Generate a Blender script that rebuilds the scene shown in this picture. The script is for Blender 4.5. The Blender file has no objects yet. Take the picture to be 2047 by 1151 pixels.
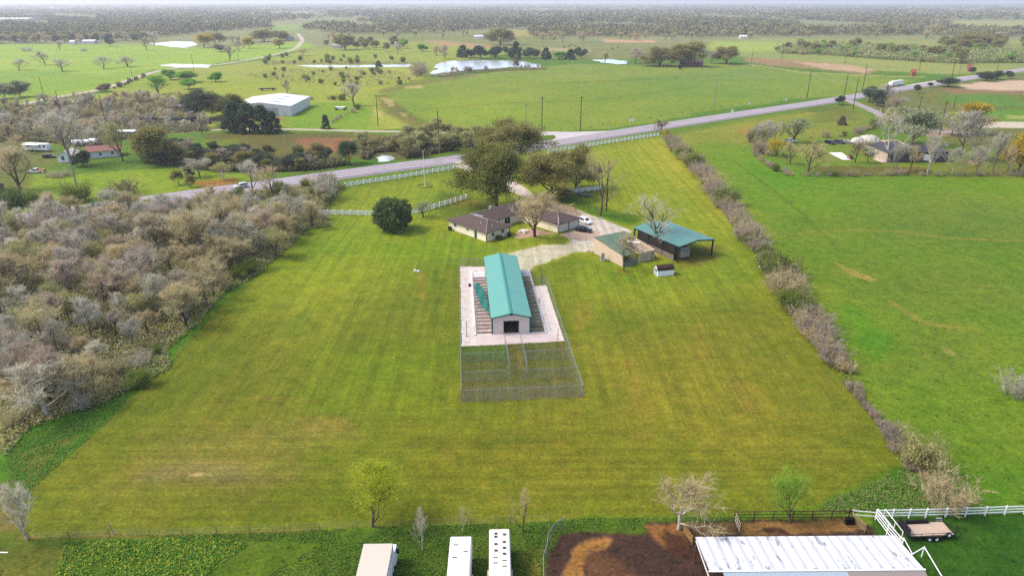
import bpy, math, random
import numpy as np
from mathutils import Vector, Matrix
R = math.radians
rnd = random.Random(7)

# ------------------------------------------------------------------ camera, sky, sun, exposure
SC = bpy.context.scene
COL = SC.collection
FPX, CAMZ = 1365.0, 60.0                      # focal length in photo pixels (2047 wide), flying height in m
PITCH = math.atan(572.5 / FPX)
cam = bpy.data.cameras.new('camera'); co = bpy.data.objects.new('camera', cam); COL.objects.link(co)
co.location = (0, 0, CAMZ); co.rotation_euler = (math.pi/2 - PITCH, 0, 0)
cam.sensor_width = 36; cam.lens = 36 * FPX / 2047; cam.clip_end = 120000; cam.clip_start = 1
SC.camera = co
SUN_EL, SUN_DIR = R(50), Vector((0.99, -0.06, 0)).normalized()   # horizontal direction the light travels
w = bpy.data.worlds.new('World'); SC.world = w; w.use_nodes = True
nt = w.node_tree; bg = nt.nodes['Background']
sky = nt.nodes.new('ShaderNodeTexSky'); sky.sky_type = 'NISHITA'; sky.sun_disc = False
sky.sun_elevation = SUN_EL; sky.sun_rotation = math.atan2(-SUN_DIR.x, -SUN_DIR.y)
sky.air_density = 1.0; sky.dust_density = 4.0; sky.ozone_density = 1.0; sky.altitude = 50
nt.links.new(sky.outputs[0], bg.inputs[0]); bg.inputs[1].default_value = 0.15
sl = bpy.data.lights.new('sun', 'SUN'); sl.energy = 1.15; sl.angle = R(10); sl.color = (1, .95, .87)
so = bpy.data.objects.new('sun', sl); COL.objects.link(so)
sd = Vector((SUN_DIR.x*math.cos(SUN_EL), SUN_DIR.y*math.cos(SUN_EL), -math.sin(SUN_EL)))
so.rotation_euler = sd.to_track_quat('-Z', 'Y').to_euler()
SC.view_settings.view_transform = 'Standard'; SC.view_settings.look = 'None'
SC.view_settings.exposure = 1.2; SC.view_settings.gamma = 1
SC.cycles.max_bounces = 7; SC.cycles.diffuse_bounces = 4; SC.cycles.glossy_bounces = 2
SC.cycles.transmission_bounces = 4; SC.cycles.transparent_max_bounces = 12; SC.cycles.volume_bounces = 0
SC.cycles.use_denoising = False; SC.cycles.use_light_tree = False; SC.cycles.sample_clamp_indirect = 4; SC.cycles.use_adaptive_sampling = False

# ------------------------------------------------------------------ photo pixel -> place on the flat ground
ST, CT = math.sin(PITCH), math.cos(PITCH)
def G(px, py, z=0.0):
    u = (px - 1023.5)/FPX; t = (py - 575.5)/FPX
    k = (CAMZ - z)/(ST + t*CT)
    return Vector((u*k, (CT - t*ST)*k, z))
def ZAT(px, py, ptop):                        # height of an upright thing based at (px,py) reaching up to row ptop
    g = G(px, py); t = (ptop - 575.5)/FPX
    return CAMZ - g.y/(CT - t*ST)*(ST + t*CT)
def PXM(py):                                  # pixels per metre across, at a ground row
    t = (py - 575.5)/FPX
    return FPX*(ST + t*CT)/CAMZ

# ------------------------------------------------------------------ colours and materials
def lin(c):
    c = c/255.0
    return c/12.92 if c <= .04045 else ((c+.055)/1.055)**2.4
ALB = 0.55
HAZE = 1.4e-4
def A(r, g, b, k=1.0): return (lin(r)*ALB*k, lin(g)*ALB*k, lin(b)*ALB*k, 1)
def newmat(name):
    m = bpy.data.materials.new(name); m.use_nodes = True
    n = m.node_tree.nodes; b = n['Principled BSDF']; b.inputs['Specular IOR Level'].default_value = .25
    return m, m.node_tree, b
def node(t, typ, **kw):
    n = t.nodes.new(typ)
    for k, v in kw.items():
        if hasattr(n, k): setattr(n, k, v)
        else: n.inputs[k.replace('_', ' ')].default_value = v
    return n
def mixc(t, f, a, b, mode='MIX'):
    n = t.nodes.new('ShaderNodeMix'); n.data_type = 'RGBA'; n.blend_type = mode
    for s, v in ((0, f), (6, a), (7, b)):
        if hasattr(v, 'links') or hasattr(v, 'is_linked'): t.links.new(v, n.inputs[s])
        else: n.inputs[s].default_value = v
    return n.outputs[2]
def ramp(t, src, pts):
    r = t.nodes.new('ShaderNodeValToRGB'); e = r.color_ramp.elements
    e[0].position, e[0].color = pts[0][0], (pts[0][1],)*3+(1,)
    e[1].position, e[1].color = pts[-1][0], (pts[-1][1],)*3+(1,)
    for p, v in pts[1:-1]:
        q = e.new(p); q.color = (v, v, v, 1)
    t.links.new(src, r.inputs[0]); return r.outputs[0]
def noise(t, scale, detail=4, rough=.6, vec=None, dist=0.0):
    n = t.nodes.new('ShaderNodeTexNoise'); n.inputs['Scale'].default_value = scale
    n.inputs['Detail'].default_value = detail; n.inputs['Roughness'].default_value = rough
    n.inputs['Distortion'].default_value = dist
    if vec is not None: t.links.new(vec, n.inputs['Vector'])
    return n.outputs[0]
def objvec(t, scale=None, rot=None):
    tc = t.nodes.new('ShaderNodeTexCoord'); out = tc.outputs['Object']
    if scale or rot:
        mp = t.nodes.new('ShaderNodeMapping'); t.links.new(out, mp.inputs[0])
        if scale: mp.inputs['Scale'].default_value = scale
        if rot: mp.inputs['Rotation'].default_value = rot
        out = mp.outputs[0]
    return out
MATS = {}
def mat(name, col, rough=.8, metal=0.0, var=.15, nscale=1.5, ribs=None, ribscale=3.0, ribstr=.25, dirt=None, dirtamt=.5, bump=0.0, stretch=None):
    """painted / built surface: base colour, mottling, optional ribs (x, y or z), optional stains of colour dirt"""
    if name in MATS: return MATS[name]
    m, t, b = newmat(name)
    v = objvec(t, stretch)
    nz = noise(t, nscale, 5, .65, v)
    c = mixc(t, ramp(t, nz, [(.3, 0), (.7, 1)]), tuple(x*(1-var) for x in col[:3])+(1,), tuple(min(1, x*(1+var)) for x in col[:3])+(1,))
    if dirt:
        d = noise(t, nscale*.6, 6, .7, v)
        c = mixc(t, ramp(t, d, [(.5, 0), (.5+.25*(1.1-dirtamt), dirtamt)]), c, dirt)
    hgt = None
    if ribs:
        tc = t.nodes.new('ShaderNodeTexWave'); tc.wave_type = 'BANDS'; tc.bands_direction = ribs.upper()
        tc.inputs['Scale'].default_value = ribscale; tc.inputs['Distortion'].default_value = 0
        tc.wave_profile = 'SIN'
        t.links.new(objvec(t), tc.inputs[0])
        rr = ramp(t, tc.outputs['Fac'], [(.0, 1-ribstr), (.35, 1.0), (1, 1.0)])
        c = mixc(t, 1.0, c, rr, 'MULTIPLY'); hgt = tc.outputs['Fac']
    t.links.new(c, b.inputs['Base Color'])
    b.inputs['Roughness'].default_value = rough; b.inputs['Metallic'].default_value = metal
    if hgt is not None or bump:
        bp = t.nodes.new('ShaderNodeBump'); bp.inputs['Strength'].default_value = .5 if hgt is not None else bump
        bp.inputs['Distance'].default_value = .03
        t.links.new(hgt if hgt is not None else nz, bp.inputs['Height']); t.links.new(bp.outputs[0], b.inputs['Normal'])
    MATS[name] = m; return m
def leafmat(name, dark=.35, nscale=.5, trans=.25, rough=.7):
    """foliage / twigs: colour comes from the object, broken by per-clump noise"""
    if name in MATS: return MATS[name]
    m, t, b = newmat(name)
    oi = t.nodes.new('ShaderNodeObjectInfo')
    n1 = noise(t, nscale, 3, .6, objvec(t)); n2 = noise(t, 9.0, 2, .5, objvec(t))
    f = ramp(t, n1, [(.32, 1-dark), (.66, 1+dark*.5)])
    f2 = ramp(t, n2, [(.3, .75), (.7, 1.2)])
    c = mixc(t, 1.0, oi.outputs['Color'], f, 'MULTIPLY'); c = mixc(t, 1.0, c, f2, 'MULTIPLY')
    t.links.new(c, b.inputs['Base Color']); b.inputs['Roughness'].default_value = rough
    b.inputs['Specular IOR Level'].default_value = .15
    if trans:
        tr = t.nodes.new('ShaderNodeBsdfTranslucent'); t.links.new(c, tr.inputs[0])
        ms = t.nodes.new('ShaderNodeMixShader'); ms.inputs[0].default_value = trans
        t.links.new(b.outputs[0], ms.inputs[1]); t.links.new(tr.outputs[0], ms.inputs[2])
        t.links.new(ms.outputs[0], t.nodes['Material Output'].inputs[0])
    MATS[name] = m; return m

# ------------------------------------------------------------------ mesh helpers
class MB:
    def __init__(s): s.v = []; s.f = []
    def add(s, vs, fs):
        o = len(s.v); s.v += [tuple(x) for x in vs]; s.f += [tuple(i+o for i in f) for f in fs]; return s
    def box(s, x0, x1, y0, y1, z0, z1):
        return s.add([(x0,y0,z0),(x1,y0,z0),(x1,y1,z0),(x0,y1,z0),(x0,y0,z1),(x1,y0,z1),(x1,y1,z1),(x0,y1,z1)],
                     [(3,2,1,0),(4,5,6,7),(0,1,5,4),(1,2,6,5),(2,3,7,6),(3,0,4,7)])
    def tube(s, p, q, r0, r1=None, n=6, cap=True):
        r1 = r0 if r1 is None else r1
        p = Vector(p); q = Vector(q); d = (q-p)
        if d.length < 1e-6: return s
        d.normalize(); a = d.orthogonal().normalized(); b = d.cross(a)
        vs = []
        for c, r in ((p, r0), (q, r1)):
            for i in range(n):
                an = 2*math.pi*i/n; vs.append(c + (a*math.cos(an)+b*math.sin(an))*r)
        fs = [(i, (i+1) % n, n+(i+1) % n, n+i) for i in range(n)]
        if cap: fs += [tuple(range(n-1, -1, -1)), tuple(range(n, 2*n))]
        return s.add(vs, fs)
    def slab(s, pts, t):                       # polygon in space thickened downwards
        n = len(pts); P = [Vector(p) for p in pts]
        return s.add(P + [p - Vector((0, 0, t)) for p in P],
                     [tuple(range(n)), tuple(range(2*n-1, n-1, -1))] + [(i, i+n, (i+1) % n+n, (i+1) % n) for i in range(n)])
    def prism(s, prof, y0, y1):                # (x,z) outline drawn along y
        n = len(prof)
        return s.add([(x, y0, z) for x, z in prof] + [(x, y1, z) for x, z in prof],
                     [tuple(range(n)), tuple(range(2*n-1, n-1, -1))] + [(i, i+n, (i+1) % n+n, (i+1) % n) for i in range(n)])
    def prismx(s, prof, x0, x1):               # (y,z) outline drawn along x
        n = len(prof)
        return s.add([(x0, y, z) for y, z in prof] + [(x1, y, z) for y, z in prof],
                     [tuple(range(n-1, -1, -1)), tuple(range(n, 2*n))] + [((i+1) % n, (i+1) % n+n, i+n, i) for i in range(n)])
    def build(s, name, m, parent=None, smooth=False):
        me = bpy.data.meshes.new(name); me.from_pydata(s.v, [], s.f); me.update()
        if m: me.materials.append(m)
        if smooth: me.polygons.foreach_set('use_smooth', [True]*len(me.polygons))
        o = bpy.data.objects.new(name, me); COL.objects.link(o)
        if parent: o.parent = parent
        return o
def tag(o, label=None, cat=None, group=None, kind=None):
    if label: o['label'] = label
    if cat: o['category'] = cat
    if group: o['group'] = group
    if kind: o['kind'] = kind
    return o
def thing(name, label, cat, loc=(0, 0, 0), rot=0.0, group=None):
    o = bpy.data.objects.new(name, None); COL.objects.link(o); o.empty_display_size = .5
    o.location = loc; o.rotation_euler = (0, 0, rot); return tag(o, label, cat, group)
def copy_tree(o, parent=None):
    c = o.copy(); COL.objects.link(c); c.parent = parent
    for ch in list(o.children): copy_tree(ch, c)
    return c
def fromnp(name, V, F, m, parent=None):        # V (n,3) float, F (k,3|4) int
    me = bpy.data.meshes.new(name)
    V = np.ascontiguousarray(V, dtype=np.float32); F = np.ascontiguousarray(F, dtype=np.int32); k = F.shape[1]
    me.vertices.add(len(V)); me.vertices.foreach_set('co', V.ravel())
    me.loops.add(F.size); me.loops.foreach_set('vertex_index', F.ravel())
    me.polygons.add(len(F)); me.polygons.foreach_set('loop_start', np.arange(0, F.size, k, dtype=np.int32))
    try: me.polygons.foreach_set('loop_total', np.full(len(F), k, dtype=np.int32))
    except Exception: pass
    me.update(calc_edges=True); me.validate()
    if m: me.materials.append(m)
    o = bpy.data.objects.new(name, me); COL.objects.link(o)
    if parent: o.parent = parent
    return o

# ------------------------------------------------------------------ numpy noise and polygons
def hash2(ix, iy, s):
    n = (ix.astype(np.int64)*374761393 + iy.astype(np.int64)*668265263 + s*982451653) & 0xffffffff
    n = ((n ^ (n >> 13))*1274126177) & 0xffffffff
    return ((n ^ (n >> 16)) & 0xffff)/65535.0
def vnoise(x, y, s=0):
    ix = np.floor(x); iy = np.floor(y); fx = x-ix; fy = y-iy; fx = fx*fx*(3-2*fx); fy = fy*fy*(3-2*fy)
    a = hash2(ix, iy, s); b = hash2(ix+1, iy, s); c = hash2(ix, iy+1, s); d = hash2(ix+1, iy+1, s)
    return (a*(1-fx)+b*fx)*(1-fy)+(c*(1-fx)+d*fx)*fy
def fbm(x, y, s=0, o=4):
    v = 0; a = .5
    for i in range(o): v = v+a*vnoise(x*2**i, y*2**i, s+i*17); a *= .5
    return v/(1-.5**o)
def sdist(P, X, Y):                            # signed distance (inside positive) to polygon P [(x,y)..]
    n = len(P); d2 = np.full(X.shape, 1e18); ins = np.zeros(X.shape, bool)
    for i in range(n):
        x0, y0 = P[i]; x1, y1 = P[(i+1) % n]; dx = x1-x0; dy = y1-y0; L = dx*dx+dy*dy+1e-12
        t = np.clip(((X-x0)*dx+(Y-y0)*dy)/L, 0, 1)
        d2 = np.minimum(d2, (X-x0-t*dx)**2+(Y-y0-t*dy)**2)
        if y0 != y1:
            c = ((y0 > Y) != (y1 > Y)) & (X < (x1-x0)*(Y-y0)/(y1-y0)+x0); ins ^= c
    d = np.sqrt(d2); return np.where(ins, d, -d)
def gp(pts): return [tuple(G(x, y)[:2]) for x, y in pts]
def inpoly(pt, P):
    x, y = pt; ins = False
    for i in range(len(P)):
        x0, y0 = P[i]; x1, y1 = P[(i+1) % len(P)]
        if (y0 > y) != (y1 > y) and x < (x1-x0)*(y-y0)/(y1-y0)+x0: ins = not ins
    return ins
# ------------------------------------------------------------------ ground: one sheet to the horizon, ground colours per place, with oak shade painted into the lawn
THICKET = [(-260, 470), (-60, 452), (0, 450), (110, 440), (150, 436), (300, 412), (400, 401), (520, 388), (600, 374), (672, 362), (686, 372), (655, 402), (640, 425), (663, 453),
           (612, 460), (598, 479), (560, 510), (541, 527), (526, 544), (484, 569), (447, 588), (396, 650), (334, 699), (342, 737), (281, 770),
           (208, 808), (146, 828), (62, 856), (22, 900), (0, 925), (-250, 930)]
MOWN = [(75, 965), (208, 849), (392, 668), (440, 615), (520, 545), (590, 480), (640, 452), (645, 420), (690, 374), (915, 337), (1090, 303), (1320, 271), (1333, 280),
        (1345, 300), (1400, 352), (1470, 440), (1530, 530), (1600, 640), (1690, 758), (1760, 860), (1800, 930), (1785, 965), (1650, 1002), (1480, 1030), (1300, 1032),
        (1180, 1033), (1100, 1042), (640, 1058), (500, 1066), (80, 1072), (30, 1040), (60, 990)]
LAYERS = [
 # far country, bottom layer upwards: polygon in photo pixels, rgb, soft edge m, ragged m, strength
 ([(-900, 8), (3000, 8), (3000, 100), (-900, 100)], (150, 156, 104), 60, 80, 1),
 ([(-700, 90), (0, 89), (300, 90), (420, 96), (600, 84), (640, 92), (520, 116), (430, 128), (310, 140), (210, 180), (45, 208), (-700, 270)], (158, 194, 66), 4, 6, 1),
 ([(-300, 150), (60, 140), (200, 150), (300, 140), (200, 175), (0, 205), (-300, 220)], (136, 176, 58), 20, 12, .8),
 ([(45, 216), (210, 184), (310, 144), (440, 132), (520, 120), (640, 95), (760, 80), (1060, 100), (900, 125), (860, 150), (760, 185), (800, 215), (850, 255), (700, 262), (400, 262), (200, 280), (0, 300), (-300, 300)], (160, 178, 72), 4, 6, 1),
 ([(560, 120), (840, 140), (840, 160), (760, 178), (700, 170), (600, 150), (480, 150)], (178, 184, 80), 15, 12, .6),
 ([(640, 60), (1000, 68), (1110, 75), (1060, 100), (760, 78)], (138, 150, 80), 15, 12, .8),
 ([(850, 80), (930, 86), (1010, 92), (960, 98), (880, 92)], (196, 160, 116), 8, 8, .8),
 ([(1000, 60), (1060, 62), (1065, 74), (1010, 72)], (186, 176, 96), 10, 8, .9),
 ([(1040, 84), (1420, 85), (1400, 112), (1260, 118), (1100, 120), (1040, 108)], (140, 148, 88), 10, 8, .9),
 ([(1080, 96), (1180, 98), (1180, 104), (1090, 102)], (196, 170, 130), 5, 4, .8),
 ([(1205, 79), (1310, 81), (1310, 85), (1210, 85)], (222, 176, 136), 6, 4, .9),
 ([(1420, 80), (1600, 77), (1780, 80), (2300, 80), (2300, 140), (1900, 150), (1720, 140), (1560, 122), (1420, 108)], (158, 172, 92), 8, 8, 1),
 ([(1420, 84), (1700, 86), (1700, 92), (1560, 104), (1420, 104)], (170, 196, 84), 14, 10, .9),
 ([(1890, 42), (2060, 42), (2060, 62), (1900, 60)], (180, 186, 120), 30, 20, .9),
 ([(540, 50), (620, 50), (600, 60), (560, 66), (530, 60)], (150, 186, 90), 30, 10, .9),
 # the big field and the strip round it
 ([(758, 188), (830, 172), (1000, 142), (1150, 128), (1250, 130), (1470, 127), (1560, 142), (1770, 156), (1840, 160), (1720, 190), (1610, 197), (1420, 222), (1300, 246), (1200, 258), (1090, 268), (1000, 270), (860, 250), (800, 215)], (138, 163, 62), 3, 4, 1),
 ([(1300, 150), (1500, 140), (1600, 160), (1500, 200), (1300, 190)], (122, 158, 74), 30, 20, .6),
 ([(830, 200), (1000, 190), (1060, 250), (900, 240)], (148, 176, 50), 20, 14, .6),
 ([(752, 180), (850, 160), (950, 148), (960, 152), (850, 168), (765, 190)], (140, 138, 84), 3, 3, .8),
 ([(752, 192), (768, 190), (800, 212), (850, 250), (830, 255), (770, 225)], (120, 116, 66), 3, 3, .8),
 ([(745, 215), (765, 222), (765, 238), (750, 232)], (206, 190, 140), 1.5, 2, .8),
 ([(760, 195), (785, 198), (790, 212), (778, 214)], (206, 190, 140), 1.5, 2, .7),
 ([(808, 174), (845, 170), (845, 176), (812, 178)], (206, 186, 140), 1.5, 2, .8),
 ([(800, 225), (815, 228), (812, 236), (802, 232)], (206, 186, 140), 1.5, 2, .7),
 ([(1486, 116), (1560, 118), (1700, 130), (1755, 142), (1740, 150), (1640, 140), (1540, 132), (1490, 124)], (170, 140, 100), 4, 5, .9),
 ([(1590, 124), (1700, 130), (1750, 140), (1730, 146), (1640, 138)], (216, 184, 146), 3, 4, .8),
 ([(1480, 128), (1500, 128), (1600, 143), (1780, 152), (1850, 153), (1850, 155), (1780, 155), (1600, 147)], (170, 176, 100), 1, 1, .9),
 # north side of the highway, left
 ([(-120, 226), (60, 212), (190, 204), (300, 198), (376, 202), (390, 232), (424, 262), (300, 270), (215, 288), (182, 300), (60, 284), (-120, 290)], (128, 126, 84), 3, 5, .9),
 ([(-300, 285), (0, 290), (60, 330), (130, 350), (330, 335), (470, 348), (560, 340), (470, 370), (330, 395), (110, 425), (-300, 450)], (140, 170, 46), 2, 3, 1),
 ([(268, 296), (330, 286), (420, 300), (560, 320), (660, 316), (720, 330), (600, 346), (440, 346), (360, 334), (290, 330)], (104, 108, 62), 2, 3, .85),
 ([(715, 296), (800, 272), (900, 266), (965, 268), (960, 298), (900, 304), (812, 320), (722, 320)], (112, 108, 66), 1.5, 3, .9),
 ([(-300, 280), (0, 280), (110, 300), (110, 330), (60, 340), (60, 380), (0, 400), (-300, 420)], (116, 124, 66), 3, 4, .9),
 ([(375, 364), (470, 356), (480, 366), (410, 376)], (178, 122, 72), 1, 1, .85),
 ([(400, 268), (700, 266), (790, 272), (760, 300), (700, 320), (560, 318), (430, 300)], (116, 112, 58), 3, 4, 1),
 ([(590, 276), (730, 275), (690, 300), (650, 308), (600, 296)], (168, 112, 76), 3, 3, .85),
 ([(400, 278), (480, 278), (470, 300), (410, 300)], (122, 150, 44), 4, 4, .7),
 ([(380, 232), (470, 238), (600, 234), (560, 244), (380, 244)], (168, 130, 100), 1.5, 2, .9),
 ([(560, 243), (620, 205), (720, 205), (745, 225), (740, 262), (600, 262)], (136, 172, 48), 2, 3, 1),
 ([(430, 245), (560, 248), (590, 268), (430, 266)], (102, 120, 50), 2, 3, .8),
 # right of the highway
 ([(1330, 275), (1450, 245), (1700, 205), (2300, 110), (2300, 1300), (1500, 1300), (1600, 1010), (1800, 940), (1700, 760), (1530, 500)], (114, 146, 42), 2, 2, 1),
 ([(1350, 268), (1500, 240), (1600, 228), (1700, 215), (1750, 240), (1680, 275), (1500, 290), (1350, 290)], (146, 156, 66), 8, 6, .9),
 ([(1400, 262), (1560, 235), (1640, 222), (1640, 226), (1560, 241), (1400, 268)], (160, 162, 70), 1.5, 1, .7),
 ([(1490, 252), (1540, 262), (1500, 275), (1470, 266)], (170, 136, 72), 3, 3, .6),
 ([(1610, 215), (1700, 210), (1720, 240), (1640, 245)], (106, 120, 50), 4, 4, .6),
 ([(1720, 185), (1850, 172), (2300, 125), (2300, 350), (1900, 290), (1800, 250), (1740, 215)], (122, 128, 72), 4, 5, .95),
 ([(1880, 190), (1990, 180), (2080, 215), (2000, 215), (1900, 205)], (96, 150, 56), 8, 8, .8),
 ([(1920, 220), (2300, 215), (2300, 246), (1960, 244)], (104, 158, 54), 6, 6, .85),
 ([(1910, 172), (1960, 164), (2300, 150), (2300, 184), (2010, 183), (1940, 180)], (226, 196, 164), 3, 4, .95),
 ([(1870, 176), (1990, 180), (2300, 186), (2300, 192), (1900, 188)], (160, 120, 90), 3, 4, .7),
 ([(1946, 247), (1980, 243), (2300, 249), (2300, 258), (1960, 256)], (232, 214, 192), 1.5, 2, .95),
 ([(2010, 230), (2060, 232), (2060, 240), (2015, 238)], (220, 200, 160), 2, 2, .6),
 ([(1830, 258), (1890, 255), (1950, 268), (1860, 274), (1835, 268)], (176, 150, 132), 1.5, 2, .9),
 ([(1590, 275), (1740, 280), (1900, 300), (2300, 300), (2300, 348), (1900, 345), (1650, 340), (1580, 320)], (130, 154, 56), 3, 3, .9),
 ([(1880, 335), (2010, 300), (2300, 290), (2300, 350), (1890, 350)], (122, 128, 66), 4, 4, .8),
 ([(1930, 322), (1945, 316), (1965, 322), (1945, 332)], (176, 140, 120), 1, 1, .7),
 ([(1600, 336), (1700, 332), (1850, 334), (1870, 350), (1620, 352)], (120, 108, 62), 2, 2, .8),
 # neighbour pasture right: vivid green, brighter strip near the trees, tan specks lower down
 ([(1340, 290), (1480, 290), (1600, 355), (2300, 360), (2300, 430), (1600, 430), (1480, 420)], (118, 156, 34), 8, 5, .9),
 ([(1700, 390), (1900, 380), (2080, 410), (2080, 500), (1800, 480)], (116, 140, 58), 14, 8, .7),
 ([(1640, 530), (1900, 540), (2100, 560), (2100, 620), (1750, 600)], (112, 138, 50), 12, 7, .7),
 ([(1690, 690), (1900, 660), (1950, 740), (1780, 730)], (112, 136, 50), 8, 5, .7),
 ([(1700, 620), (1740, 640), (1800, 690), (1760, 720), (1700, 680)], (70, 150, 14), 5, 3, .6),
 ([(1450, 290), (1660, 350), (1560, 380), (1480, 340)], (108, 158, 22), 5, 3, .6),
 # thicket floor and the rank strip in front of it
 (THICKET, (120, 120, 72), 2, 4, 1),
 ([(-200, 880), (0, 905), (62, 850), (208, 800), (342, 690), (420, 600), (548, 512), (600, 470), (640, 452), (620, 480), (520, 548), (440, 618), (392, 668), (208, 849), (75, 965), (-100, 1100), (-300, 1100)], (78, 132, 30), .5, 1.0, 1),
 ([(35, 910), (110, 880), (150, 870), (120, 905), (75, 950), (40, 940)], (134, 128, 66), 1.0, 1.2, .75),
 ([(-200, 970), (40, 960), (75, 968), (60, 1060), (20, 1075), (-200, 1075)], (126, 112, 72), 1.5, 1.5, .8),
 ([(1552, 474), (1620, 462), (1700, 458), (1800, 461), (1900, 474), (2060, 482), (2060, 485), (1900, 478), (1800, 464), (1700, 461), (1620, 465)], (168, 150, 84), .3, .8, .6),
 ([(1460, 318), (1540, 372), (1600, 420), (1680, 500), (1676, 502), (1596, 424), (1536, 376)], (96, 120, 40), .5, .8, .5),
 ([(1660, 520), (1720, 545), (1760, 560), (1740, 565), (1700, 550)], (176, 160, 104), .4, 1.0, .7),
 ([(1780, 600), (1850, 640), (1940, 655), (1930, 660), (1840, 648), (1775, 606)], (160, 148, 90), .5, 1.2, .6),
 ([(1880, 690), (1912, 704), (1910, 712), (1885, 705)], (176, 160, 116), .3, .7, .7),
 ([(840, 218), (1000, 206), (1180, 200), (1400, 172), (1400, 174), (1180, 203), (1000, 209), (840, 221)], (120, 140, 56), .8, 1.5, .5),
 ([(1100, 165), (1250, 160), (1440, 150), (1440, 152), (1250, 163), (1100, 168)], (118, 134, 66), .8, 2, .5),
 # the mown lot: olive low down, fresher towards the house
 (MOWN, (113, 130, 34), .35, .25, 1),
 ([(640, 452), (645, 420), (690, 374), (915, 337), (1090, 303), (1320, 271), (1480, 440), (1560, 560), (1300, 600), (1100, 580), (1160, 520), (900, 520), (600, 640), (440, 620)], (146, 164, 44), 18, 7, 1),
 ([(560, 470), (700, 440), (900, 480), (1100, 500), (900, 520), (700, 500), (520, 540)], (124, 156, 34), 8, 4, .8),
 ([(1180, 520), (1340, 560), (1440, 500), (1500, 540), (1440, 590), (1200, 570)], (120, 146, 36), 6, 3, .7),
 ([(1120, 385), (1220, 420), (1290, 440), (1260, 450), (1180, 430), (1110, 400)], (84, 124, 22), 2, 1.5, .8),  # shade cast by the right-hand oaks, painted as darker grass
 ([(880, 380), (1000, 400), (1010, 425), (900, 440), (860, 410)], (96, 118, 30), 3, 2, .8),  # canopy shade under the huge oak, put into the lawn colour
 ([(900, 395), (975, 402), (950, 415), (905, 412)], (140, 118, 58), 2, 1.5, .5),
 ([(1330, 275), (1440, 400), (1480, 450), (1400, 400), (1330, 330), (1280, 300)], (182, 182, 70), 14, 5, .9),
 ([(80, 990), (260, 870), (500, 720), (620, 720), (560, 900), (600, 1040), (300, 1060), (90, 1060)], (116, 126, 38), 6, 3, .6),
 ([(1180, 700), (1500, 650), (1660, 800), (1600, 940), (1200, 960)], (140, 138, 48), 14, 7, .7),
 ([(850, 860), (1250, 850), (1250, 960), (850, 990)], (120, 124, 34), 8, 4, .7),
 ([(640, 700), (900, 700), (900, 840), (640, 830)], (116, 142, 26), 8, 4, .7),
 ([(300, 860), (560, 838), (690, 842), (700, 870), (600, 905), (620, 960), (500, 968), (250, 970), (250, 940)], (134, 134, 72), 4, 4, .6),
 ([(250, 935), (330, 930), (480, 940), (560, 955), (540, 972), (260, 970)], (136, 126, 88), 2.5, 3, .6),
 ([(376, 948), (400, 945), (424, 947), (424, 950), (400, 951), (378, 951)], (190, 174, 130), .25, .5, .7),
 ([(600, 842), (680, 838), (700, 856), (610, 862)], (148, 134, 80), 2, 2, .6),
 ([(1650, 1002), (1800, 935), (1850, 1000), (1830, 1018), (1660, 1022)], (60, 124, 20), 1, .8, .9),
 # along the back fence and behind it
 ([(-300, 1072), (80, 1074), (500, 1068), (640, 1060), (1100, 1046), (1180, 1036), (1480, 1032), (1480, 1300), (-300, 1300)], (82, 118, 32), .6, .8, 1),
 ([(-300, 1078), (60, 1080), (140, 1090), (150, 1200), (-300, 1200)], (108, 116, 52), 2, 1.5, .8),
 ([(380, 1100), (520, 1085), (640, 1080), (660, 1151), (600, 1200), (400, 1200)], (104, 128, 34), 6, 3, .6),
 ([(1030, 1110), (1100, 1070), (1100, 1200), (1040, 1200)], (124, 124, 62), 1, .8, .7),
 ([(30, 1070), (400, 1064), (640, 1056), (640, 1062), (400, 1071), (30, 1078)], (130, 116, 70), .4, .5, .7),
 ([(1740, 1028), (2300, 1020), (2300, 1400), (1780, 1400)], (60, 104, 30), .6, .5, 1),
 ([(1900, 940), (2300, 930), (2300, 1016), (1880, 1016)], (96, 140, 36), 3, 2, .9),
 ([(866, 540), (876, 540), (884, 690), (890, 800), (872, 800), (870, 690)], (92, 120, 26), .6, .5, .5),
 ([(836, 545), (852, 545), (848, 600), (838, 600)], (160, 140, 66), .8, 1.2, .45),
 ([(700, 985), (900, 1000), (1300, 985), (1300, 992), (900, 1008), (700, 992)], (104, 118, 34), .6, .6, .5),
 ([(500, 790), (640, 800), (640, 806), (500, 797)], (150, 136, 66), .5, .8, .5),
 ([(1250, 720), (1262, 720), (1300, 880), (1284, 880)], (150, 134, 56), 1, 1.2, .5), ([(1380, 640), (1400, 650), (1420, 720), (1396, 710)], (146, 134, 56), 1, 1.5, .5),
 ([(1140, 620), (1170, 600), (1190, 640), (1160, 660)], (150, 134, 58), 1, 1.5, .5), ([(1460, 760), (1520, 780), (1510, 830), (1460, 800)], (152, 136, 60), 1.5, 1.8, .5),
 ([(960, 880), (1060, 870), (1080, 890), (970, 900)], (92, 112, 28), 1, 1.5, .5), ([(560, 640), (620, 620), (640, 660), (570, 680)], (98, 128, 26), 1.5, 1.8, .5),
 # gravel and clay round the house
 ([(948, 326), (975, 330), (1020, 352), (1045, 372), (1075, 395), (1130, 408), (1175, 428), (1215, 442), (1265, 463), (1240, 474), (1188, 484), (1150, 470), (1140, 430), (1060, 400), (1010, 378), (985, 352), (930, 340), (905, 332)], (226, 210, 194), .5, .6, 1),
 ([(1060, 392), (1140, 408), (1165, 428), (1150, 436), (1080, 412)], (160, 130, 100), 1, 1, .7),
 ([(1150, 468), (1188, 482), (1200, 497), (1170, 503), (1120, 512), (1085, 524), (1060, 535), (1046, 548), (1030, 540), (1008, 518), (1012, 505), (1070, 494), (1120, 488), (1140, 480)], (228, 218, 202), .7, 1.8, .95),
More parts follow.
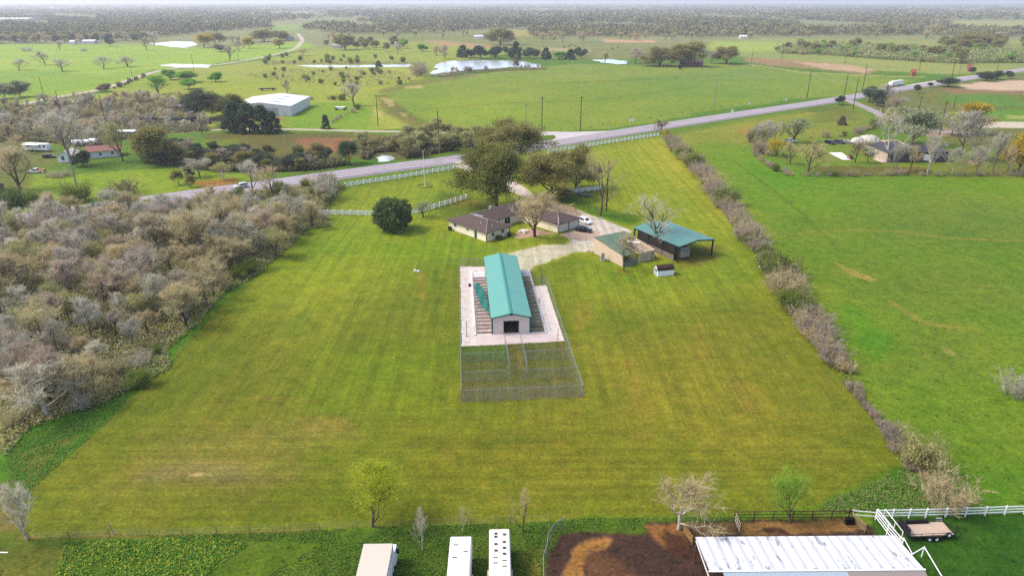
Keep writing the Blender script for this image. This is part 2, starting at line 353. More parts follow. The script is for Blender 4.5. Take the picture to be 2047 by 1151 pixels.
 ([(985, 500), (1020, 495), (1080, 490), (1160, 488), (1180, 500), (1110, 520), (1050, 552), (1000, 540)], (190, 184, 130), 1.5, 2.6, .35),
 ([(1270, 476), (1310, 492), (1316, 512), (1290, 500), (1268, 486)], (216, 200, 166), .7, 1, .85),
 ([(1340, 500), (1440, 490), (1435, 520), (1360, 540)], (122, 112, 60), 1.5, 1.5, .6),
 ([(1234, 536), (1256, 540), (1258, 548), (1236, 546)], (146, 122, 62), .8, .6, .7),
 # the kennel yard
 ([(923, 690), (1127, 680), (1165, 793), (923, 803)], (102, 112, 56), .2, .3, 1),
 ([(930, 720), (1010, 716), (1010, 690), (930, 694)], (88, 124, 48), 1, 1, .8),
 ([(1020, 686), (1042, 684), (1052, 740), (1028, 744)], (142, 126, 72), .6, .8, .55),
 ([(1060, 700), (1130, 690), (1150, 740), (1060, 740)], (110, 118, 60), 1, 1, .8),
 ([(930, 775), (1010, 770), (1160, 760), (1165, 793), (923, 803)], (110, 112, 66), 1, 1, .8),
 # feed lot behind the metal barn
 ([(1100, 1400), (1097, 1105), (1115, 1072), (1160, 1060), (1285, 1068), (1290, 1048), (1345, 1042), (1470, 1040), (1700, 1036), (1745, 1052), (1850, 1400)], (74, 56, 46), .5, .6, 1),
 ([(1128, 1151), (1132, 1120), (1150, 1096), (1170, 1078), (1205, 1068), (1225, 1078), (1218, 1094), (1185, 1100), (1172, 1120), (1166, 1160), (1150, 1300), (1128, 1300)], (176, 130, 72), .4, .7, .85),
 ([(1180, 1100), (1240, 1110), (1270, 1160), (1200, 1300), (1170, 1200)], (120, 84, 52), .8, .8, .7),
 ([(1292, 1050), (1350, 1046), (1375, 1062), (1372, 1092), (1330, 1096), (1300, 1072)], (160, 112, 62), .5, .7, .85),
 ([(1368, 1044), (1470, 1042), (1476, 1066), (1390, 1072)], (142, 108, 68), .5, .5, .85),
 ([(1482, 1042), (1700, 1038), (1740, 1060), (1480, 1072)], (168, 128, 76), .5, .5, .9),
 ([(1512, 1062), (1530, 1054), (1560, 1054), (1574, 1066)], (74, 46, 34), .4, .4, .95),
 ([(1330, 1060), (1366, 1072), (1390, 1110), (1360, 1120), (1330, 1095)], (72, 48, 36), .6, .6, .8),
]
def build_ground():
    rows = [2, 15, 30, 42, 50] + [G(1023, y).y for y in np.arange(1170, 5, -1.8)] 
    rows = [r for i, r in enumerate(rows) if i < 5 or r > 52] + [42000, 60000]
    rr = np.array(rows); an = np.concatenate([np.linspace(-180, -44, 34)[:-1], np.linspace(-44, 44, 1050), np.linspace(44, 180, 34)[1:]])
    an = np.radians(an); nr, na = len(rr), len(an)
    # rows are straight across inside the view so that each follows one distance
    ca = np.where(np.abs(an) < R(44.1), np.cos(an), np.cos(R(44)))
    X = np.outer(rr, np.sin(an)/ca); Y = np.outer(rr, np.cos(an)/ca)
    # a ring grid cannot close at 180 with that scaling exactly; the two last columns share their place
    V = np.stack([X.ravel(), Y.ravel(), np.zeros(X.size)], 1)
    i = np.arange((nr-1)*(na-1)); r_ = i//(na-1); c_ = i % (na-1)
    a = r_*na+c_; F = np.stack([a, a+1, a+na+1, a+na], 1)[:, ::-1]
    x = X.ravel(); y = Y.ravel()
    C = np.empty((len(x), 3)); C[:] = (98, 140, 36)
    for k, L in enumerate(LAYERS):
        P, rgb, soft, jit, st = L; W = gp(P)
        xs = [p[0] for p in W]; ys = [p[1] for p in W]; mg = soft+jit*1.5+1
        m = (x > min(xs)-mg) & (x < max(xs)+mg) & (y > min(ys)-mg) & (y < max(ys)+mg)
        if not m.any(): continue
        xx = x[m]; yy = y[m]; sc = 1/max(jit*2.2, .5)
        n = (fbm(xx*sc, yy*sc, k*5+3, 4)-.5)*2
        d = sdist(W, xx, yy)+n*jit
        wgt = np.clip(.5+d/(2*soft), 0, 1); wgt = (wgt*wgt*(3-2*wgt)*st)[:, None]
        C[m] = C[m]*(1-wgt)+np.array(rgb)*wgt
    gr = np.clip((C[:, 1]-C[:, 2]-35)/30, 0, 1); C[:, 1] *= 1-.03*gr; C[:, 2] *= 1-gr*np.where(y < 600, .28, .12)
    # broad patches of drier and fresher growth
    for s, (sc, amp) in enumerate(((1/60., 10), (1/14., 9), (1/4., 8), (1/1.3, 7))):
        n = (fbm(x*sc, y*sc, 90+s, 3)-.5)[:, None]*2
        C += n*np.array([1.2, .5, .5])*amp
    C = np.clip(C, 4, 250)/255.
    Lc = np.where(C <= .04045, C/12.92, ((C+.055)/1.055)**2.4)*ALB*.9
    o = fromnp('ground', V, F, None); me = o.data
    # mown lot carries tractor swaths
    Wm = gp(MOWN); mown = np.clip(sdist(Wm, x, y)/1.5, 0, 1)
    at = me.color_attributes.new('col', 'FLOAT_COLOR', 'POINT')
    at.data.foreach_set('color', np.concatenate([Lc, mown[:, None]], 1).astype(np.float32).ravel())
    m, t, b = newmat('ground'); b.inputs['Specular IOR Level'].default_value = .1; b.inputs['Roughness'].default_value = .95
    ca = t.nodes.new('ShaderNodeVertexColor'); ca.layer_name = 'col'
    v = objvec(t)
    f1 = ramp(t, noise(t, 2.2, 6, .75, v), [(.3, .62), (.5, 1.0), (.7, 1.4)])
    f2 = ramp(t, noise(t, .35, 8, .78, v), [(.3, .7), (.7, 1.3)])
    c = mixc(t, 1.0, ca.outputs[0], f1, 'MULTIPLY'); c = mixc(t, 1.0, c, f2, 'MULTIPLY')
    # dry blades and green tufts
    dry = ramp(t, noise(t, 1.1, 7, .8, v), [(.52, 0), (.68, .8)])
    c = mixc(t, dry, c, mixc(t, 1.0, c, (1.5, 1.16, 1.45, 1), 'MULTIPLY'))
    tuft = ramp(t, noise(t, .62, 7, .75, v), [(.52, 0), (.66, .75)])
    c = mixc(t, tuft, c, mixc(t, 1.0, c, (.55, .78, .6, 1), 'MULTIPLY'))
    # clumps and grazed specks in the rough pasture, not in the mown lot
    inv = t.nodes.new('ShaderNodeMath'); inv.operation = 'SUBTRACT'; inv.inputs[0].default_value = 1; t.links.new(ca.outputs[1], inv.inputs[1])
    def masked(src):
        q = t.nodes.new('ShaderNodeMath'); q.operation = 'MULTIPLY'; t.links.new(src, q.inputs[0]); t.links.new(inv.outputs[0], q.inputs[1]); return q.outputs[0]
    k1 = masked(ramp(t, noise(t, .85, 4, .7, v), [(.57, 0), (.63, .85)]))
    c = mixc(t, k1, c, mixc(t, 1.0, c, (.42, .55, .4, 1), 'MULTIPLY'))
    k2 = masked(ramp(t, noise(t, .9, 5, .75, objvec(t, None, (.3, 0, 1))), [(.62, 0), (.68, .7)]))
    c = mixc(t, k2, c, mixc(t, 1.0, c, (1.9, 1.35, 1.6, 1), 'MULTIPLY'))
    # swaths along the length of the lot, and across it near the back fence
    sv = noise(t, 1.0, 3, .6, objvec(t, (.75, .02, 1), (0, 0, R(-4.5))), .6)
    sh = noise(t, 1.0, 3, .6, objvec(t, (.03, .9, 1), (0, 0, R(-3))), .6)
    sep = t.nodes.new('ShaderNodeSeparateXYZ'); t.links.new(v, sep.inputs[0])
    mr = t.nodes.new('ShaderNodeMapRange'); mr.inputs[1].default_value = 84; mr.inputs[2].default_value = 96
    t.links.new(sep.outputs[1], mr.inputs[0])
    mf = t.nodes.new('ShaderNodeMix'); mf.data_type = 'FLOAT'
    t.links.new(mr.outputs[0], mf.inputs[0]); t.links.new(sh, mf.inputs[2]); t.links.new(sv, mf.inputs[3])
    sw = ramp(t, mf.outputs[0], [(.35, .86), (.65, 1.14)])
    c = mixc(t, ca.outputs[1], c, mixc(t, 1.0, c, sw, 'MULTIPLY'))
    t.links.new(c, b.inputs['Base Color'])
    bp = t.nodes.new('ShaderNodeBump'); bp.inputs['Strength'].default_value = .5; bp.inputs['Distance'].default_value = .12
    t.links.new(noise(t, 2.6, 5, .7, v), bp.inputs['Height']); t.links.new(bp.outputs[0], b.inputs['Normal'])
    me.materials.append(m)
    tag(o, 'green and olive pasture ground reaching to the horizon', None, None, 'structure')
build_ground()

# ------------------------------------------------------------------ roads, yards, water
def strip(name, cl, width, m, z=.03, label=None, sub=1):
    """ribbon along centre points (world) with given width"""
    P = [Vector((p[0], p[1], 0)) for p in cl]; V = []; F = []
    for i, p in enumerate(P):
        d = (P[min(i+1, len(P)-1)]-P[max(i-1, 0)]).normalized(); n = Vector((-d.y, d.x, 0))
        wd = width[i] if isinstance(width, (list, tuple)) else width
        V += [p+n*wd/2+Vector((0, 0, z)), p-n*wd/2+Vector((0, 0, z))]
        if i: F.append((2*i-2, 2*i-1, 2*i+1, 2*i))
    b = MB().add(V, F); o = b.build(name, m)
    return tag(o, label, None, None, 'structure')
def smooth(pts, k=3):
    for _ in range(k):
        q = [pts[0]]
        for a, b in zip(pts[:-1], pts[1:]):
            q += [(a[0]*.75+b[0]*.25, a[1]*.75+b[1]*.25), (a[0]*.25+b[0]*.75, a[1]*.25+b[1]*.75)]
        pts = q+[pts[-1]]
    return pts
HW = smooth([(-330, 75), (-240, 130), (-151, 193), (-106, 225), (-92, 234), (-44, 267), (-20.3, 280.5), (17.5, 313), (43, 333), (71, 355), (120.5, 393), (159, 422), (198, 451), (291, 527), (358, 579), (486, 679), (640, 800), (1000, 1080)], 2)
asph = mat('asphalt', A(196, 186, 196), .9, var=.1, nscale=.25, dirt=A(150, 142, 150), dirtamt=.5)
asph2 = mat('shoulder_asphalt', A(148, 136, 140), .9, var=.12, nscale=.5)
grav = mat('gravel_road', A(206, 194, 170), .95, var=.15, nscale=.6, dirt=A(150, 150, 100), dirtamt=.6)
strip('road_shoulder', HW, 15.2, asph2, .02, 'dark paved shoulder of the two-lane highway')
def offs(cl, o):
    P = [Vector((p[0], p[1], 0)) for p in cl]; out = []
    for i, p in enumerate(P):
        d = (P[min(i+1, len(P)-1)]-P[max(i-1, 0)]).normalized(); out.append((p.x-d.y*o, p.y+d.x*o))
    return out
strip('road', offs(HW, 1.2), 10.4, asph, .05, 'pale two-lane highway crossing the countryside')
paint = mat('road_paint_white', A(236, 234, 230), .8, var=.05); ypaint = mat('road_paint_yellow', A(214, 190, 110), .8)
tyrem = mat('tyre_track', A(128, 120, 128), .9, var=.1, nscale=.3)
for k, o_ in enumerate((6.1, -3.7)):
    strip('road_edge_line', offs(HW, o_), .22, paint, .065, 'white edge line of the highway')
for o_ in (1.05, 1.35):
    strip('road_centre_line', offs(HW, o_), .16, ypaint, .065, 'yellow double centre line of the highway')
for o_ in (4.6, 2.7, -.3, -2.2):
    strip('tyre_track', offs(HW, o_), .5, tyrem, .06, 'dark wheel track worn into the highway')
# apron and branch roads
def flat(name, pts, m, z, label, world=False, ragged=0, kind='structure'):
    P = [Vector((x, y, 0)) for x, y in pts] if world else [G(*p) for p in pts]
    if ragged:
        Q = []
        for i, p in enumerate(P):
            q = P[(i+1) % len(P)]; n = max(1, int((q-p).length/(ragged*2.5)))
            for j in range(n):
                Q.append(p.lerp(q, j/n)+Vector((rnd.uniform(-1, 1), rnd.uniform(-1, 1), 0))*ragged*(0 if j == 0 else 1))
        P = Q
    b = MB().add([(p.x, p.y, z) for p in P], [tuple(range(len(P)))]); o = b.build(name, m)
    if o.data.polygons[0].normal.z < 0: o.data.flip_normals()
    return tag(o, label, None, None, kind)
flat('side_road', [(1066, 268), (1080, 263), (1140, 264), (1225, 262), (1300, 250), (1300, 258), (1150, 284), (1090, 292), (1098, 283), (1112, 276), (1108, 270), (1070, 272)], mat('pale_apron', A(214, 204, 202), .9, var=.1, nscale=.3), .035, 'pale junction apron where a side road meets the highway')
cr = [tuple(G(x, y)[:2]) for x, y in ((20, 216), (45, 208), (125, 193), (210, 178), (265, 158), (310, 143), (370, 134), (430, 131), (480, 123), (520, 116), (570, 105), (592, 97), (600, 88), (606, 80), (595, 68))]
strip('country_road', smooth([cr[0]]+cr, 1), 7.0, grav, .04, 'pale country road between the far pastures')
fr = [tuple(G(x, y)[:2]) for x, y in ((1075, 266), (960, 264), (860, 264), (740, 263), (640, 260), (590, 259), (540, 258), (460, 259), (380, 262), (250, 264), (120, 268))]
strip('gravel_lane', smooth(fr, 1), 4.4, grav, .04, 'narrow gravel lane behind the cedar trees')
sr = [tuple(G(x, y)[:2]) for x, y in ((1694, 200), (1712, 208), (1735, 217), (1762, 230), (1800, 250), (1850, 262), (1960, 268))]
strip('asphalt_lane', smooth(sr, 1), 6.5, mat('lane_asphalt', A(176, 164, 162), .9, var=.1, nscale=.4), .045, 'narrow asphalt lane leaving the highway on the right')
lr = [tuple(G(x, y)[:2]) for x, y in ((1790, 176), (1850, 165), (1950, 151), (2047, 141), (2300, 105))]
strip('pale_kerb_strip', smooth(lr, 1), 3, mat('pale_clay', A(232, 214, 196), .9, var=.1), .045, 'strip of pale bare clay beside the highway on the right')
strip('driveway_mouth', [tuple(G(x, y)[:2]) for x, y in ((905, 318), (935, 327), (965, 334), (1000, 350))], [8, 6, 4, 4], grav, .045, 'gravel mouth of the driveway at the highway')
water, t_, b_ = newmat('water'); b_.inputs['Base Color'].default_value = A(120, 130, 140); b_.inputs['Roughness'].default_value = .22
b_.inputs['Specular IOR Level'].default_value = 1.0; b_.inputs['IOR'].default_value = 1.6; b_.inputs['Metallic'].default_value = .7
b_.inputs['Base Color'].default_value = (.9, .92, .95, 1)
PONDS = [([(870, 152), (862, 145), (876, 138), (868, 133), (880, 126), (905, 122), (960, 121), (1010, 122), (1050, 124), (1082, 130), (1078, 136), (1050, 135), (1020, 134), (1000, 137), (960, 139), (930, 141), (905, 146), (890, 151)], 'wide silver pond with reedy banks beyond the big field'),
         ([(1183, 120), (1215, 119), (1252, 122), (1253, 128), (1235, 129), (1200, 125)], 'small pond beside the far oaks right of the big pond'),
         ([(297, 88), (345, 83), (385, 84), (396, 90), (370, 96), (340, 94)], 'far pond at the top of the left pasture'),
         ([(318, 131), (345, 128), (400, 129), (424, 131), (416, 136), (350, 135)], 'narrow pond beside the country road'),
         ([(590, 131), (640, 130), (700, 131), (760, 130), (822, 129), (822, 134), (740, 135), (640, 135)], 'thin strip of water across the scrub pasture'),
         ([(752, 316), (764, 311), (782, 312), (790, 317), (776, 323), (756, 324)], 'dark little pond under the trees by the highway')]
for P, lb in PONDS: flat('pond_water', P, water, .05, lb, ragged=1.2 if P[0][1] > 300 else 2.5)
con = mat('concrete_pad', A(226, 208, 204), .9, var=.07, nscale=.8, dirt=A(200, 176, 160), dirtamt=.5, bump=.3)
flat('gravel_yard', [(920, 533), (971, 533), (971, 549), (1054, 543), (1068, 572), (1092, 570), (1128, 681), (1085, 684), (1012, 688), (923, 692)], mat('yard_gravel', A(236, 224, 214), .95, var=.1, nscale=1.6, dirt=A(188, 160, 132), dirtamt=.55, bump=.5), .02, 'pinkish white gravel yard around the green-roofed kennel', ragged=.12)
flat('pavement', [(953, 671), (1112, 667), (1118, 681), (1012, 687), (951, 688)], con, .04, 'pale concrete apron in front of the kennel')
flat('patio_pavement', [(1026, 474), (1035, 463), (1060, 456), (1115, 468), (1098, 468), (1060, 474), (1040, 478)], mat('patio_clay', A(196, 160, 132), .9, var=.12, nscale=1.2), .03, 'clay-coloured patio between the two wings of the house', ragged=.2)
flat('parking_pavement', [(1118, 470), (1158, 455), (1172, 458), (1200, 464), (1188, 477), (1165, 482), (1140, 478)], mat('drive_clay', A(204, 176, 150), .9, var=.12, nscale=1.2), .03, 'tan parking pad in front of the garage', ragged=.2)
slabm = mat('white_slab', A(244, 240, 238), .8, var=.04)
# ------------------------------------------------------------------ trees and shrubs
bark = leafmat('bark', dark=.3, nscale=1.2, trans=0, rough=.9)
twigm = leafmat('twigs', dark=.2, nscale=.45, trans=.42, rough=.9)
leafm = leafmat('leaves', dark=.35, nscale=.55, trans=.42)
def skeleton(rg, h, spread, split=.3, n1=7, n2=6, n3=6, up=.35, wob=.18, lean=0.0, maxlevel=3, r0=None):
    """list of (p, q, r0, r1, level)"""
    S = []
    def grow(p, d, L, r, lv, ns):
        pts = [p]; dd = d
        for i in range(ns):
            wb = wob if lv else wob*.35
            dd = (dd+Vector((rg.gauss(0, wb), rg.gauss(0, wb), rg.gauss(0, wb*.6)+(up*.16 if lv else .06)))).normalized()
            q = pts[-1]+dd*(L/ns); ra = r*(1-.75*i/ns); rb = r*(1-.75*(i+1)/ns)
            S.append((pts[-1], q, ra, rb, lv)); pts.append(q)
        if lv >= maxlevel: return
        nb = (n1, n2, n3)[lv] if lv < 3 else 5
        for k in range(nb):
            f = (split+(1-split)*(k+rg.random()*.7)/nb) if lv == 0 else (.25+.75*(k+rg.random())/nb)
            f = min(f, .98); i = min(int(f*ns), ns-1); fr = f*ns-i
            q = pts[i].lerp(pts[i+1], fr)
            ax = (pts[i+1]-pts[i]).normalized(); o = ax.orthogonal().normalized()
            az = k*2.4+rg.uniform(-.6, .6); o = o*math.cos(az)+ax.cross(o)*math.sin(az)
            an = rg.uniform(.6, 1.05) if lv == 0 else rg.uniform(.45, .95)
            nd = (ax*math.cos(an)+o*math.sin(an)); nd.z += up*(.5 if lv == 0 else .25); nd.normalize()
            if lv == 0: Lc = spread*rg.uniform(.8, 1.12)*(1.05-.62*max(0, (f-split)/(1-split)))
            else: Lc = L*rg.uniform(.42, .7)*(1.1-.5*f)
            grow(q, nd, Lc, max(r*.55*(1-.5*f), .008), lv+1, max(2, ns-1 if lv else 4))
    grow(Vector((0, 0, -.15)), Vector((lean, 0, 1)).normalized(), h*.82, r0 or h*.021, 0, 6)
    return S
def tubes(S, levels, m, name, sides=(7, 5, 4, 3)):
    b = MB()
    for p, q, a, c, lv in S:
        if lv in levels: b.tube(p, q, a, c, sides[min(lv, 3)], cap=False)
    return b.build(name, m, smooth=True)
def ribbons(rg, S, lv, per, L, wd, up=.25):
    """fine twigs growing off the segments of level >= lv: thin long triangles"""
    V = []; F = []
    for p, q, a, c, l in S:
        if l < lv: continue
        d = (q-p).normalized()
        for k in range(per):
            s = p.lerp(q, rg.random()); e = (d*rg.uniform(.5, 1.6)+Vector((rg.gauss(0, 1), rg.gauss(0, 1), rg.gauss(0, 1)))*.42+Vector((0, 0, up))).normalized()*L*rg.uniform(.5, 1.3)
            t = e.cross(Vector((rg.gauss(0, 1), rg.gauss(0, 1), rg.gauss(0, 1)))).normalized()*wd
            o = len(V); V += [s-t, s+t, s+e]; F.append((o, o+1, o+2))
            if rg.random() < .6:
                s2 = s+e*rg.uniform(.3, .7); e2 = (e.normalized()+Vector((rg.gauss(0, 1), rg.gauss(0, 1), rg.gauss(0, 1)))*.7).normalized()*L*.6
                o = len(V); V += [s2-t*.7, s2+t*.7, s2+e2]; F.append((o, o+1, o+2))
    return V, F
def leaves(rg, centres, n, size, rad, flat=.75):
    """n leaf-sized quads scattered round the given centres"""
    V = np.empty((n*4, 3)); C = np.array([tuple(c) for c in centres])
    g = np.random.RandomState(rg.randrange(1 << 30))
    P = C[g.randint(0, len(C), n)]+g.normal(0, 1, (n, 3))*rad*np.array([1, 1, flat])
    a = g.normal(0, 1, (n, 3)); a /= np.linalg.norm(a, axis=1)[:, None]
    b = np.cross(a, g.normal(0, 1, (n, 3))); b /= np.linalg.norm(b, axis=1)[:, None]
    s = size*g.uniform(.6, 1.3, (n, 1)); a *= s; b *= s*.7
    for k, (u, v) in enumerate(((-1, -1), (1, -1), (1, 1), (-1, 1))): V[k::4] = P+a*u*.5+b*v*.5
    F = np.arange(n*4).reshape(n, 4)
    return V, F
PROTO = {}
def proto(kind, i, trunk, crown):
    """a tree proto: two meshes, remembered with height and half width"""
    cs = np.array([v.co[:] for v in crown.data.vertices]); h = np.percentile(cs[:, 2], 99.5); wd = np.percentile(np.hypot(cs[:, 0], cs[:, 1]), 96)
    for o in (trunk, crown):
        if o: COL.objects.unlink(o)
    PROTO.setdefault(kind, []).append((trunk.data if trunk else None, crown.data, h, wd))
def mk_bare(kind, n, h, spread, **k):
    tw = k.pop('tw', (5, .85, .022)); lf = k.pop('leaf', None)
    for i in range(n):
        rg = random.Random(hash(kind) % 1000+i*31 if False else sum(map(ord, kind))+i*31)
        S = skeleton(rg, h*rg.uniform(.92, 1.08), spread*rg.uniform(.9, 1.1), **k)
        tr = tubes(S, (0, 1, 2), bark, 'trunk')
        V, F = ribbons(rg, S, 2, *tw)
        b = MB()
        for p, q, a, c, lv in S:
            if lv == 3: b.tube(p, q, max(a, .018), max(c, .012), 3, cap=False)
        o = len(b.v); b.v += [tuple(v) for v in V]; b.f += [tuple(x+o for x in f) for f in F]
        if lf:
            ends = [q for p, q, a, c, lv in S if lv >= 2]
            LV, LF = leaves(rg, ends, lf[0], lf[1], lf[2]); o = len(b.v)
            nb = len(b.f); b.v += [tuple(v) for v in LV]; b.f += [tuple(int(x)+o for x in f) for f in LF]
            cr = b.build('crown', twigm); cr.data.materials.append(leafm)
            mi = [0]*nb+[1]*len(LF); cr.data.polygons.foreach_set('material_index', mi)
        else: cr = b.build('crown', twigm)
        proto(kind, i, tr, cr)
def mk_leafy(kind, n, h, spread, count, size, rad, **k):
    fl = k.pop('flat', .7)
    for i in range(n):
        rg = random.Random(sum(map(ord, kind))*3+i*17)
        S = skeleton(rg, h, spread*rg.uniform(.92, 1.08), **k)
        tr = tubes(S, (0, 1, 2), bark, 'trunk')
        ends = [q for p, q, a, c, lv in S if lv >= 2]; ends = [e for e in ends if rg.random() < .55]
        V, F = leaves(rg, ends, count, size, rad, fl)
        proto(kind, i, tr, fromnp('crown', V, F, leafm))
def mk_cone(kind, n, h, wd, count, size, sharp=1.0, lumps=60):
    """cedar-like: foliage lumps on a tapering irregular body down to the ground"""
    for i in range(n):
        rg = random.Random(sum(map(ord, kind))*5+i*13); cs = []
        for k in range(lumps):
            f = rg.random()**1.1; rr = wd*((1-f)**sharp)*rg.uniform(.55, 1.08)+.1; a = rg.random()*6.28
            cs.append((rr*math.cos(a), rr*math.sin(a), .35+f*h*.96))
        b = MB().tube((0, 0, -.1), (0, 0, h*.85), h*.03, .03, 6)
        tr = b.build('trunk', bark)
        V, F = leaves(rg, cs, count, size, h*.05, 1.1)
        proto(kind, i, tr, fromnp('crown', V, F, leafm))
def mk_ball(kind, n, h, wd, count, size):
    for i in range(n):
        rg = random.Random(91+i); cs = []
        while len(cs) < 420:
            p = Vector((rg.gauss(0, 1), rg.gauss(0, 1), rg.gauss(0, 1))).normalized()*rg.uniform(.72, 1.0)
            if p.z < -.75: continue
            q = 1+.13*math.sin(p.x*4+i)*math.cos(p.y*5)+.08*math.sin(p.z*7+p.x*3); cs.append((p.x*wd*q, p.y*wd*q, h*.47+p.z*h*.5*q))
        tr = MB().tube((0, 0, -.1), (0, 0, h*.8), h*.03, .05, 6).build('trunk', bark)
        V, F = leaves(rg, cs, count, size, .2, 1.0)
        proto(kind, i, tr, fromnp('crown', V, F, leafm))
def mk_bush(kind, n, h, wd, stems, tw, leaf=None):
    """multi-stemmed shrub rising straight from the ground"""
    for i in range(n):
        rg = random.Random(sum(map(ord, kind))*7+i*19); S = []
        for k in range(stems):
            a = rg.random()*6.28; r = rg.random()**.5*wd*.35; p = Vector((r*math.cos(a), r*math.sin(a), -.05))
            hh = h*rg.uniform(.5, .95)*(1.05-.35*r/(wd*.35)*rg.random())
            d = Vector((math.cos(a)*r/wd*1.6+rg.gauss(0, .15), math.sin(a)*r/wd*1.6+rg.gauss(0, .15), 1)).normalized()
            q = p
            for s in range(4):
                d = (d+Vector((rg.gauss(0, .16), rg.gauss(0, .16), -.02*s))).normalized(); q2 = q+d*hh/4
                S.append((q, q2, .035*(1-s/5), .035*(1-(s+1)/5), 0 if s < 2 else 2))
                for z in range(3):
                    e = (d*.5+Vector((rg.gauss(0, .6), rg.gauss(0, .6), rg.gauss(.25, .3)))).normalized()*hh*rg.uniform(.12, .32)
                    S.append((q2, q2+e, .015, .008, 3))
                q = q2
        b = MB()
        for p, q, a, c, lv in S: b.tube(p, q, a, c, 3, cap=False)
        V, F = ribbons(rg, S, 2, *tw, up=.1); o = len(b.v); b.v += [tuple(v) for v in V]; b.f += [tuple(x+o for x in f) for f in F]
        if leaf:
            nb = len(b.f); LV, LF = leaves(rg, [s[1] for s in S if s[4] >= 2], *leaf); o = len(b.v)
            b.v += [tuple(v) for v in LV]; b.f += [tuple(int(x)+o for x in f) for f in LF]
            cr = b.build('crown', twigm); cr.data.materials.append(leafm)
            cr.data.polygons.foreach_set('material_index', [0]*nb+[1]*len(LF))
        else: cr = b.build('crown', twigm)
        proto(kind, i, None, cr)
mk_bare('bare', 7, 8, 4.4, split=.12, n1=8, n2=6, n3=4, up=1.1, tw=(3, 1.0, .024))
mk_bare('vase', 5, 8, 5.8, split=.05, n1=9, n2=6, n3=4, up=1.8, tw=(3, 1.1, .024))
mk_bare('wide', 4, 9, 5.8, split=.14, n1=8, n2=6, n3=4, up=.8, tw=(3, 1.0, .024))
mk_bare('sparse', 3, 10, 6.0, split=.16, n1=8, n2=5, n3=4, up=1.0, tw=(2, .9, .02))
mk_bare('budding', 4, 7.5, 4.8, split=.1, n1=10, n2=6, n3=4, up=1.0, tw=(3, .8, .02), leaf=(5200, .085, .62))
mk_leafy('oak', 3, 13, 9, 36000, .25, .7, split=.06, n1=13, n2=8, n3=6, up=.12, flat=.8, r0=.45)
mk_leafy('round', 3, 7, 3.6, 12000, .22, .5, split=.1, n1=11, n2=7, n3=5, up=.4)
mk_leafy('loose', 3, 9, 4.8, 9000, .24, .6, split=.16, n1=9, n2=6, n3=5, up=.6)
mk_cone('cedar', 4, 8, 3.0, 12000, .26, .5, 46)
mk_ball('ball', 2, 6.3, 4.2, 30000, .2)
mk_bush('brush', 5, 3.4, 3.6, 34, (5, .5, .02))
mk_bush('greenbrush', 4, 3.2, 3.6, 24, (2, .5, .018), (5000, .15, .4))
mk_bush('vines', 3, 1.0, 1.8, 26, (5, .3, .010))
# colours of crowns and trunks (linear)
TW = {'grey': A(172, 166, 150), 'pale': A(200, 192, 172), 'brown': A(160, 149, 114), 'purple': A(158, 144, 128), 'olive': A(150, 144, 92), 'tan': A(176, 162, 124),
      'dgreen': A(82, 98, 54), 'oak': A(106, 108, 54), 'oak2': A(122, 118, 66), 'cedar': A(60, 78, 52), 'cedar2': A(72, 84, 62), 'spring': A(156, 164, 44), 'lime': A(140, 176, 66), 'gold': A(178, 160, 46),
      'green': A(92, 140, 34), 'shrub': A(100, 112, 46), 'khaki': A(152, 150, 98), 'darkbrown': A(112, 100, 82), 'greygreen': A(134, 140, 104)}
for k_ in TW: TW[k_] = tuple(min(.8, 1.25*v*{'grey': 1.7, 'pale': 1.4, 'brown': 2.0, 'purple': 1.8, 'tan': 1.75, 'darkbrown': 2.1, 'khaki': 1.8, 'spring': 1.7, 'lime': 1.4, 'gold': 1.5, 'greygreen': 1.8}.get(k_, 2.0)) for v in TW[k_][:3])+(1,)
BK = {'grey': A(150, 138, 130), 'dark': A(88, 74, 62), 'pale': A(232, 220, 204), 'brown': A(120, 100, 84)}
nplant = [0]; CNT = {}
NAMES = {'bare': 'bare_tree', 'vase': 'multi_stemmed_tree', 'wide': 'spreading_tree', 'sparse': 'slender_tree', 'budding': 'budding_tree', 'oak': 'oak_tree', 'round': 'leafy_tree', 'loose': 'leafy_tree',
         'cedar': 'cedar_tree', 'ball': 'round_bush', 'brush': 'bare_shrub', 'greenbrush': 'green_shrub', 'vines': 'vine_shrub'}
def plant(kind, loc, h, wd, tint, label, group=None, bk='grey', cat=None, var=.12):
    """one tree: an empty at its foot with trunk and crown; wd = crown half width"""
    nplant[0] += 1; CNT[NAMES[kind]] = CNT.get(NAMES[kind], 0)+1
    if CNT[NAMES[kind]] > 290: return None
    pr = PROTO[kind]; td, cd, h0, w0 = pr[rnd.randrange(len(pr))]
    shrub = kind in ('brush', 'greenbrush', 'vines', 'ball')
    sc = (wd/w0, wd/w0, h/h0); rz = rnd.random()*6.28
    c = bpy.data.objects.new('crown' if not td is None else NAMES[kind], cd); COL.objects.link(c)
    k = 1+rnd.uniform(-var, var); q = TW[tint]; c.color = (q[0]*k*(1+rnd.uniform(-var, var)*.5), q[1]*k, q[2]*k*(1+rnd.uniform(-var, var)*.5), 1)
    cat = cat or ('shrub' if shrub else 'tree')
    if td is None:
        c.location = loc; c.rotation_euler = (0, 0, rz); c.scale = sc
        return tag(c, label, cat, group)
    e = thing(NAMES[kind], label, cat, loc, rz, group); e.scale = sc
    c.parent = e
    t = bpy.data.objects.new('trunk', td); COL.objects.link(t); t.parent = e; t.color = BK[bk]
    return e
def pt(kind, px, pb, ptop, wpx, tint, label, group=None, bk='grey'):
    """tree measured on the photograph: foot pixel, top row, crown width in pixels"""
    g = G(px, pb); h = max(.5, ZAT(px, pb, ptop)); return plant(kind, g, h, wpx/2/PXM(pb), tint, label, group, bk, var=.05)

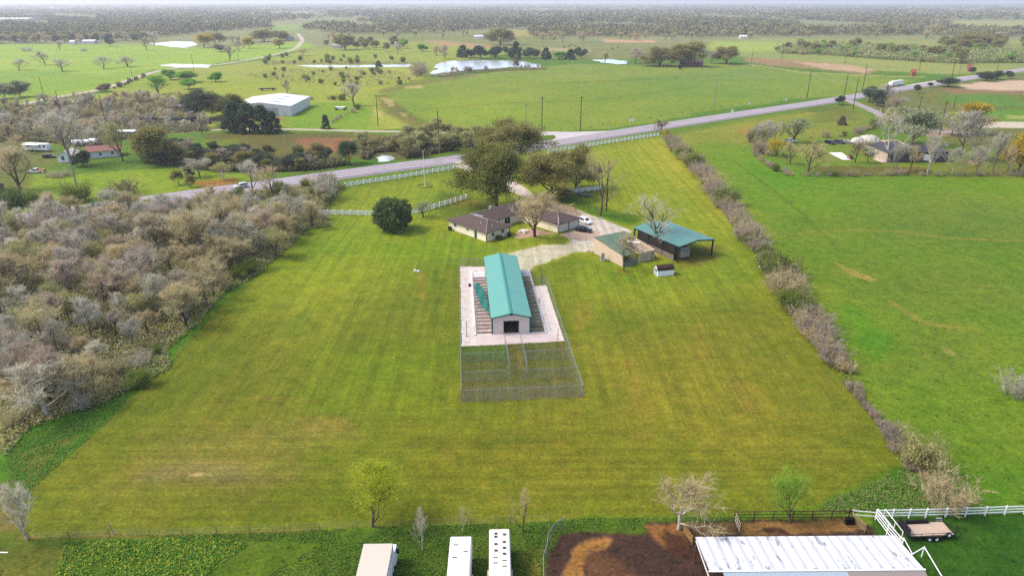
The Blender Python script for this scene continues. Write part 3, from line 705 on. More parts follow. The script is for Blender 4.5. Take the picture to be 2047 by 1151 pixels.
TREES = [
 # around the house
 ('oak', 992, 413, 291, 146, 'oak', 'huge spreading live oak just behind the brown-roofed house', 'brown'),
 ('oak', 1020, 330, 243, 128, 'oak2', 'big live oak beside the highway, behind the tallest oak of the house', 'brown'),
 ('oak', 1102, 392, 306, 116, 'oak2', 'pale olive live oak right of the huge oak behind the house', 'brown'),
 ('oak', 1152, 380, 296, 92, 'oak2', 'rightmost live oak of the clump behind the house', 'brown'),
 ('loose', 1122, 402, 376, 44, 'oak', 'low bushy oak at the foot of the clump behind the house roof', 'brown'),
 ('ball', 785, 460, 398, 76, 'dgreen', 'large round dark evergreen bush on the lawn by the white rail fence', 'dark'),
 ('wide', 846, 434, 401, 44, 'greygreen', 'small crooked bare tree beside the round bush and rail fence', 'dark'),
 ('vase', 1069, 473, 384, 98, 'tan', 'bare tan tree growing in front of the brown house roof', 'brown'),
 ('sparse', 1200, 431, 306, 104, 'brown', 'tall bare tree right of the house beside a black pole', 'brown'),
 ('sparse', 1311, 500, 392, 150, 'pale', 'big bare tree rising between the tan shed and the green carport', 'dark'),
 ('wide', 1247, 543, 468, 64, 'brown', 'small bare tree at the front corner of the tan shed', 'brown'),
 ('bare', 1321, 268, 240, 30, 'darkbrown', 'small bare tree at the end of the white highway fence', 'dark'),
 ('budding', 1328, 282, 258, 30, 'gold', 'yellowish budding sapling where the hedgerow meets the highway', 'grey'),
 # bottom edge
 ('bare', 54, 1078, 968, 84, 'pale', 'bare whitish tree at the lower left corner of the mown lot', 'pale'),
 ('budding', 745, 1052, 936, 144, 'spring', 'round yellow-green budding tree behind the cream box truck', 'brown'),
 ('sparse', 845, 1098, 1020, 46, 'pale', 'thin bare sapling right of the cream box truck', 'pale'),
 ('sparse', 925, 1060, 1012, 36, 'tan', 'small bare sapling in front of the left white trailer', 'pale'),
 ('sparse', 1046, 1062, 986, 66, 'tan', 'bare sapling right of the vented white trailer', 'brown'),
 ('wide', 1357, 1056, 940, 176, 'tan', 'wide bare pale tree at the edge of the feed lot', 'pale'),
 ('budding', 1578, 1044, 950, 96, 'lime', 'bright green budding tree behind the brown pipe fence', 'brown'),
 # right neighbour
 ('sparse', 1768, 322, 219, 92, 'pale', 'tall white-limbed bare sycamore beside the dark house', 'pale'),
 ('loose', 1822, 290, 218, 90, 'greygreen', 'grey-green leafy tree behind the dark house', 'brown'),
 ('loose', 1783, 262, 216, 46, 'khaki', 'khaki tree behind the white-limbed sycamore', 'brown'),
 ('bare', 1918, 316, 216, 92, 'grey', 'large grey bare tree right of the dark house', 'grey'),
 ('loose', 1940, 268, 206, 66, 'gold', 'yellow-leaved tree beyond the grey bare tree', 'brown'),
 ('loose', 1902, 270, 226, 50, 'spring', 'yellow-green bush-like tree behind the grey bare tree', 'brown'),
 ('round', 2034, 346, 260, 60, 'gold', 'orange-green leafy tree at the right edge of the frame', 'brown'),
 ('round', 2075, 356, 262, 80, 'gold', 'orange-green tree cut by the right edge of the frame', 'brown'),
 ('bare', 1984, 346, 264, 46, 'grey', 'bare tree left of the orange-green tree', 'grey'),
 ('bare', 1950, 348, 290, 40, 'grey', 'thin bare tree behind the pasture fence, left of the orange tree', 'grey'),
 ('bare', 2012, 350, 290, 34, 'tan', 'small tan bare tree beside the trunk of the orange tree', 'grey'),
 ('bare', 1854, 347, 268, 56, 'grey', 'bare pale-trunked tree in front of the dark house', 'pale'),
 ('bare', 1818, 342, 290, 44, 'brown', 'small bare tree by the white panel of the dark house', 'brown'),
 ('bare', 1790, 345, 280, 36, 'grey', 'thin bare tree at the left corner of the dark house', 'grey'),
 ('bare', 1903, 348, 295, 44, 'grey', 'bare tree right of the dark house front', 'pale'),
 ('wide', 1709, 326, 284, 44, 'darkbrown', 'small dark-trunked tree on the lawn right of the white slab', 'dark'),
 ('wide', 1729, 311, 280, 40, 'brown', 'crooked small tree on the lawn behind the dark-trunked one', 'dark'),
 ('bare', 1735, 326, 292, 36, 'grey', 'leaning thin tree on the lawn near the dark house', 'grey'),
 ('wide', 1615, 345, 280, 86, 'tan', 'broad bare tan tree left of the white slab', 'brown'),
 ('vase', 1586, 284, 236, 66, 'greygreen', 'vase-shaped tree behind the silver pickup', 'dark'),
 ('bare', 1530, 290, 240, 60, 'grey', 'grey bare tree at the corner of the neighbour plot', 'grey'),
 ('bare', 1549, 284, 250, 40, 'greygreen', 'grey-green bare tree left of the silver pickup', 'grey'),
 ('budding', 1552, 312, 280, 50, 'gold', 'yellow-leaved shrubby tree left of the tan bare trees', 'brown'),
 ('bare', 1580, 328, 284, 46, 'tan', 'tan bare tree between the yellow shrub and the broad tree', 'brown'),
 ('cedar', 1682, 250, 232, 18, 'darkbrown', 'dark small tree on the fence line above the parked cars', 'dark'),
 ('round', 1678, 210, 192, 18, 'cedar2', 'dark round bush at the mouth of the asphalt lane', 'dark'),
 # junction clump by the highway
 ('round', 1738, 205, 174, 34, 'cedar2', 'dark tree clump left of the pole with transformers', 'dark'),
 ('round', 1752, 212, 180, 34, 'cedar2', 'dark tree in the middle of the clump by the highway lane', 'dark'),
 ('bare', 1765, 214, 166, 46, 'grey', 'grey bare tree rising over the dark clump by the highway', 'grey'),
 ('bare', 1790, 226, 192, 40, 'purple', 'purplish bare tree right of the dark clump', 'grey'),
 ('round', 1832, 186, 170, 15, 'cedar2', 'small dark bush right behind the white truck', 'dark'),
 ('round', 1859, 175, 165, 10, 'cedar2', 'smallest dark bush on the kerb of the highway', 'dark'),
 ('round', 1895, 174, 156, 38, 'cedar2', 'wide dark green bush beside the highway kerb', 'dark'),
 ('round', 1970, 163, 144, 34, 'cedar2', 'left dark bush of the pair farther along the highway', 'dark'),
 ('round', 1993, 160, 142, 26, 'cedar2', 'right dark bush of the pair farther along the highway', 'dark'),
 ('round', 2018, 157, 143, 16, 'cedar2', 'last dark bush along the highway at the right', 'dark'),
 ('round', 1943, 147, 135, 12, 'cedar2', 'dark bush beyond the highway near the red hut', 'dark'),
 # oaks beyond the big field
 ('oak', 1318, 132, 95, 74, 'oak2', 'dark live oak at the upper edge of the big field', 'dark'),
 ('oak', 1360, 134, 90, 60, 'oak2', 'second live oak at the upper edge of the big field', 'dark'),
 ('loose', 1388, 134, 82, 54, 'khaki', 'tall khaki tree over the brick house beyond the field', 'brown'),
 ('oak', 1452, 128, 94, 56, 'oak2', 'dark round oak right of the brick house beyond the field', 'dark'),
 ('bare', 1270, 128, 96, 44, 'purple', 'purplish bare tree left of the field oaks', 'grey'),
 ('bare', 1290, 126, 100, 30, 'brown', 'brown bare tree between the field oaks', 'grey'),
 ('bare', 1209, 127, 103, 28, 'brown', 'lone bare tree standing in front of the small pond', 'brown'),
 ('bare', 1423, 128, 100, 26, 'grey', 'grey bare tree between the brick house and the round oak', 'grey'),
 ('round', 1358, 140, 129, 9, 'cedar2', 'small lone bush at the edge of the big field', 'dark'),
 # left middle
 ('oak', 405, 238, 182, 70, 'cedar2', 'dark live oak left of the white metal barn', 'dark'),
 ('oak', 452, 234, 190, 88, 'oak', 'broad live oak beside the white metal barn', 'dark'),
 ('cedar', 470, 264, 204, 44, 'cedar', 'tall dark cedar at the left end of the row before the white barn', 'dark'),
 ('cedar', 500, 266, 208, 44, 'cedar', 'dark cedar in the row before the white barn', 'dark'),
 ('cedar', 525, 266, 212, 42, 'cedar', 'dark pine-like cedar before the door of the white barn', 'dark'),
 ('cedar', 546, 266, 224, 34, 'cedar', 'right-hand cedar of the row before the white barn', 'dark'),
 ('vase', 708, 212, 164, 42, 'grey', 'lone bare tree on the hedge line right of the white barn', 'dark'),
 ('cedar', 652, 258, 230, 18, 'cedar2', 'small ragged evergreen beside the gravel lane', 'dark'),
 ('round', 41, 194, 162, 40, 'greygreen', 'grey-green round tree in the lower left of the far pasture', 'dark'),
 ('round', 10, 198, 168, 44, 'greygreen', 'grey tree at the left edge of the far pasture', 'dark'),
 ('round', 375, 165, 143, 46, 'green', 'bright green bushy tree beside the country road', 'brown'),
 ('round', 378, 178, 158, 36, 'green', 'smaller bright green bush below the bushy one', 'brown'),
 ('round', 342, 160, 140, 30, 'green', 'bright green tree left of the bushy one', 'brown'),
 ('budding', 318, 188, 150, 56, 'green', 'yellow-green airy tree at the bend of the country road', 'brown'),
 ('round', 431, 164, 145, 26, 'green', 'small round green tree alone right of the bushy ones', 'brown'),
 ('round', 208, 184, 168, 26, 'darkbrown', 'dark bush in the verge of the country road', 'dark'),
 ('round', 30, 216, 206, 20, 'cedar', 'dark bush where the country road leaves the frame', 'dark'),
 ('bare', 38, 141, 118, 40, 'grey', 'leftmost bare tree of the far pasture', 'dark'),
 ('bare', 91, 130, 102, 38, 'grey', 'bare tree standing tallest in the far left pasture', 'dark'),
 ('bare', 125, 143, 117, 40, 'grey', 'bare bushy tree right of the tallest pasture tree', 'dark'),
 ('bare', 208, 138, 113, 44, 'grey', 'bare spreading tree in the middle of the left pasture', 'dark'),
 ('bare', 255, 134, 112, 44, 'grey', 'bare dense tree right of the spreading pasture tree', 'dark'),
 ('bare', 120, 100, 80, 16, 'grey', 'thin bare tree near the far fence of the left pasture', 'dark'),
 ('brush', 55, 103, 94, 24, 'grey', 'low grey scrub patch near the top left pasture edge', 'dark'),
 ('brush', 168, 103, 95, 18, 'grey', 'low grey scrub patch below the far trailers', 'dark'),
 ('round', 220, 93, 78, 18, 'cedar', 'dark evergreen beside the far white trailers', 'dark'),
 ('bare', 293, 101, 72, 22, 'purple', 'bare tree at the left bank of the far pond', 'dark'),
 ('bare', 308, 91, 62, 26, 'grey', 'taller bare tree behind the far pond bank', 'dark'),
 ('loose', 408, 96, 68, 38, 'gold', 'golden rounded tree right of the far pond', 'brown'),
 ('loose', 432, 92, 66, 40, 'oak2', 'olive tree behind the golden tree at the far pond', 'brown'),
 ('bare', 460, 122, 90, 26, 'purple', 'bare tree on the verge in the upper middle pasture', 'dark'),
 ('round', 442, 104, 90, 24, 'darkbrown', 'dark low tree beneath the golden trees', 'dark'),
 ('bare', 478, 104, 82, 24, 'purple', 'bare purple tree right of the low dark trees', 'dark'),
 ('loose', 499, 97, 75, 24, 'gold', 'small golden tree alone in the upper pasture', 'brown'),
 ('loose', 559, 97, 78, 26, 'gold', 'small golden tree left of the country road', 'brown'),
 ('oak', 528, 84, 60, 46, 'oak2', 'dark spreading oak by the far farmhouse', 'dark'),
 ('oak', 560, 82, 62, 40, 'oak2', 'second dark oak by the far farmhouse', 'dark'),
 ('wide', 604, 112, 96, 34, 'tan', 'bare crooked tree beside the country road bend', 'dark'),
 ('oak', 690, 100, 70, 44, 'oak2', 'dark oak right of the little far shed', 'dark'),
 ('round', 806, 97, 78, 22, 'lime', 'bright lime green tree in the middle distance', 'brown'),
 ('round', 845, 103, 88, 22, 'lime', 'smaller lime green tree right of the bright one', 'brown'),
 ('oak', 1000, 90, 58, 62, 'oak2', 'broad dark oak mass beside the far tan field', 'dark'),
 ('cedar', 1032, 118, 84, 22, 'cedar', 'pointed cedar on the far bank of the wide pond', 'dark'),
 ('round', 962, 118, 92, 28, 'cedar', 'dark cedar in the middle of the pond bank row', 'dark'),
 ('round', 990, 117, 93, 26, 'cedar', 'broad cedar right of the middle one on the pond bank', 'dark'),
 ('cedar', 925, 115, 91, 24, 'cedar', 'leftmost dark cedar on the pond bank', 'dark'),
 ('round', 942, 116, 100, 18, 'cedar', 'short cedar on the pond bank', 'dark'),
 ('cedar', 1092, 119, 96, 22, 'cedar', 'dark cedar right of the wide pond', 'dark'),
 ('cedar', 1140, 119, 99, 22, 'cedar', 'pointed dark cedar between the two ponds', 'dark'),
 ('round', 1162, 117, 103, 20, 'cedar', 'rounded cedar left of the small pond', 'dark'),
 ('round', 1058, 118, 96, 24, 'cedar2', 'cedar at the right end of the pond bank row', 'dark'),
 ('round', 1118, 119, 104, 30, 'green', 'green tree between the cedars right of the pond', 'brown'),
 ('cedar', 1031, 131, 111, 12, 'darkbrown', 'small dark tree standing on the spit in the pond', 'dark'),
 ('brush', 835, 152, 120, 34, 'purple', 'purple bare thicket at the left shore of the wide pond', 'dark'),
 ('brush', 850, 148, 126, 24, 'purple', 'lower purple thicket beside the pond shore', 'dark'),
 ('brush', 936, 144, 132, 22, 'darkbrown', 'dark brushy islet in the wide pond', 'dark'),
 ('cedar', 757, 134, 122, 14, 'cedar', 'tiny dark evergreen on the thin strip of water', 'dark'),
 ('bare', 795, 109, 88, 22, 'grey', 'bare tree standing below the lime green trees', 'dark'),
 ('bare', 890, 118, 90, 30, 'purple', 'purplish bare tree left of the pond cedars', 'dark'),
 ('bare', 873, 112, 90, 26, 'brown', 'brown bare tree left of the purplish one', 'dark'),
 ('bare', 575, 188, 159, 20, 'purple', 'thin bare tree right behind the white barn roof', 'dark'),
 # left: around the white cottage
 ('vase', 40, 378, 290, 96, 'brown', 'big brown many-stemmed bare tree left of the orange truck', 'brown'),
 ('wide', 145, 330, 218, 90, 'grey', 'large grey bare tree rising behind the white cottage', 'grey'),
 ('round', 165, 333, 304, 34, 'cedar', 'small round dark tree in front of the white cottage', 'dark'),
 ('budding', 246, 322, 238, 70, 'khaki', 'yellow-green budding tree right of the white cottage', 'brown'),
 ('loose', 318, 330, 254, 76, 'oak2', 'big olive tree at the edge of the bright lawn', 'brown'),
 ('wide', 448, 360, 322, 44, 'khaki', 'small pale forked tree at the right end of the bright lawn', 'pale'),
 ('bare', 400, 354, 316, 60, 'grey', 'grey bare tree in the hedge right of the bright lawn', 'grey'),
 ('bare', 505, 382, 318, 60, 'pale', 'pale bare tree leaning over the silver car on the highway', 'grey'),
 ('wide', 545, 392, 330, 60, 'tan', 'dark forked bare tree beside the highway verge', 'dark'),
 ('greenbrush', 152, 402, 366, 66, 'shrub', 'olive bush below the pale pole on the bright lawn', 'grey'),
 ('brush', 252, 388, 358, 70, 'darkbrown', 'brown brush around a black stump on the bright lawn', 'grey'),
 ('greenbrush', 30, 412, 376, 70, 'dgreen', 'dark green bush at the left edge by the highway', 'grey'),
 ('greenbrush', 76, 408, 380, 56, 'shrub', 'dark olive bush second from the left edge by the highway', 'grey'),
 ('brush', 117, 353, 342, 56, 'purple', 'low purple brush pile below the white cottage', 'grey'),
 ('brush', 655, 398, 344, 56, 'grey', 'grey bare bush at the corner of the white rail fence', 'grey'),
 ('loose', 700, 328, 283, 44, 'cedar', 'dark evergreen beside the small dark pond', 'dark'),
 ('brush', 1880, 1012, 940, 116, 'brown', 'big tangle of brown bare brush above the white rail fence', 'grey'),
 ('brush', 2030, 790, 736, 78, 'grey', 'rounded grey bare bush at the right edge of the pasture', 'grey'),
 ('greenbrush', 1835, 930, 872, 90, 'khaki', 'olive green bush in the lower hedgerow', 'grey'),
 ('bare', 95, 830, 725, 150, 'pale', 'whitish bare spreading tree at the front of the left thicket', 'pale'),
 ('vase', 384, 525, 415, 106, 'brown', 'tall brown vase-shaped bare tree in the left thicket', 'dark'),
 ('sparse', 302, 622, 545, 56, 'brown', 'bare tree with a dark leaning trunk in the left thicket', 'dark'),
]
for k, px, pb, ptp, wp, tint, lb, bk in TREES: pt(k, px, pb, ptp, wp, tint, lb, None, bk)

def scatter(P, n, mind, ys=1.0):
    """n points inside world polygon P, at least mind apart"""
    xs = [p[0] for p in P]; yy = [p[1] for p in P]; out = []; tries = 0
    while len(out) < n and tries < n*60:
        tries += 1; p = (rnd.uniform(min(xs), max(xs)), rnd.uniform(min(yy), max(yy)))
        if not inpoly(p, P): continue
        if any((p[0]-q[0])**2+((p[1]-q[1])*ys)**2 < mind*mind for q in out): continue
        out.append(p)
    return out
KEEP = [tuple(G(a[1], a[2])[:2])+(2.0,) for a in TREES]
def clear(p, d=1.2): return all((p[0]-q[0])**2+(p[1]-q[1])**2 > (d*q[2]*.6)**2 for q in KEEP)
LOOKS = [  # kind, tint, bark, height range, half width factor, share, look
 ('bare', 'grey', 'grey', (5, 10), .4, 22, 'grey bare tree'), ('bare', 'brown', 'dark', (4.5, 9.5), .44, 20, 'brown bare tree'),
 ('vase', 'purple', 'dark', (4, 9.5), .5, 14, 'purplish vase-shaped bare tree'), ('wide', 'tan', 'grey', (5, 9), .5, 10, 'tan spreading bare tree'),
 ('budding', 'khaki', 'brown', (4.5, 7), .5, 14, 'yellow-green budding tree'), ('bare', 'pale', 'pale', (5, 7.5), .45, 7, 'whitish bare tree')]
def pick(looks):
    t = rnd.uniform(0, sum(l[5] for l in looks))
    for l in looks:
        t -= l[5]
        if t <= 0: return l
    return looks[-1]
def wood(P, n, mind, where, looks=LOOKS, hs=1.0):
    for p in scatter(P, n, mind):
        if not clear(p): continue
        k, ti, bk, hr, wf, _, look = pick(looks); h = rnd.uniform(*hr)*hs
        plant(k, (p[0], p[1], 0), h, h*wf*rnd.uniform(.85, 1.2), ti, look+' '+where, look+'s '+where, bk)
TW_ = gp(THICKET); front = [p for p in TW_]
# the thicket in three depths
def band(P, y0, y1): # cut of a world polygon between two distances (kept simple: filter points)
    return lambda q: y0 <= q[1] < y1
pts = scatter(TW_, 440, 3.0)
SHR = [('brush', 'brown', '', (2.6, 3.8), .62, 6, 'brown bare shrub'), ('greenbrush', 'shrub', '', (2.2, 3.6), .62, 7, 'olive green shrub'), ('brush', 'grey', '', (2.4, 3.6), .6, 4, 'grey bare shrub')]
for p in pts:
    if not clear(p, 2): continue
    if p[0] < -0.80*p[1]-6: continue
    dE = sdist(TW_, np.array([p[0]]), np.array([p[1]]))[0]
    dp = 'near part' if p[1] < 105 else 'lower middle' if p[1] < 130 else 'middle' if p[1] < 160 else 'upper middle' if p[1] < 190 else 'far part'
    q_ = p[0]/p[1]
    wh = 'in the '+dp+' of the left thicket'+(' by the mown lot' if dE < 7 else ' by the frame edge' if q_ < -.6 else '')
    edge = dE < 4.0
    L_ = pick(SHR if (edge and rnd.random() < .75) or rnd.random() < .2 else LOOKS)
    k, ti, bk, hr, wf, _, look = L_; h = rnd.uniform(*hr)*(1.12 if k not in ('brush', 'greenbrush') else 1)*(.6 if p[1] > 195 and k not in ('brush', 'greenbrush') else 1)
    if p[1] > 205: h *= .8
    plant(k, (p[0], p[1], 0), h, h*wf*rnd.uniform(.85, 1.2), ti, look+' '+wh, look+'s '+wh, bk or 'grey')
W2 = lambda *q: gp(q)
wood(W2((-80, 226), (60, 214), (190, 206), (300, 200), (372, 205), (385, 232), (420, 262), (300, 268), (215, 286), (182, 296), (60, 282), (-90, 288)), 150, 4.4, 'in the wood behind the white cottage', LOOKS)
DK = [('round', 'cedar2', 'dark', (4, 6), .55, 5, 'dark green bushy tree'), ('bare', 'purple', 'grey', (5, 7.5), .5, 6, 'purplish bare tree'), ('loose', 'oak2', 'brown', (4.5, 7), .5, 3, 'olive leafy tree'), ('bare', 'grey', 'grey', (5, 7), .5, 4, 'grey bare tree')]
wood(W2((268, 300), (330, 290), (420, 302), (560, 322), (640, 318), (700, 330), (620, 340), (560, 342), (480, 340), (440, 342), (360, 332), (290, 326)), 90, 3.4, 'in the belt between bright lawn and highway', DK)
OB = [('bare', 'brown', 'brown', (6.5, 9.5), .45, 7, 'brown bare tree'), ('loose', 'khaki', 'brown', (6, 8.5), .45, 5, 'khaki leafy tree'), ('bare', 'purple', 'dark', (6.5, 9), .42, 4, 'purplish bare tree'), ('round', 'oak2', 'dark', (4, 6), .55, 3, 'olive round tree')]
wood(W2((722, 294), (800, 276), (900, 270), (960, 272), (952, 298), (900, 303), (812, 318), (800, 302), (746, 304), (735, 322), (722, 318)), 80, 3.2, 'in the tree belt along the highway', OB)
wood(W2((350, 345), (378, 335), (395, 372), (350, 385)), 6, 4, 'left of the clay patch by the highway', DK, .8)
wood(W2((400, 395), (520, 384), (600, 372), (660, 362), (660, 378), (520, 402), (420, 410)), 10, 4, 'on the near verge of the highway', SHR, 1.0)
wood(W2((-200, 300), (20, 292), (60, 320), (20, 345), (-200, 380)), 18, 5, 'left of the parked camper', LOOKS)
# hedgerow on the right: shrubs strung along the boundary
def lineup(pts_px, step, off, hs, label, group, looks, tw=.6):
    P = [G(*p) for p in pts_px]; acc = 0
    for a, b in zip(P[:-1], P[1:]):
        L = (b-a).length; n = max(1, int(L/step))
        for i in range(n):
            c = a.lerp(b, (i+rnd.random()*.7)/n); k, ti, look = looks[rnd.randrange(len(looks))]
            h = hs*rnd.choice((.5, .75, .9, 1.0, 1.1, 1.3, 1.5))*rnd.uniform(.85, 1.1)
            plant(k, (c.x+rnd.uniform(-off, off), c.y+rnd.uniform(-off, off), 0), h, h*tw*rnd.uniform(.85, 1.25), ti, look+' '+label, look+'s '+label)
HL = [('brush', 'purple', 'grey-brown bare shrub'), ('brush', 'brown', 'brown bare shrub'), ('brush', 'purple', 'grey-brown bare shrub'), ('brush', 'tan', 'tan bare shrub'), ('brush', 'brown', 'brown bare shrub'), ('brush', 'purple', 'grey-brown bare shrub'), ('greenbrush', 'shrub', 'olive shrub')]
lineup([(1338, 282), (1352, 302), (1384, 332), (1408, 358)], 2.2, 1.0, 3.6, 'at the highway end of the hedgerow', '', HL, .85)
lineup([(1408, 358), (1440, 402), (1470, 440), (1488, 466)], 1.8, .9, 3.4, 'in the far half of the hedgerow', '', HL, .85)
lineup([(1488, 466), (1535, 528), (1568, 570), (1592, 616)], 1.5, .9, 3.4, 'in the middle of the hedgerow', '', HL, .85)
lineup([(1592, 616), (1625, 665), (1660, 712), (1700, 748)], 1.3, .8, 3.1, 'in the near half of the hedgerow', '', HL, .85)
lineup([(1696, 768), (1730, 812), (1765, 858)], .8, .15, 1.0, 'of the narrow brown vine strip on the boundary fence', '', [('vines', 'purple', 'low purple-brown tangle')], .8)
lineup([(1768, 866), (1800, 905), (1840, 955), (1870, 990)], 1.4, .7, 2.2, 'at the low end of the hedgerow', '', HL)
lineup([(1508, 300), (1520, 322), (1552, 342), (1580, 352), (1700, 352), (1800, 350), (1880, 352)], 2.8, .7, 2.0, 'along the front fence of the dark house', '', HL)
lineup([(1512, 262), (1516, 290), (1530, 312)], 3, 1.5, 4, 'at the corner of the neighbour plot', '', HL)
lineup([(1618, 276), (1700, 272), (1740, 260), (1762, 246)], 4, 1.2, 3.0, 'behind the parked cars of the neighbour', '', HL)
lineup([(1890, 352), (2047, 352), (2120, 354)], 3.2, .7, 1.8, 'under the trees at the right edge', '', HL)
lineup([(622, 200), (650, 199), (700, 201)], 6, 1.5, 3, 'on the ditch right of the white barn', '', HL)
lineup([(716, 216), (700, 228), (672, 240), (660, 250)], 5, 1, 2.4, 'along the ditch below the lone bare tree', '', HL)
lineup([(200, 182), (236, 176), (258, 166), (292, 153)], 7, 1, 3, 'in the verge of the country road', '', [('greenbrush', 'darkbrown', 'dark shrub')])
wood(gp([(905, 120), (960, 119), (1040, 120), (1170, 120), (1175, 112), (1040, 110), (905, 112)]), 46, 5, 'on the far bank of the wide pond', [('bare', 'grey', 'grey', (8, 12), .5, 3, 'grey bare tree'), ('bare', 'brown', 'dark', (7, 11), .5, 3, 'brown bare tree'), ('round', 'cedar2', 'dark', (6, 10), .45, 2, 'dark evergreen')])
wood(gp([(880, 146), (930, 144), (1010, 139), (1080, 137), (1080, 134), (1000, 136), (930, 140), (880, 143)]), 16, 4, 'on the near bank of the wide pond', [('brush', 'purple', '', (3, 5), .5, 6, 'purplish scrub clump'), ('bare', 'grey', 'grey', (6, 9), .35, 3, 'thin grey bare tree')])
# scrub over the middle pastures
SC2 = [('brush', 'purple', '', (3, 5), .5, 6, 'purplish scrub clump'), ('greenbrush', 'shrub', '', (2.6, 4.5), .55, 5, 'green scrub clump'), ('bare', 'grey', 'grey', (5, 8), .35, 3, 'thin grey bare tree')]
wood(W2((540, 140), (700, 138), (850, 150), (830, 168), (740, 176), (640, 172), (520, 158)), 80, 5, 'on the scrub pasture below the strip of water', SC2)
wood(W2((520, 116), (560, 112), (820, 118), (850, 126), (600, 129), (520, 133)), 70, 6, 'on the far side of the strip of water', SC2, 1.3)
wood(W2((1540, 96), (1600, 88), (1700, 90), (1760, 96), (2060, 100), (2140, 130), (1900, 128), (1740, 118), (1560, 108)), 130, 8, 'in the green brush right beyond the big field', [('greenbrush', 'khaki', '', (5, 8), .7, 6, 'pale green bushy clump'), ('round', 'lime', 'brown', (6, 9), .6, 3, 'yellow-green leafy tree'), ('loose', 'oak2', 'dark', (9, 13), .55, 3, 'olive spreading tree'), ('bare', 'grey', 'grey', (7, 10), .5, 2, 'grey bare tree')])
wood(W2((1860, 88), (2100, 84), (2140, 108), (1900, 104)), 40, 11, 'in the dark grove at the upper right', [('loose', 'oak2', 'dark', (12, 17), .6, 3, 'dark olive oak')])
wood(W2((640, 88), (720, 84), (860, 92), (880, 104), (760, 110), (660, 104)), 60, 10, 'on the parkland left of the wide pond', [('loose', 'oak2', 'dark', (8, 12), .5, 3, 'olive leafy tree'), ('bare', 'grey', 'grey', (8, 12), .45, 4, 'grey bare tree')])
FAR = [('loose', 'oak2', 'dark', (11, 15), .55, 4, 'olive tree'), ('loose', 'khaki', 'brown', (10, 14), .5, 4, 'khaki tree'), ('vase', 'brown', 'grey', (10, 14), .5, 4, 'brown bare tree'), ('round', 'cedar2', 'dark', (9, 13), .5, 3, 'dark evergreen')]
wood(W2((-40, 89), (290, 84), (300, 78), (-40, 80)), 90, 11, 'along the top edge of the left pasture', FAR)
wood(W2((1060, 85), (1420, 82), (1430, 76), (1060, 76)), 100, 12, 'along the front of the far wood beyond the cattle field', FAR)
wood(W2((1430, 80), (1800, 78), (2060, 78), (2060, 73), (1430, 74)), 100, 12, 'along the front of the far wood at the upper right', FAR)
wood(W2((610, 80), (690, 82), (860, 80), (1000, 76), (1000, 69), (620, 70)), 70, 14, 'along the front of the far wood in the centre', FAR)
wood(W2((400, 92), (470, 96), (480, 86), (380, 78)), 24, 11, 'right of the far pond', FAR)

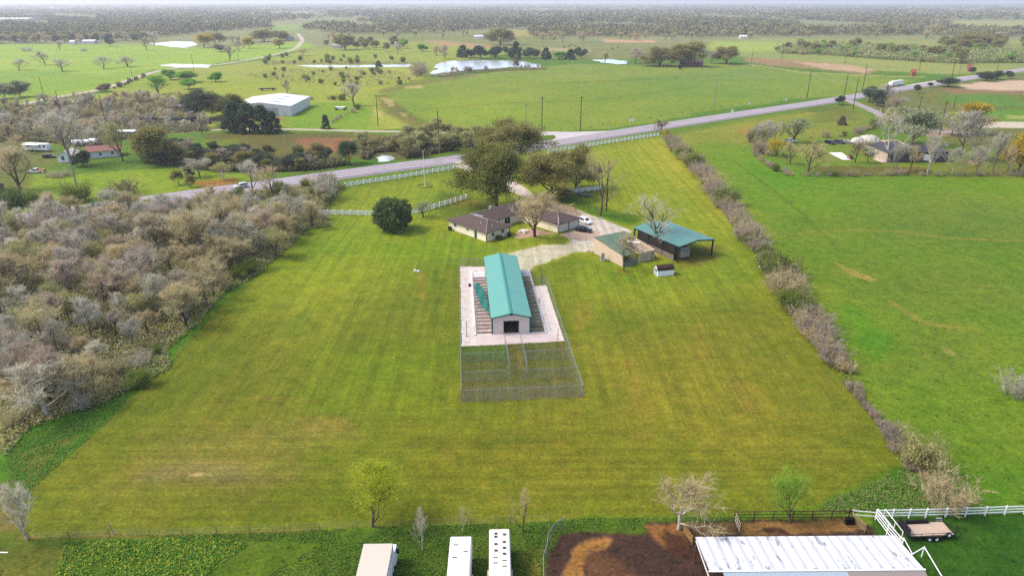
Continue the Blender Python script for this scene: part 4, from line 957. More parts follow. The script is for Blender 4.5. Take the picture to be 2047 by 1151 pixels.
# far woodland: past counting, one object
def woodland():
    g = np.random.RandomState(5)
    clearings = [[(540, 46), (625, 46), (600, 66), (545, 66)], [(1890, 40), (2070, 40), (2070, 62), (1900, 60)], [(1040, 60), (1060, 58), (1062, 76), (1000, 76), (1000, 60)],
                 [(-100, 41), (95, 42), (95, 46), (-100, 46)], [(100, 28), (200, 32), (196, 42), (110, 38)], [(540, 27), (660, 27), (660, 31), (540, 31)], [(700, 36), (760, 34), (780, 38), (720, 42)], [(590, 60), (640, 60), (640, 85), (590, 85)],
                 [(1560, 66), (1900, 66), (1900, 72), (1560, 72)] if False else [(0, 0), (1, 0), (1, 1)]]
    clearings = [gp(c) if c[0] != (0, 0) else None for c in clearings]; clearings = [c for c in clearings if c]
    lower = [(-900, 82), (0, 80), (300, 77), (380, 70), (460, 62), (520, 58), (620, 66), (700, 68), (880, 67), (1000, 60), (1040, 58), (1062, 74), (1420, 74), (1600, 72), (2047, 72), (3000, 76)]
    lx = [p[0] for p in lower]; ly = [p[1] for p in lower]
    VV = []; CC = []; base = 0
    pal = np.array([(172, 168, 110), (158, 150, 128), (186, 168, 132), (112, 122, 86), (168, 180, 100), (150, 140, 120), (80, 92, 70)])/255.
    pal = np.where(pal <= .04045, pal/12.92, ((pal+.055)/1.055)**2.4)*ALB
    for y0, y1, n, nt_, rad, size in ((640, 1500, 13000, 60, 6.5, 1.8), (1500, 2600, 12000, 34, 8.5, 3.2), (2600, 5000, 14000, 16, 13, 6.5), (5000, 12000, 16000, 9, 28, 16), (12000, 40000, 9000, 8, 90, 60)):
        y = np.sqrt(g.uniform(y0**2, y1**2, n)); x = g.uniform(-.86, .86, n)*y
        # where the photograph keeps open ground
        dn = CAMZ; t = (dn*CT-y*ST)/(y*CT+dn*ST); py = 575.5+FPX*t; px = 1023.5+FPX*x/(y*CT+dn*ST)
        ok = py < np.interp(px, lx, ly)
        for c in clearings: ok &= sdist(c, x, y) < 0
        edge_ = (np.interp(px, lx, ly)-py < 9) & ((px < 420) | (px > 1050) | ((px > 620) & (px < 990)))
        ok &= edge_ | (fbm(x/300, y/520, 55, 3) > np.where(y < 1500, .34, .43))
        x = x[ok]; y = y[ok]; k = len(x)
        h = g.uniform(9, 17, k)*np.where(y > 5000, 1.1, 1); r = rad*g.uniform(.6, 1.4, k)
        d = g.normal(0, 1, (k, nt_, 3)); d /= np.linalg.norm(d, axis=2)[..., None]; d *= g.uniform(.6, 1, (k, nt_, 1))
        cz = h*.56; P = np.stack([x[:, None]+d[..., 0]*r[:, None], y[:, None]+d[..., 1]*r[:, None], cz[:, None]+d[..., 2]*(h*.44)[:, None]], 2)
        s = size*g.uniform(.5, 1.1, (k, nt_, 1))
        hz = np.minimum(s, (h*.34)[:, None, None])
        tri = g.normal(0, .62, (k, nt_, 3, 3)); tri[..., :2] *= s[..., None]; tri[..., 2] *= hz
        V = P[:, :, None, :]+tri; V[..., 2] = np.maximum(V[..., 2], 0)
        col = pal[g.choice(len(pal), k, p=[.26, .16, .15, .15, .15, .08, .05])]*g.uniform(.62, 1.15, (k, 1))*(.8+.35*fbm(x/180, y/260, 31, 2))[:, None]
        VV.append(V.reshape(-1, 3)); CC.append(np.repeat(col, nt_*3, axis=0))
    V = np.concatenate(VV); C = np.concatenate(CC); F = np.arange(len(V)).reshape(-1, 3)
    m, t, b = newmat('woodland'); vc = t.nodes.new('ShaderNodeVertexColor'); vc.layer_name = 'col'
    b.inputs['Roughness'].default_value = .9; b.inputs['Specular IOR Level'].default_value = .1
    t.links.new(vc.outputs[0], b.inputs['Base Color'])
    o = fromnp('woodland', V, F, m); at = o.data.color_attributes.new('col', 'FLOAT_COLOR', 'POINT')
    at.data.foreach_set('color', np.concatenate([C, np.ones((len(C), 1))], 1).astype(np.float32).ravel())
    tag(o, 'endless mixed woodland fading into haze at the horizon', 'woodland', None, 'stuff')
woodland()

# rank weeds, undergrowth and dead stalks: ground cover nobody could count
def cover(name, label, P, n, size, h, cols, lump=.0):
    g = np.random.RandomState(len(name)+n); W = P; xs = [p[0] for p in W]; ys = [p[1] for p in W]
    x = g.uniform(min(xs), max(xs), n*3); y = g.uniform(min(ys), max(ys), n*3)
    d = sdist(W, x, y); dens = fbm(x/2.5, y/2.5, 8, 3)
    ok = (d > 0) & (dens+g.uniform(-.22, .22, n*3)+np.clip(d, 0, 1.5)*.05 > .42+lump) & (x > -.8*y-8); x = x[ok][:n]; y = y[ok][:n]; k = len(x)
    hh = h*g.uniform(.3, 1.2, k)*(.4+1.2*fbm(x/1.6, y/1.6, 9, 2))
    c = np.stack([x, y, hh*g.uniform(.2, .8, k)], 1)
    a = g.normal(0, 1, (k, 3))*(1, 1, .45); a /= np.linalg.norm(a, axis=1)[:, None]
    b = np.cross(a, g.normal(0, .5, (k, 3))+np.array([0, 0, 1.])); b /= np.linalg.norm(b, axis=1)[:, None]
    s = size*g.uniform(.6, 1.4, (k, 1)); V = np.stack([c-a*s, c+b*s, c+a*s, c-b*s], 1); V[..., 2] = np.maximum(V[..., 2], .0)
    cl = np.array([A(*q)[:3] for q in cols])[g.randint(0, len(cols), k)]*g.uniform(.95, 1.6, (k, 1))
    m = MATS.get('cover')
    if not m:
        m, t, bs = newmat('cover'); vc = t.nodes.new('ShaderNodeVertexColor'); vc.layer_name = 'col'; bs.inputs['Roughness'].default_value = .9
        t.links.new(vc.outputs[0], bs.inputs['Base Color']); MATS['cover'] = m
        tl = t.nodes.new('ShaderNodeBsdfTranslucent'); t.links.new(vc.outputs[0], tl.inputs[0]); ms = t.nodes.new('ShaderNodeMixShader'); ms.inputs[0].default_value = .4
        t.links.new(bs.outputs[0], ms.inputs[1]); t.links.new(tl.outputs[0], ms.inputs[2]); t.links.new(ms.outputs[0], t.nodes['Material Output'].inputs[0])
    o = fromnp(name, V.reshape(-1, 3), np.arange(k*4).reshape(-1, 4), m); at = o.data.color_attributes.new('col', 'FLOAT_COLOR', 'POINT')
    at.data.foreach_set('color', np.concatenate([np.repeat(cl, 4, axis=0), np.ones((k*4, 1))], 1).astype(np.float32).ravel())
    return tag(o, label, 'ground cover', None, 'stuff')
cover('weeds', 'bright green weeds with yellow tops behind the wire fence', gp([(130, 1082), (300, 1076), (400, 1070), (500, 1085), (400, 1160), (110, 1160)]), 9000, .10, .22, [(112, 158, 46), (84, 136, 40), (96, 146, 44), (190, 196, 60)])
cover('grass', 'tall dark green grass along the back fence and trailers', gp([(240, 1068), (500, 1066), (640, 1058), (1100, 1042), (1200, 1034), (1480, 1034), (1470, 1042), (1290, 1048), (1250, 1064), (1160, 1058), (1110, 1070), (1080, 1170), (500, 1170), (640, 1085), (400, 1078)]), 16000, .09, .14, [(84, 128, 36), (72, 118, 36), (104, 142, 44), (120, 136, 60)])
cover('grass', 'rank green grass around the corner of the mown lot by the brown pipe fence', gp([(1650, 1004), (1800, 938), (1850, 930), (1900, 1016), (1700, 1024), (1640, 1020)]), 9000, .10, .3, [(100, 152, 46), (118, 160, 52), (126, 150, 70), (150, 144, 96)])
cover('undergrowth', 'tangled green and brown undergrowth of the left thicket', [p for p in TW_], 150000, .17, 1.2, [(176, 178, 100), (164, 152, 122), (190, 176, 142), (146, 166, 84), (184, 186, 104), (176, 160, 134)], -.1)
cover('tall_grass', 'rank green grass strip between thicket and mown lot', gp([(-60, 930), (62, 856), (208, 808), (342, 737), (396, 657), (446, 590), (455, 600), (400, 664), (212, 846), (80, 962), (20, 1050), (-60, 1060)]), 18000, .09, .2, [(92, 156, 42), (108, 164, 48), (88, 144, 42), (156, 148, 90)], .03)
cover('dead_stalks', 'dry stalks and weeds inside the chain-link yard', gp([(926, 694), (1127, 683), (1163, 791), (926, 801)]), 6000, .06, .3, [(126, 140, 76), (156, 142, 104), (114, 134, 66), (176, 158, 120)], .04)
cover('hedge_grass', 'long grass at the foot of the hedgerow', gp([(1330, 284), (1390, 346), (1480, 470), (1560, 590), (1660, 735), (1760, 862), (1800, 925), (1830, 940), (1785, 868), (1690, 740), (1600, 590), (1500, 440), (1410, 340), (1350, 290)]), 30000, .13, .4, [(116, 142, 52), (140, 128, 84), (100, 132, 46)], .02)

cover('undergrowth', 'grey-brown undergrowth of the wood behind the white cottage', gp([(-100, 226), (60, 214), (190, 206), (300, 200), (372, 205), (385, 232), (420, 262), (300, 268), (215, 286), (182, 296), (60, 282), (-90, 288)]), 60000, .5, 2.6, [(160, 158, 104), (140, 128, 108), (170, 154, 130), (128, 140, 80)], -.02)
cover('undergrowth', 'dark bushy undergrowth of the belt beside the bright lawn', gp([(268, 302), (330, 292), (420, 304), (560, 324), (640, 320), (700, 330), (620, 342), (560, 344), (440, 344), (360, 334), (290, 328)]), 30000, .4, 2.4, [(120, 128, 76), (110, 106, 84), (140, 130, 100), (98, 118, 60)], -.1)
cover('undergrowth', 'olive undergrowth of the tree belt along the highway', gp([(722, 294), (800, 276), (900, 270), (960, 272), (952, 298), (900, 303), (812, 318), (790, 304), (750, 306), (735, 320), (722, 318)]), 30000, .4, 2.6, [(130, 130, 80), (126, 112, 90), (148, 136, 104), (104, 116, 60)], -.1)

SCR = [(176, 190, 110), (150, 170, 90), (190, 186, 130), (130, 150, 80), (160, 150, 124)]
cover('scrub', 'pale green scrub beyond the big field at the upper right', gp([(1545, 100), (1600, 92), (1700, 92), (1780, 98), (1900, 104), (2080, 106), (2120, 126), (1900, 128), (1740, 118), (1640, 110), (1560, 108)]), 60000, .8, 7, SCR, .02)
cover('scrub', 'sparse green and purplish scrub on the pasture below the strip of water', gp([(470, 150), (560, 140), (700, 138), (850, 150), (830, 168), (740, 176), (640, 172), (520, 162)]), 3500, .45, 2.2, [(150, 160, 90), (160, 146, 124), (130, 150, 80)], .2)
cover('scrub', 'thin reeds and scrub along the strip of water', gp([(530, 124), (600, 123), (820, 125), (850, 128), (840, 131), (600, 130), (530, 133)]), 3500, .4, 2.6, [(170, 156, 134), (150, 150, 110), (140, 130, 110)], .2)
cover('reeds', 'brown reeds fringing the wide pond', gp([(862, 153), (880, 147), (930, 143), (1000, 139), (1085, 136), (1095, 140), (1010, 143), (940, 147), (890, 155)]), 12000, .3, 1.6, [(150, 140, 96), (130, 130, 76), (160, 140, 110)], .0)
# ------------------------------------------------------------------ materials for built things
white = mat('white_paint', A(250, 250, 250, 1.45), .6, var=.03)
whitem = mat('white_metal', A(244, 243, 244, 1.1), .45, var=.05, nscale=.8, ribs='x', ribscale=1.6, ribstr=.12)
dark = mat('dark_metal', A(44, 44, 48), .6, var=.1)
black = mat('black_inside', A(18, 17, 18), .9)
glass = mat('dark_glass', A(40, 48, 56), .12, var=.1)
rubber = mat('rubber', A(34, 34, 36), .8)
galv = mat('galvanised', A(168, 176, 184), .45, metal=.2, var=.1)
wood_dark = mat('weathered_wood', A(112, 98, 88), .9, var=.25, nscale=3)
polem = mat('pole_wood', A(70, 54, 46), .9, var=.2, nscale=1)
chrome = mat('alloy', A(200, 200, 204), .3, metal=.5)
redl = mat('red_lamp', A(170, 30, 26), .4); whitel = mat('clear_lamp', A(235, 235, 230), .3)

# ------------------------------------------------------------------ kennel barn with the green roof
teal = mat('teal_roof', A(112, 186, 172), .5, var=.07, nscale=.5, ribs='y', ribscale=1.05, ribstr=.14, dirt=A(150, 194, 180), dirtamt=.45, stretch=(.5, 3, 1))
tealtrim = mat('teal_trim', A(30, 110, 92), .5, var=.05); tealcap = mat('teal_ridge', A(70, 150, 142), .5, var=.05)
beige = mat('beige_siding', A(206, 192, 184, 1.70), .6, var=.04, ribs='x', ribscale=1.05, ribstr=.16)
beigey = mat('beige_siding_side', A(206, 192, 184, 1.70), .6, var=.04, ribs='y', ribscale=1.05, ribstr=.16)
K = thing('kennel_barn', 'long narrow beige metal barn with a teal green ribbed roof in a gravel yard', 'barn', (-.16, 120.05, 0), R(4.45))
Wd, Ln, EZ, RZ = 3.72, 34.0, 3.55, 4.45
b = MB()                                       # front wall round the door opening
dx = 1.42; dz = 2.65
for s in (-1, 1):
    xs = sorted((s*dx, s*Wd)); b.box(xs[0], xs[1], 0, .14, 0, dz)
b.add([(-Wd, 0, dz), (Wd, 0, dz), (Wd, 0, EZ-.06), (0, 0, RZ-.08), (-Wd, 0, EZ-.06), (-Wd, .14, dz), (Wd, .14, dz), (Wd, .14, EZ-.06), (0, .14, RZ-.08), (-Wd, .14, EZ-.06)],
      [(0, 1, 2, 3, 4), (9, 8, 7, 6, 5), (0, 5, 6, 1), (1, 6, 7, 2), (2, 7, 8, 3), (3, 8, 9, 4), (4, 9, 5, 0)])
b.build('front_wall', beige, K)
b = MB().box(-Wd, -Wd+.12, .14, Ln, 0, EZ-.08).box(Wd-.12, Wd, .14, Ln, 0, EZ-.08).box(-Wd+.12, Wd-.12, Ln-.12, Ln, 0, EZ-.1); b.build('wall', beigey, K)
b = MB()
for s in (-1, 1):
    P = [(0, -.25, RZ), (s*(Wd+.22), -.25, EZ), (s*(Wd+.22), Ln+.25, EZ), (0, Ln+.25, RZ)]
    if s > 0: P = P[::-1]
    b.slab(P, .07)
rf = b.build('roof', teal, K)
b = MB()
for s in (-1, 1): b.slab([(0, -.27, RZ+.05), (s*.34, -.27, RZ-.035), (s*.34, Ln+.27, RZ-.035), (0, Ln+.27, RZ+.05)][::(1 if s < 0 else -1)], .015)
b.build('ridge_cap', tealcap, rf)
b = MB()
for s in (-1, 1):
    b.box(s*(Wd+.24)-.03, s*(Wd+.24)+.03, -.28, Ln+.28, EZ-.2, EZ-.02)
    b.slab([(0, -.29, RZ-.0), (0, -.255, RZ-.0), (s*(Wd+.24), -.255, EZ), (s*(Wd+.24), -.29, EZ)][::(1 if s > 0 else -1)], .2)
b.build('trim', tealtrim, K)
for s in (-1, 1):
    MB().box(s*Wd-.13, s*Wd+.13, -.06, .0-.003, 0, EZ-.1).build('corner_post', tealtrim, K)
MB().box(-dx-.08, -dx, -.05, .16, 0, dz).box(dx, dx+.08, -.05, .16, 0, dz).box(-dx-.08, dx+.08, -.05, .16, dz, dz+.1).build('door_frame', mat('rust_frame', A(120, 96, 88), .7), K)
b = MB()                                        # chain gate leaves inside the opening
for i in range(15):
    x = -dx+.1+i*(2*dx-.2)/14; b.box(x-.014, x+.014, .3, .33, .05, dz-.2)
for z in (.1, 1.3, dz-.25): b.box(-dx+.05, dx-.05, .33, .36, z-.02, z+.02)
b.build('gate', dark, K)
MB().box(-dx, dx, .4, Ln-.4, .0, .06).build('floor_slab', mat('barn_floor', A(120, 104, 100), .9, var=.2), K)
MB().box(-.22, .22, -.1, .0, EZ+.35, EZ+.62).build('vent_hood', dark, K)
b = MB()
for y in np.arange(2, Ln-2, 1.55):
    for s in (-1, 1): b.box(s*Wd-.02 if s < 0 else s*Wd-.0, s*Wd+.0 if s < 0 else s*Wd+.02, y, y+.6, .1, 1.3)
b.build('dog_door', black, K)
# kerbs and runs on the two long sides
rust = mat('rusty_mesh', A(150, 134, 128), .8, var=.25, nscale=2, dirt=A(104, 84, 74), dirtamt=.7)
for side, out, name, lab in ((-1, 6.9, 'kennel_run', 'row of dog runs with a white kerb left of the kennel barn'), (1, 6.65, 'kennel_run', 'row of rusty dog runs right of the kennel barn')):
    Q = thing(name, lab, 'dog runs', K.location, K.rotation_euler.z, 'dog runs beside the barn')
    x0, x1 = sorted((side*(Wd+.3), side*out)); X = lambda a, c: sorted((side*a, side*c))
    a, c = X(out-.02, out+.38)
    MB().box(a, c, -.4, 33.4, 0, .22).build('kerb', slabm, Q)
    a, c = X(Wd+.05, out-.03); MB().box(a, c, 29.2, 33.4, 0, .1).build('end_slab', slabm, Q)
    MB().box(a, c, 0.3, 29.19, 0.0, .09).build('run_floor', mat('run_floor%d' % side, A(196, 174, 166, 1.2) if side < 0 else A(150, 144, 104, 1.2), .9, var=.25, nscale=.8, dirt=A(120, 108, 92), dirtamt=.6), Q)
    fr_ = MB(); nb = 17
    for i in range(nb+1):
        y = .5+i*28.6/nb
        fr_.tube((side*(Wd+.1), y, 1.85), (side*(out-.2), y, 1.78), .035, n=4); fr_.tube((side*(out-.2), y, 0), (side*(out-.2), y, 1.85), .035, n=4)
    fr_.tube((side*(out-.2), .5, 1.82), (side*(out-.2), 29.1, 1.82), .04, n=4); fr_.tube((side*(out-.2), .5, .5), (side*(out-.2), 29.1, .5), .025, n=4)
    fr_.build('frame', galv, Q)
    for i in range(nb+1):                        # divider panels of vertical bars
        y = .5+i*28.6/nb; b = MB()
        for j in range(7):
            x = side*(Wd+.25+j*(out-Wd-.6)/6); b.box(x-.007, x+.007, y-.007, y+.007, .1, 1.8)
        b.box(min(side*(Wd+.1), side*(out-.2)), max(side*(Wd+.1), side*(out-.2)), y-.02, y+.02, .1, .3)
        b.build('divider_panel', rust, Q)
    b = MB()
    r2 = random.Random(side+5)
    for i in range(26 if side > 0 else 10):
        y = r2.uniform(1, 28); h = 1.88
        b.tube((side*(Wd+.1), y, h), (side*(out-.2), y+r2.uniform(-1.6, 1.6), h-.03), .035, n=4)
    b.build('cross_pole', mat('grey_pole', A(190, 182, 176), .8, var=.2), Q)
# torn tarp over the left runs
tp = [(-6.6, 21.5), (-5.7, 22.3), (-4.9, 20.0), (-4.35, 16.2), (-4.0, 10.4), (-3.95, 6.2), (-4.6, 6.4), (-5.5, 8.6), (-6.3, 14.2), (-6.7, 19.0)]
bm = MB(); ny = 60; nx = 16; ID = {}
for j in range(ny+1):
    for i in range(nx+1):
        x = -6.8+i*3.0/nx; y = 6+j*16.5/ny
        if inpoly((x, y), tp):
            ID[(i, j)] = len(bm.v); bm.v.append((x, y, 1.93+.13*math.sin(x*3.1+y*1.7)*math.sin(y*2.3)+.08*math.sin(y*5+x)))
for (i, j) in list(ID):
    q = [(i, j), (i+1, j), (i+1, j+1), (i, j+1)]
    if all(k in ID for k in q): bm.f.append(tuple(ID[k] for k in q))
o = bm.build('tarp', mat('green_tarp', A(34, 124, 112), .7, var=.14, nscale=1.5), None, True)
o.location = K.location; o.rotation_euler = K.rotation_euler
tag(o, 'torn dark green tarp lying over the left dog runs', 'tarp')
def ring(name, c, r, rr, m, label, cat, tilt=0):
    b = MB(); n, k = 18, 8
    for i in range(n):
        for j in range(k):
            a = 6.283*i/n; q = 6.283*j/k; b.v.append(((r+rr*math.cos(q))*math.cos(a), (r+rr*math.cos(q))*math.sin(a), rr*math.sin(q)+rr))
    for i in range(n):
        for j in range(k): b.f.append((i*k+j, ((i+1) % n)*k+j, ((i+1) % n)*k+(j+1) % k, i*k+(j+1) % k))
    o = b.build(name, m, None, True); o.location = c; o.rotation_euler = (tilt, 0, 0); return tag(o, label, cat)
g_ = G(1029, 664); ring('tyre', (g_.x, g_.y+.2, .07), .33, .12, rubber, 'black tyre lying in the doorway of the kennel barn', 'tyre')
g_ = G(939, 572); b = MB(); b.tube((0, 0, 0), (0, 0, .5), .35, .3, 10); b.tube((0, 0, .5), (.2, 0, .75), .2, .05, 6); b.tube((.3, 0, .1), (.7, .1, .1), .12, .1, 6)
o = b.build('bucket_heap', dark, None); o.location = g_; tag(o, 'dark heap of buckets beside the white kerb of the left runs', 'buckets')

# ------------------------------------------------------------------ chain-link fences
cl, t, bs = newmat('chain_link'); bs.inputs['Base Color'].default_value = A(170, 178, 184); bs.inputs['Roughness'].default_value = .5
br = t.nodes.new('ShaderNodeTexBrick'); br.inputs['Scale'].default_value = 1; br.inputs['Mortar Size'].default_value = .0022; br.inputs['Brick Width'].default_value = .06; br.inputs['Row Height'].default_value = .06
br.inputs['Mortar Smooth'].default_value = 0; br.offset = 0
mp = t.nodes.new('ShaderNodeMapping'); mp.inputs['Rotation'].default_value = (0, 0, R(45)); uvn = t.nodes.new('ShaderNodeUVMap')
t.links.new(uvn.outputs[0], mp.inputs[0]); t.links.new(mp.outputs[0], br.inputs[0])
tr = t.nodes.new('ShaderNodeBsdfTransparent'); ms = t.nodes.new('ShaderNodeMixShader')
t.links.new(br.outputs['Fac'], ms.inputs[0]); t.links.new(tr.outputs[0], ms.inputs[1]); t.links.new(bs.outputs[0], ms.inputs[2]); t.links.new(ms.outputs[0], t.nodes['Material Output'].inputs[0])
def chain(name, label, pts, h=2.2, step=3.0, group=None, world=False):
    P = [Vector((p[0], p[1], 0)) for p in pts] if world else [G(*p) for p in pts]
    e = thing(name, label, 'fence', P[0], 0, group); O = P[0]
    rail = MB(); pan = MB(); uv = []; s0 = 0
    for a, c in zip(P[:-1], P[1:]):
        a = a-O; c = c-O; L = (c-a).length; n = max(1, round(L/step))
        rail.tube(a+Vector((0, 0, h)), c+Vector((0, 0, h)), .035, n=5); rail.tube(a+Vector((0, 0, .08)), c+Vector((0, 0, .08)), .012, n=3)
        pan.add([a+Vector((0, 0, .05)), c+Vector((0, 0, .05)), c+Vector((0, 0, h)), a+Vector((0, 0, h))], [(0, 1, 2, 3)])
        uv += [(s0, 0), (s0+L, 0), (s0+L, h), (s0, h)]; s0 += L
        for i in range(n+1):
            q = a.lerp(c, i/n); MB().tube(q, q+Vector((0, 0, h+.06)), .04, n=6).build('post', galv, e)
    rail.build('top_rail', galv, e); o = pan.build('mesh_panel', cl, e)
    ul = o.data.uv_layers.new(name='UVMap')
    for i, q in enumerate(uv): ul.data[i].uv = q
    return e
cg = 'chain-link fences of the kennel yard'
chain('chain_link_fence', 'left side chain-link fence of the kennel yard', [(918, 534), (923, 803)])
chain('chain_link_fence', 'right side chain-link fence of the kennel yard', [(1092, 571), (1165, 793)])
chain('chain_link_fence', 'front chain-link fence across the bottom of the kennel yard', [(924, 803), (1164, 793)])
chain('chain_link_fence', 'back chain-link fence from the left corner to the kennel barn roof', [(919, 533), (968, 533)])
chain('chain_link_fence', 'short back chain-link fence right of the dog runs', [(1069, 572), (1092, 570)], 2.2, 1.2)
chain('chain_link_fence', 'left fence of the grassy lane in front of the kennel door', [(1009, 684), (1019, 748)], 2.0, 2.4)
chain('chain_link_fence', 'right fence of the grassy lane in front of the kennel door', [(1041, 684), (1054, 748)], 2.0, 2.4)
chain('chain_link_fence', 'upper left divider fence of the grass pens', [(926, 724), (1014, 720)], 1.8, 3)
chain('chain_link_fence', 'upper right divider fence of the grass pens', [(1050, 719), (1137, 715)], 1.8, 3)
chain('chain_link_fence', 'lower left divider fence of the grass pens', [(925, 762), (1019, 757)], 1.8, 3)
chain('chain_link_fence', 'lower right divider fence of the grass pens', [(1044, 757), (1150, 752)], 1.8, 3)
chain('chain_link_fence', 'bent chain-link fence curving round the left of the feed lot', [(1130, 1052), (1108, 1066), (1096, 1085), (1093, 1110), (1086, 1130), (1087, 1200)], 1.6, 1.6)
for px, pb, ptp, lb in ((933, 672, 642, 'leftmost dark pipe post standing in the gravel yard'), (948, 664, 650, 'short dark post beside the white kerb'), (1115, 678, 656, 'dark pipe post at the right of the concrete apron'),
                        (1083, 566, 547, 'dark post at the back right of the gravel yard'), (1078, 604, 594, 'short dark post in the right gravel strip')):
    g_ = G(px, pb); o = MB().tube((0, 0, 0), (0, 0, ZAT(px, pb, ptp)), .06, .05, 7).box(-.12, .12, -.12, .12, 0, .12).build('yard_post', dark); o.location = g_; tag(o, lb, 'post')

# ------------------------------------------------------------------ brown-roofed house
roofb = mat('brown_shingle', A(98, 82, 78), .9, var=.12, nscale=2.5, dirt=A(124, 104, 94), dirtamt=.6, bump=.4)
cream = mat('cream_wall', A(240, 228, 198, 1.40), .8, var=.03, nscale=.8)
green_door = mat('green_door', A(24, 104, 78), .6); capm = mat('pale_flashing', A(214, 196, 190), .6)
H = thing('house', 'U-shaped cream house with dark brown shingle hip roofs under the oaks', 'house', (-6.95, 175.27, 0), R(43.4))
def hip(b, x0, x1, y0, y1, ez, rz, along='y', h0=True, h1=True, t=.18):
    """hip roof; h0/h1: hipped (True) or gable end (False) at the low and high end of the ridge"""
    if along == 'y':
        m = (x0+x1)/2; r0 = y0+(x1-x0)/2 if h0 else y0; r1 = y1-(x1-x0)/2 if h1 else y1
        V = [(x0, y0, ez), (x1, y0, ez), (x1, y1, ez), (x0, y1, ez), (m, r0, rz), (m, r1, rz)]
        F = [(0, 1, 4), (1, 2, 5, 4), (2, 3, 5), (3, 0, 4, 5)]
    else:
        m = (y0+y1)/2; r0 = x0+(y1-y0)/2 if h0 else x0; r1 = x1-(y1-y0)/2 if h1 else x1
        V = [(x0, y0, ez), (x1, y0, ez), (x1, y1, ez), (x0, y1, ez), (r0, m, rz), (r1, m, rz)]
        F = [(0, 1, 5, 4), (1, 2, 5), (2, 3, 4, 5), (3, 0, 4)]
    lo = [(x, y, z-t) for x, y, z in V[:4]]
    b.add(V+lo, F+[(6, 7, 1, 0), (7, 8, 2, 1), (8, 9, 3, 2), (9, 6, 0, 3), (9, 8, 7, 6)]); return b
def win(parent, x, y, z, w, h, face, m=glass, fr=None, name='window'):
    """window proud of a wall; face: '-y','+y','-x','+x' outward direction"""
    fr = fr or white; d = .04
    def bx(a0, a1, z0, z1, dd):
        if face[1] == 'y': s = -1 if face[0] == '-' else 1; ys = sorted((y, y+s*dd)); return (a0, a1, ys[0], ys[1], z0, z1)
        s = -1 if face[0] == '-' else 1; xs = sorted((x, x+s*dd)); return (xs[0], xs[1], a0, a1, z0, z1)
    c = x if face[1] == 'y' else y
    o = MB().box(*bx(c-w/2, c+w/2, z, z+h, d)).build(name, m, parent)
    f = MB()
    for q in ((c-w/2-.07, c-w/2, z-.07, z+h+.07), (c+w/2, c+w/2+.07, z-.07, z+h+.07), (c-w/2, c+w/2, z+h, z+h+.07), (c-w/2, c+w/2, z-.07, z), (c-.025, c+.025, z, z+h)): f.box(*bx(*q, .06))
    f.build('frame', fr, o); return o
EH, RH = 2.7, 4.5
o = MB().box(-.6, .6, -.06, .06, 0, .08).box(-.6, -.5, -.1, .1, .08, .2).build('white_plank', white); o.location = G(6, 1104); tag(o, 'white plank lying at the lower left edge of the frame', 'plank')
b = MB().box(0, 8.6, 0, 16, 0, EH-.1); b.box(8.6, 19.7, 7.2, 15.8, 0, EH-.12); b.box(19.7, 28.2, -8.1, 15.9, 0, EH-.11); b.build('wall', cream, H)
b = MB(); hip(b, -.6, 9.2, -.6, 16.6, EH, RH, 'y', True, True); hip(b, 4.3, 24, 6.6, 16.5, EH-.02, RH-.03, 'x', False, False, .15); hip(b, 19.1, 28.8, -8.7, 16.55, EH-.01, RH-.01, 'y', True, True)
hr = b.build('roof', roofb, H)
b = MB(); b.tube((4.3, 4.3, RH+.01), (4.3, 11.6, RH+.01), .07, n=5); b.tube((4.3, 11.55, RH-.02), (24, 11.55, RH-.02), .07, n=5); b.tube((23.95, -3.8, RH), (23.95, 11.5, RH), .07, n=5)
b.tube((-.6, -.6, EH+.02), (4.3, 4.3, RH+.02), .06, n=5); b.tube((9.2, -.6, EH+.02), (4.3, 4.3, RH+.02), .06, n=5); b.tube((28.8, -8.7, EH+.02), (23.95, -3.85, RH+.02), .06, n=5); b.tube((19.1, -8.7, EH+.02), (23.95, -3.85, RH+.02), .06, n=5)
b.build('ridge_cap', capm, hr)
b = MB().tube((4.9, 10.7, RH-.1), (6.6, 8.9, RH-.62), .13, n=6); b.build('valley_flashing', white, hr)
for x, y, z in ((2.0, 4.5, 3.9), (3.2, 1.2, 3.6), (6.0, 2.0, 3.9), (14, 12.0, 4.3)):
    MB().tube((x, y, z-.5), (x, y, z+.35), .06, n=6).build('vent_pipe', white, hr)
MB().box(12.2, 12.9, 11.9, 12.6, 3.9, 5.0).build('chimney', mat('chimney_grey', A(190, 180, 176), .8), hr)
dg = MB().box(-.05, 0, 3.9, 4.9, .05, 2.15).build('door', green_door, H); MB().box(-.09, -.05, 4.0, 4.08, 1.0, 1.12).build('handle', chrome, dg)
win(H, 0, 13.2, 1.2, 1.1, 1.0, '-x'); win(H, 0, 7.8, 1.3, .8, .8, '-x')
win(H, 2.4, 0, 1.1, 1.0, 1.0, '-y'); win(H, 6.0, 0, 1.2, 1.3, 1.0, '-y')
win(H, 10.6, 7.2, 1.0, 1.6, 1.2, '-y'); win(H, 14.5, 7.2, .3, 2.2, 1.9, '-y')
for x in (20.2+.1, 24.15): MB().box(x, x+3.6, -8.15, -8.1, .05, 2.3).build('garage_door', mat('garage_door', A(236, 226, 206, 1.40), .6, var=.02, ribs='z', ribscale=1.2), H)
b = MB()
for x, y in ((-.06, -.06), (8.62, -.06), (19.64, -8.16), (28.22, -8.16), (23.98, -8.2)): b.box(x-.07, x+.07, y-.07, y+.05, 0, EH-.2)
b.build('downpipe', mat('dark_trim', A(80, 68, 66), .7), H)
MB().box(19.1, 19.25, -8.75, -8.6, 2.4, 4.9).build('vent_stack', white, H)
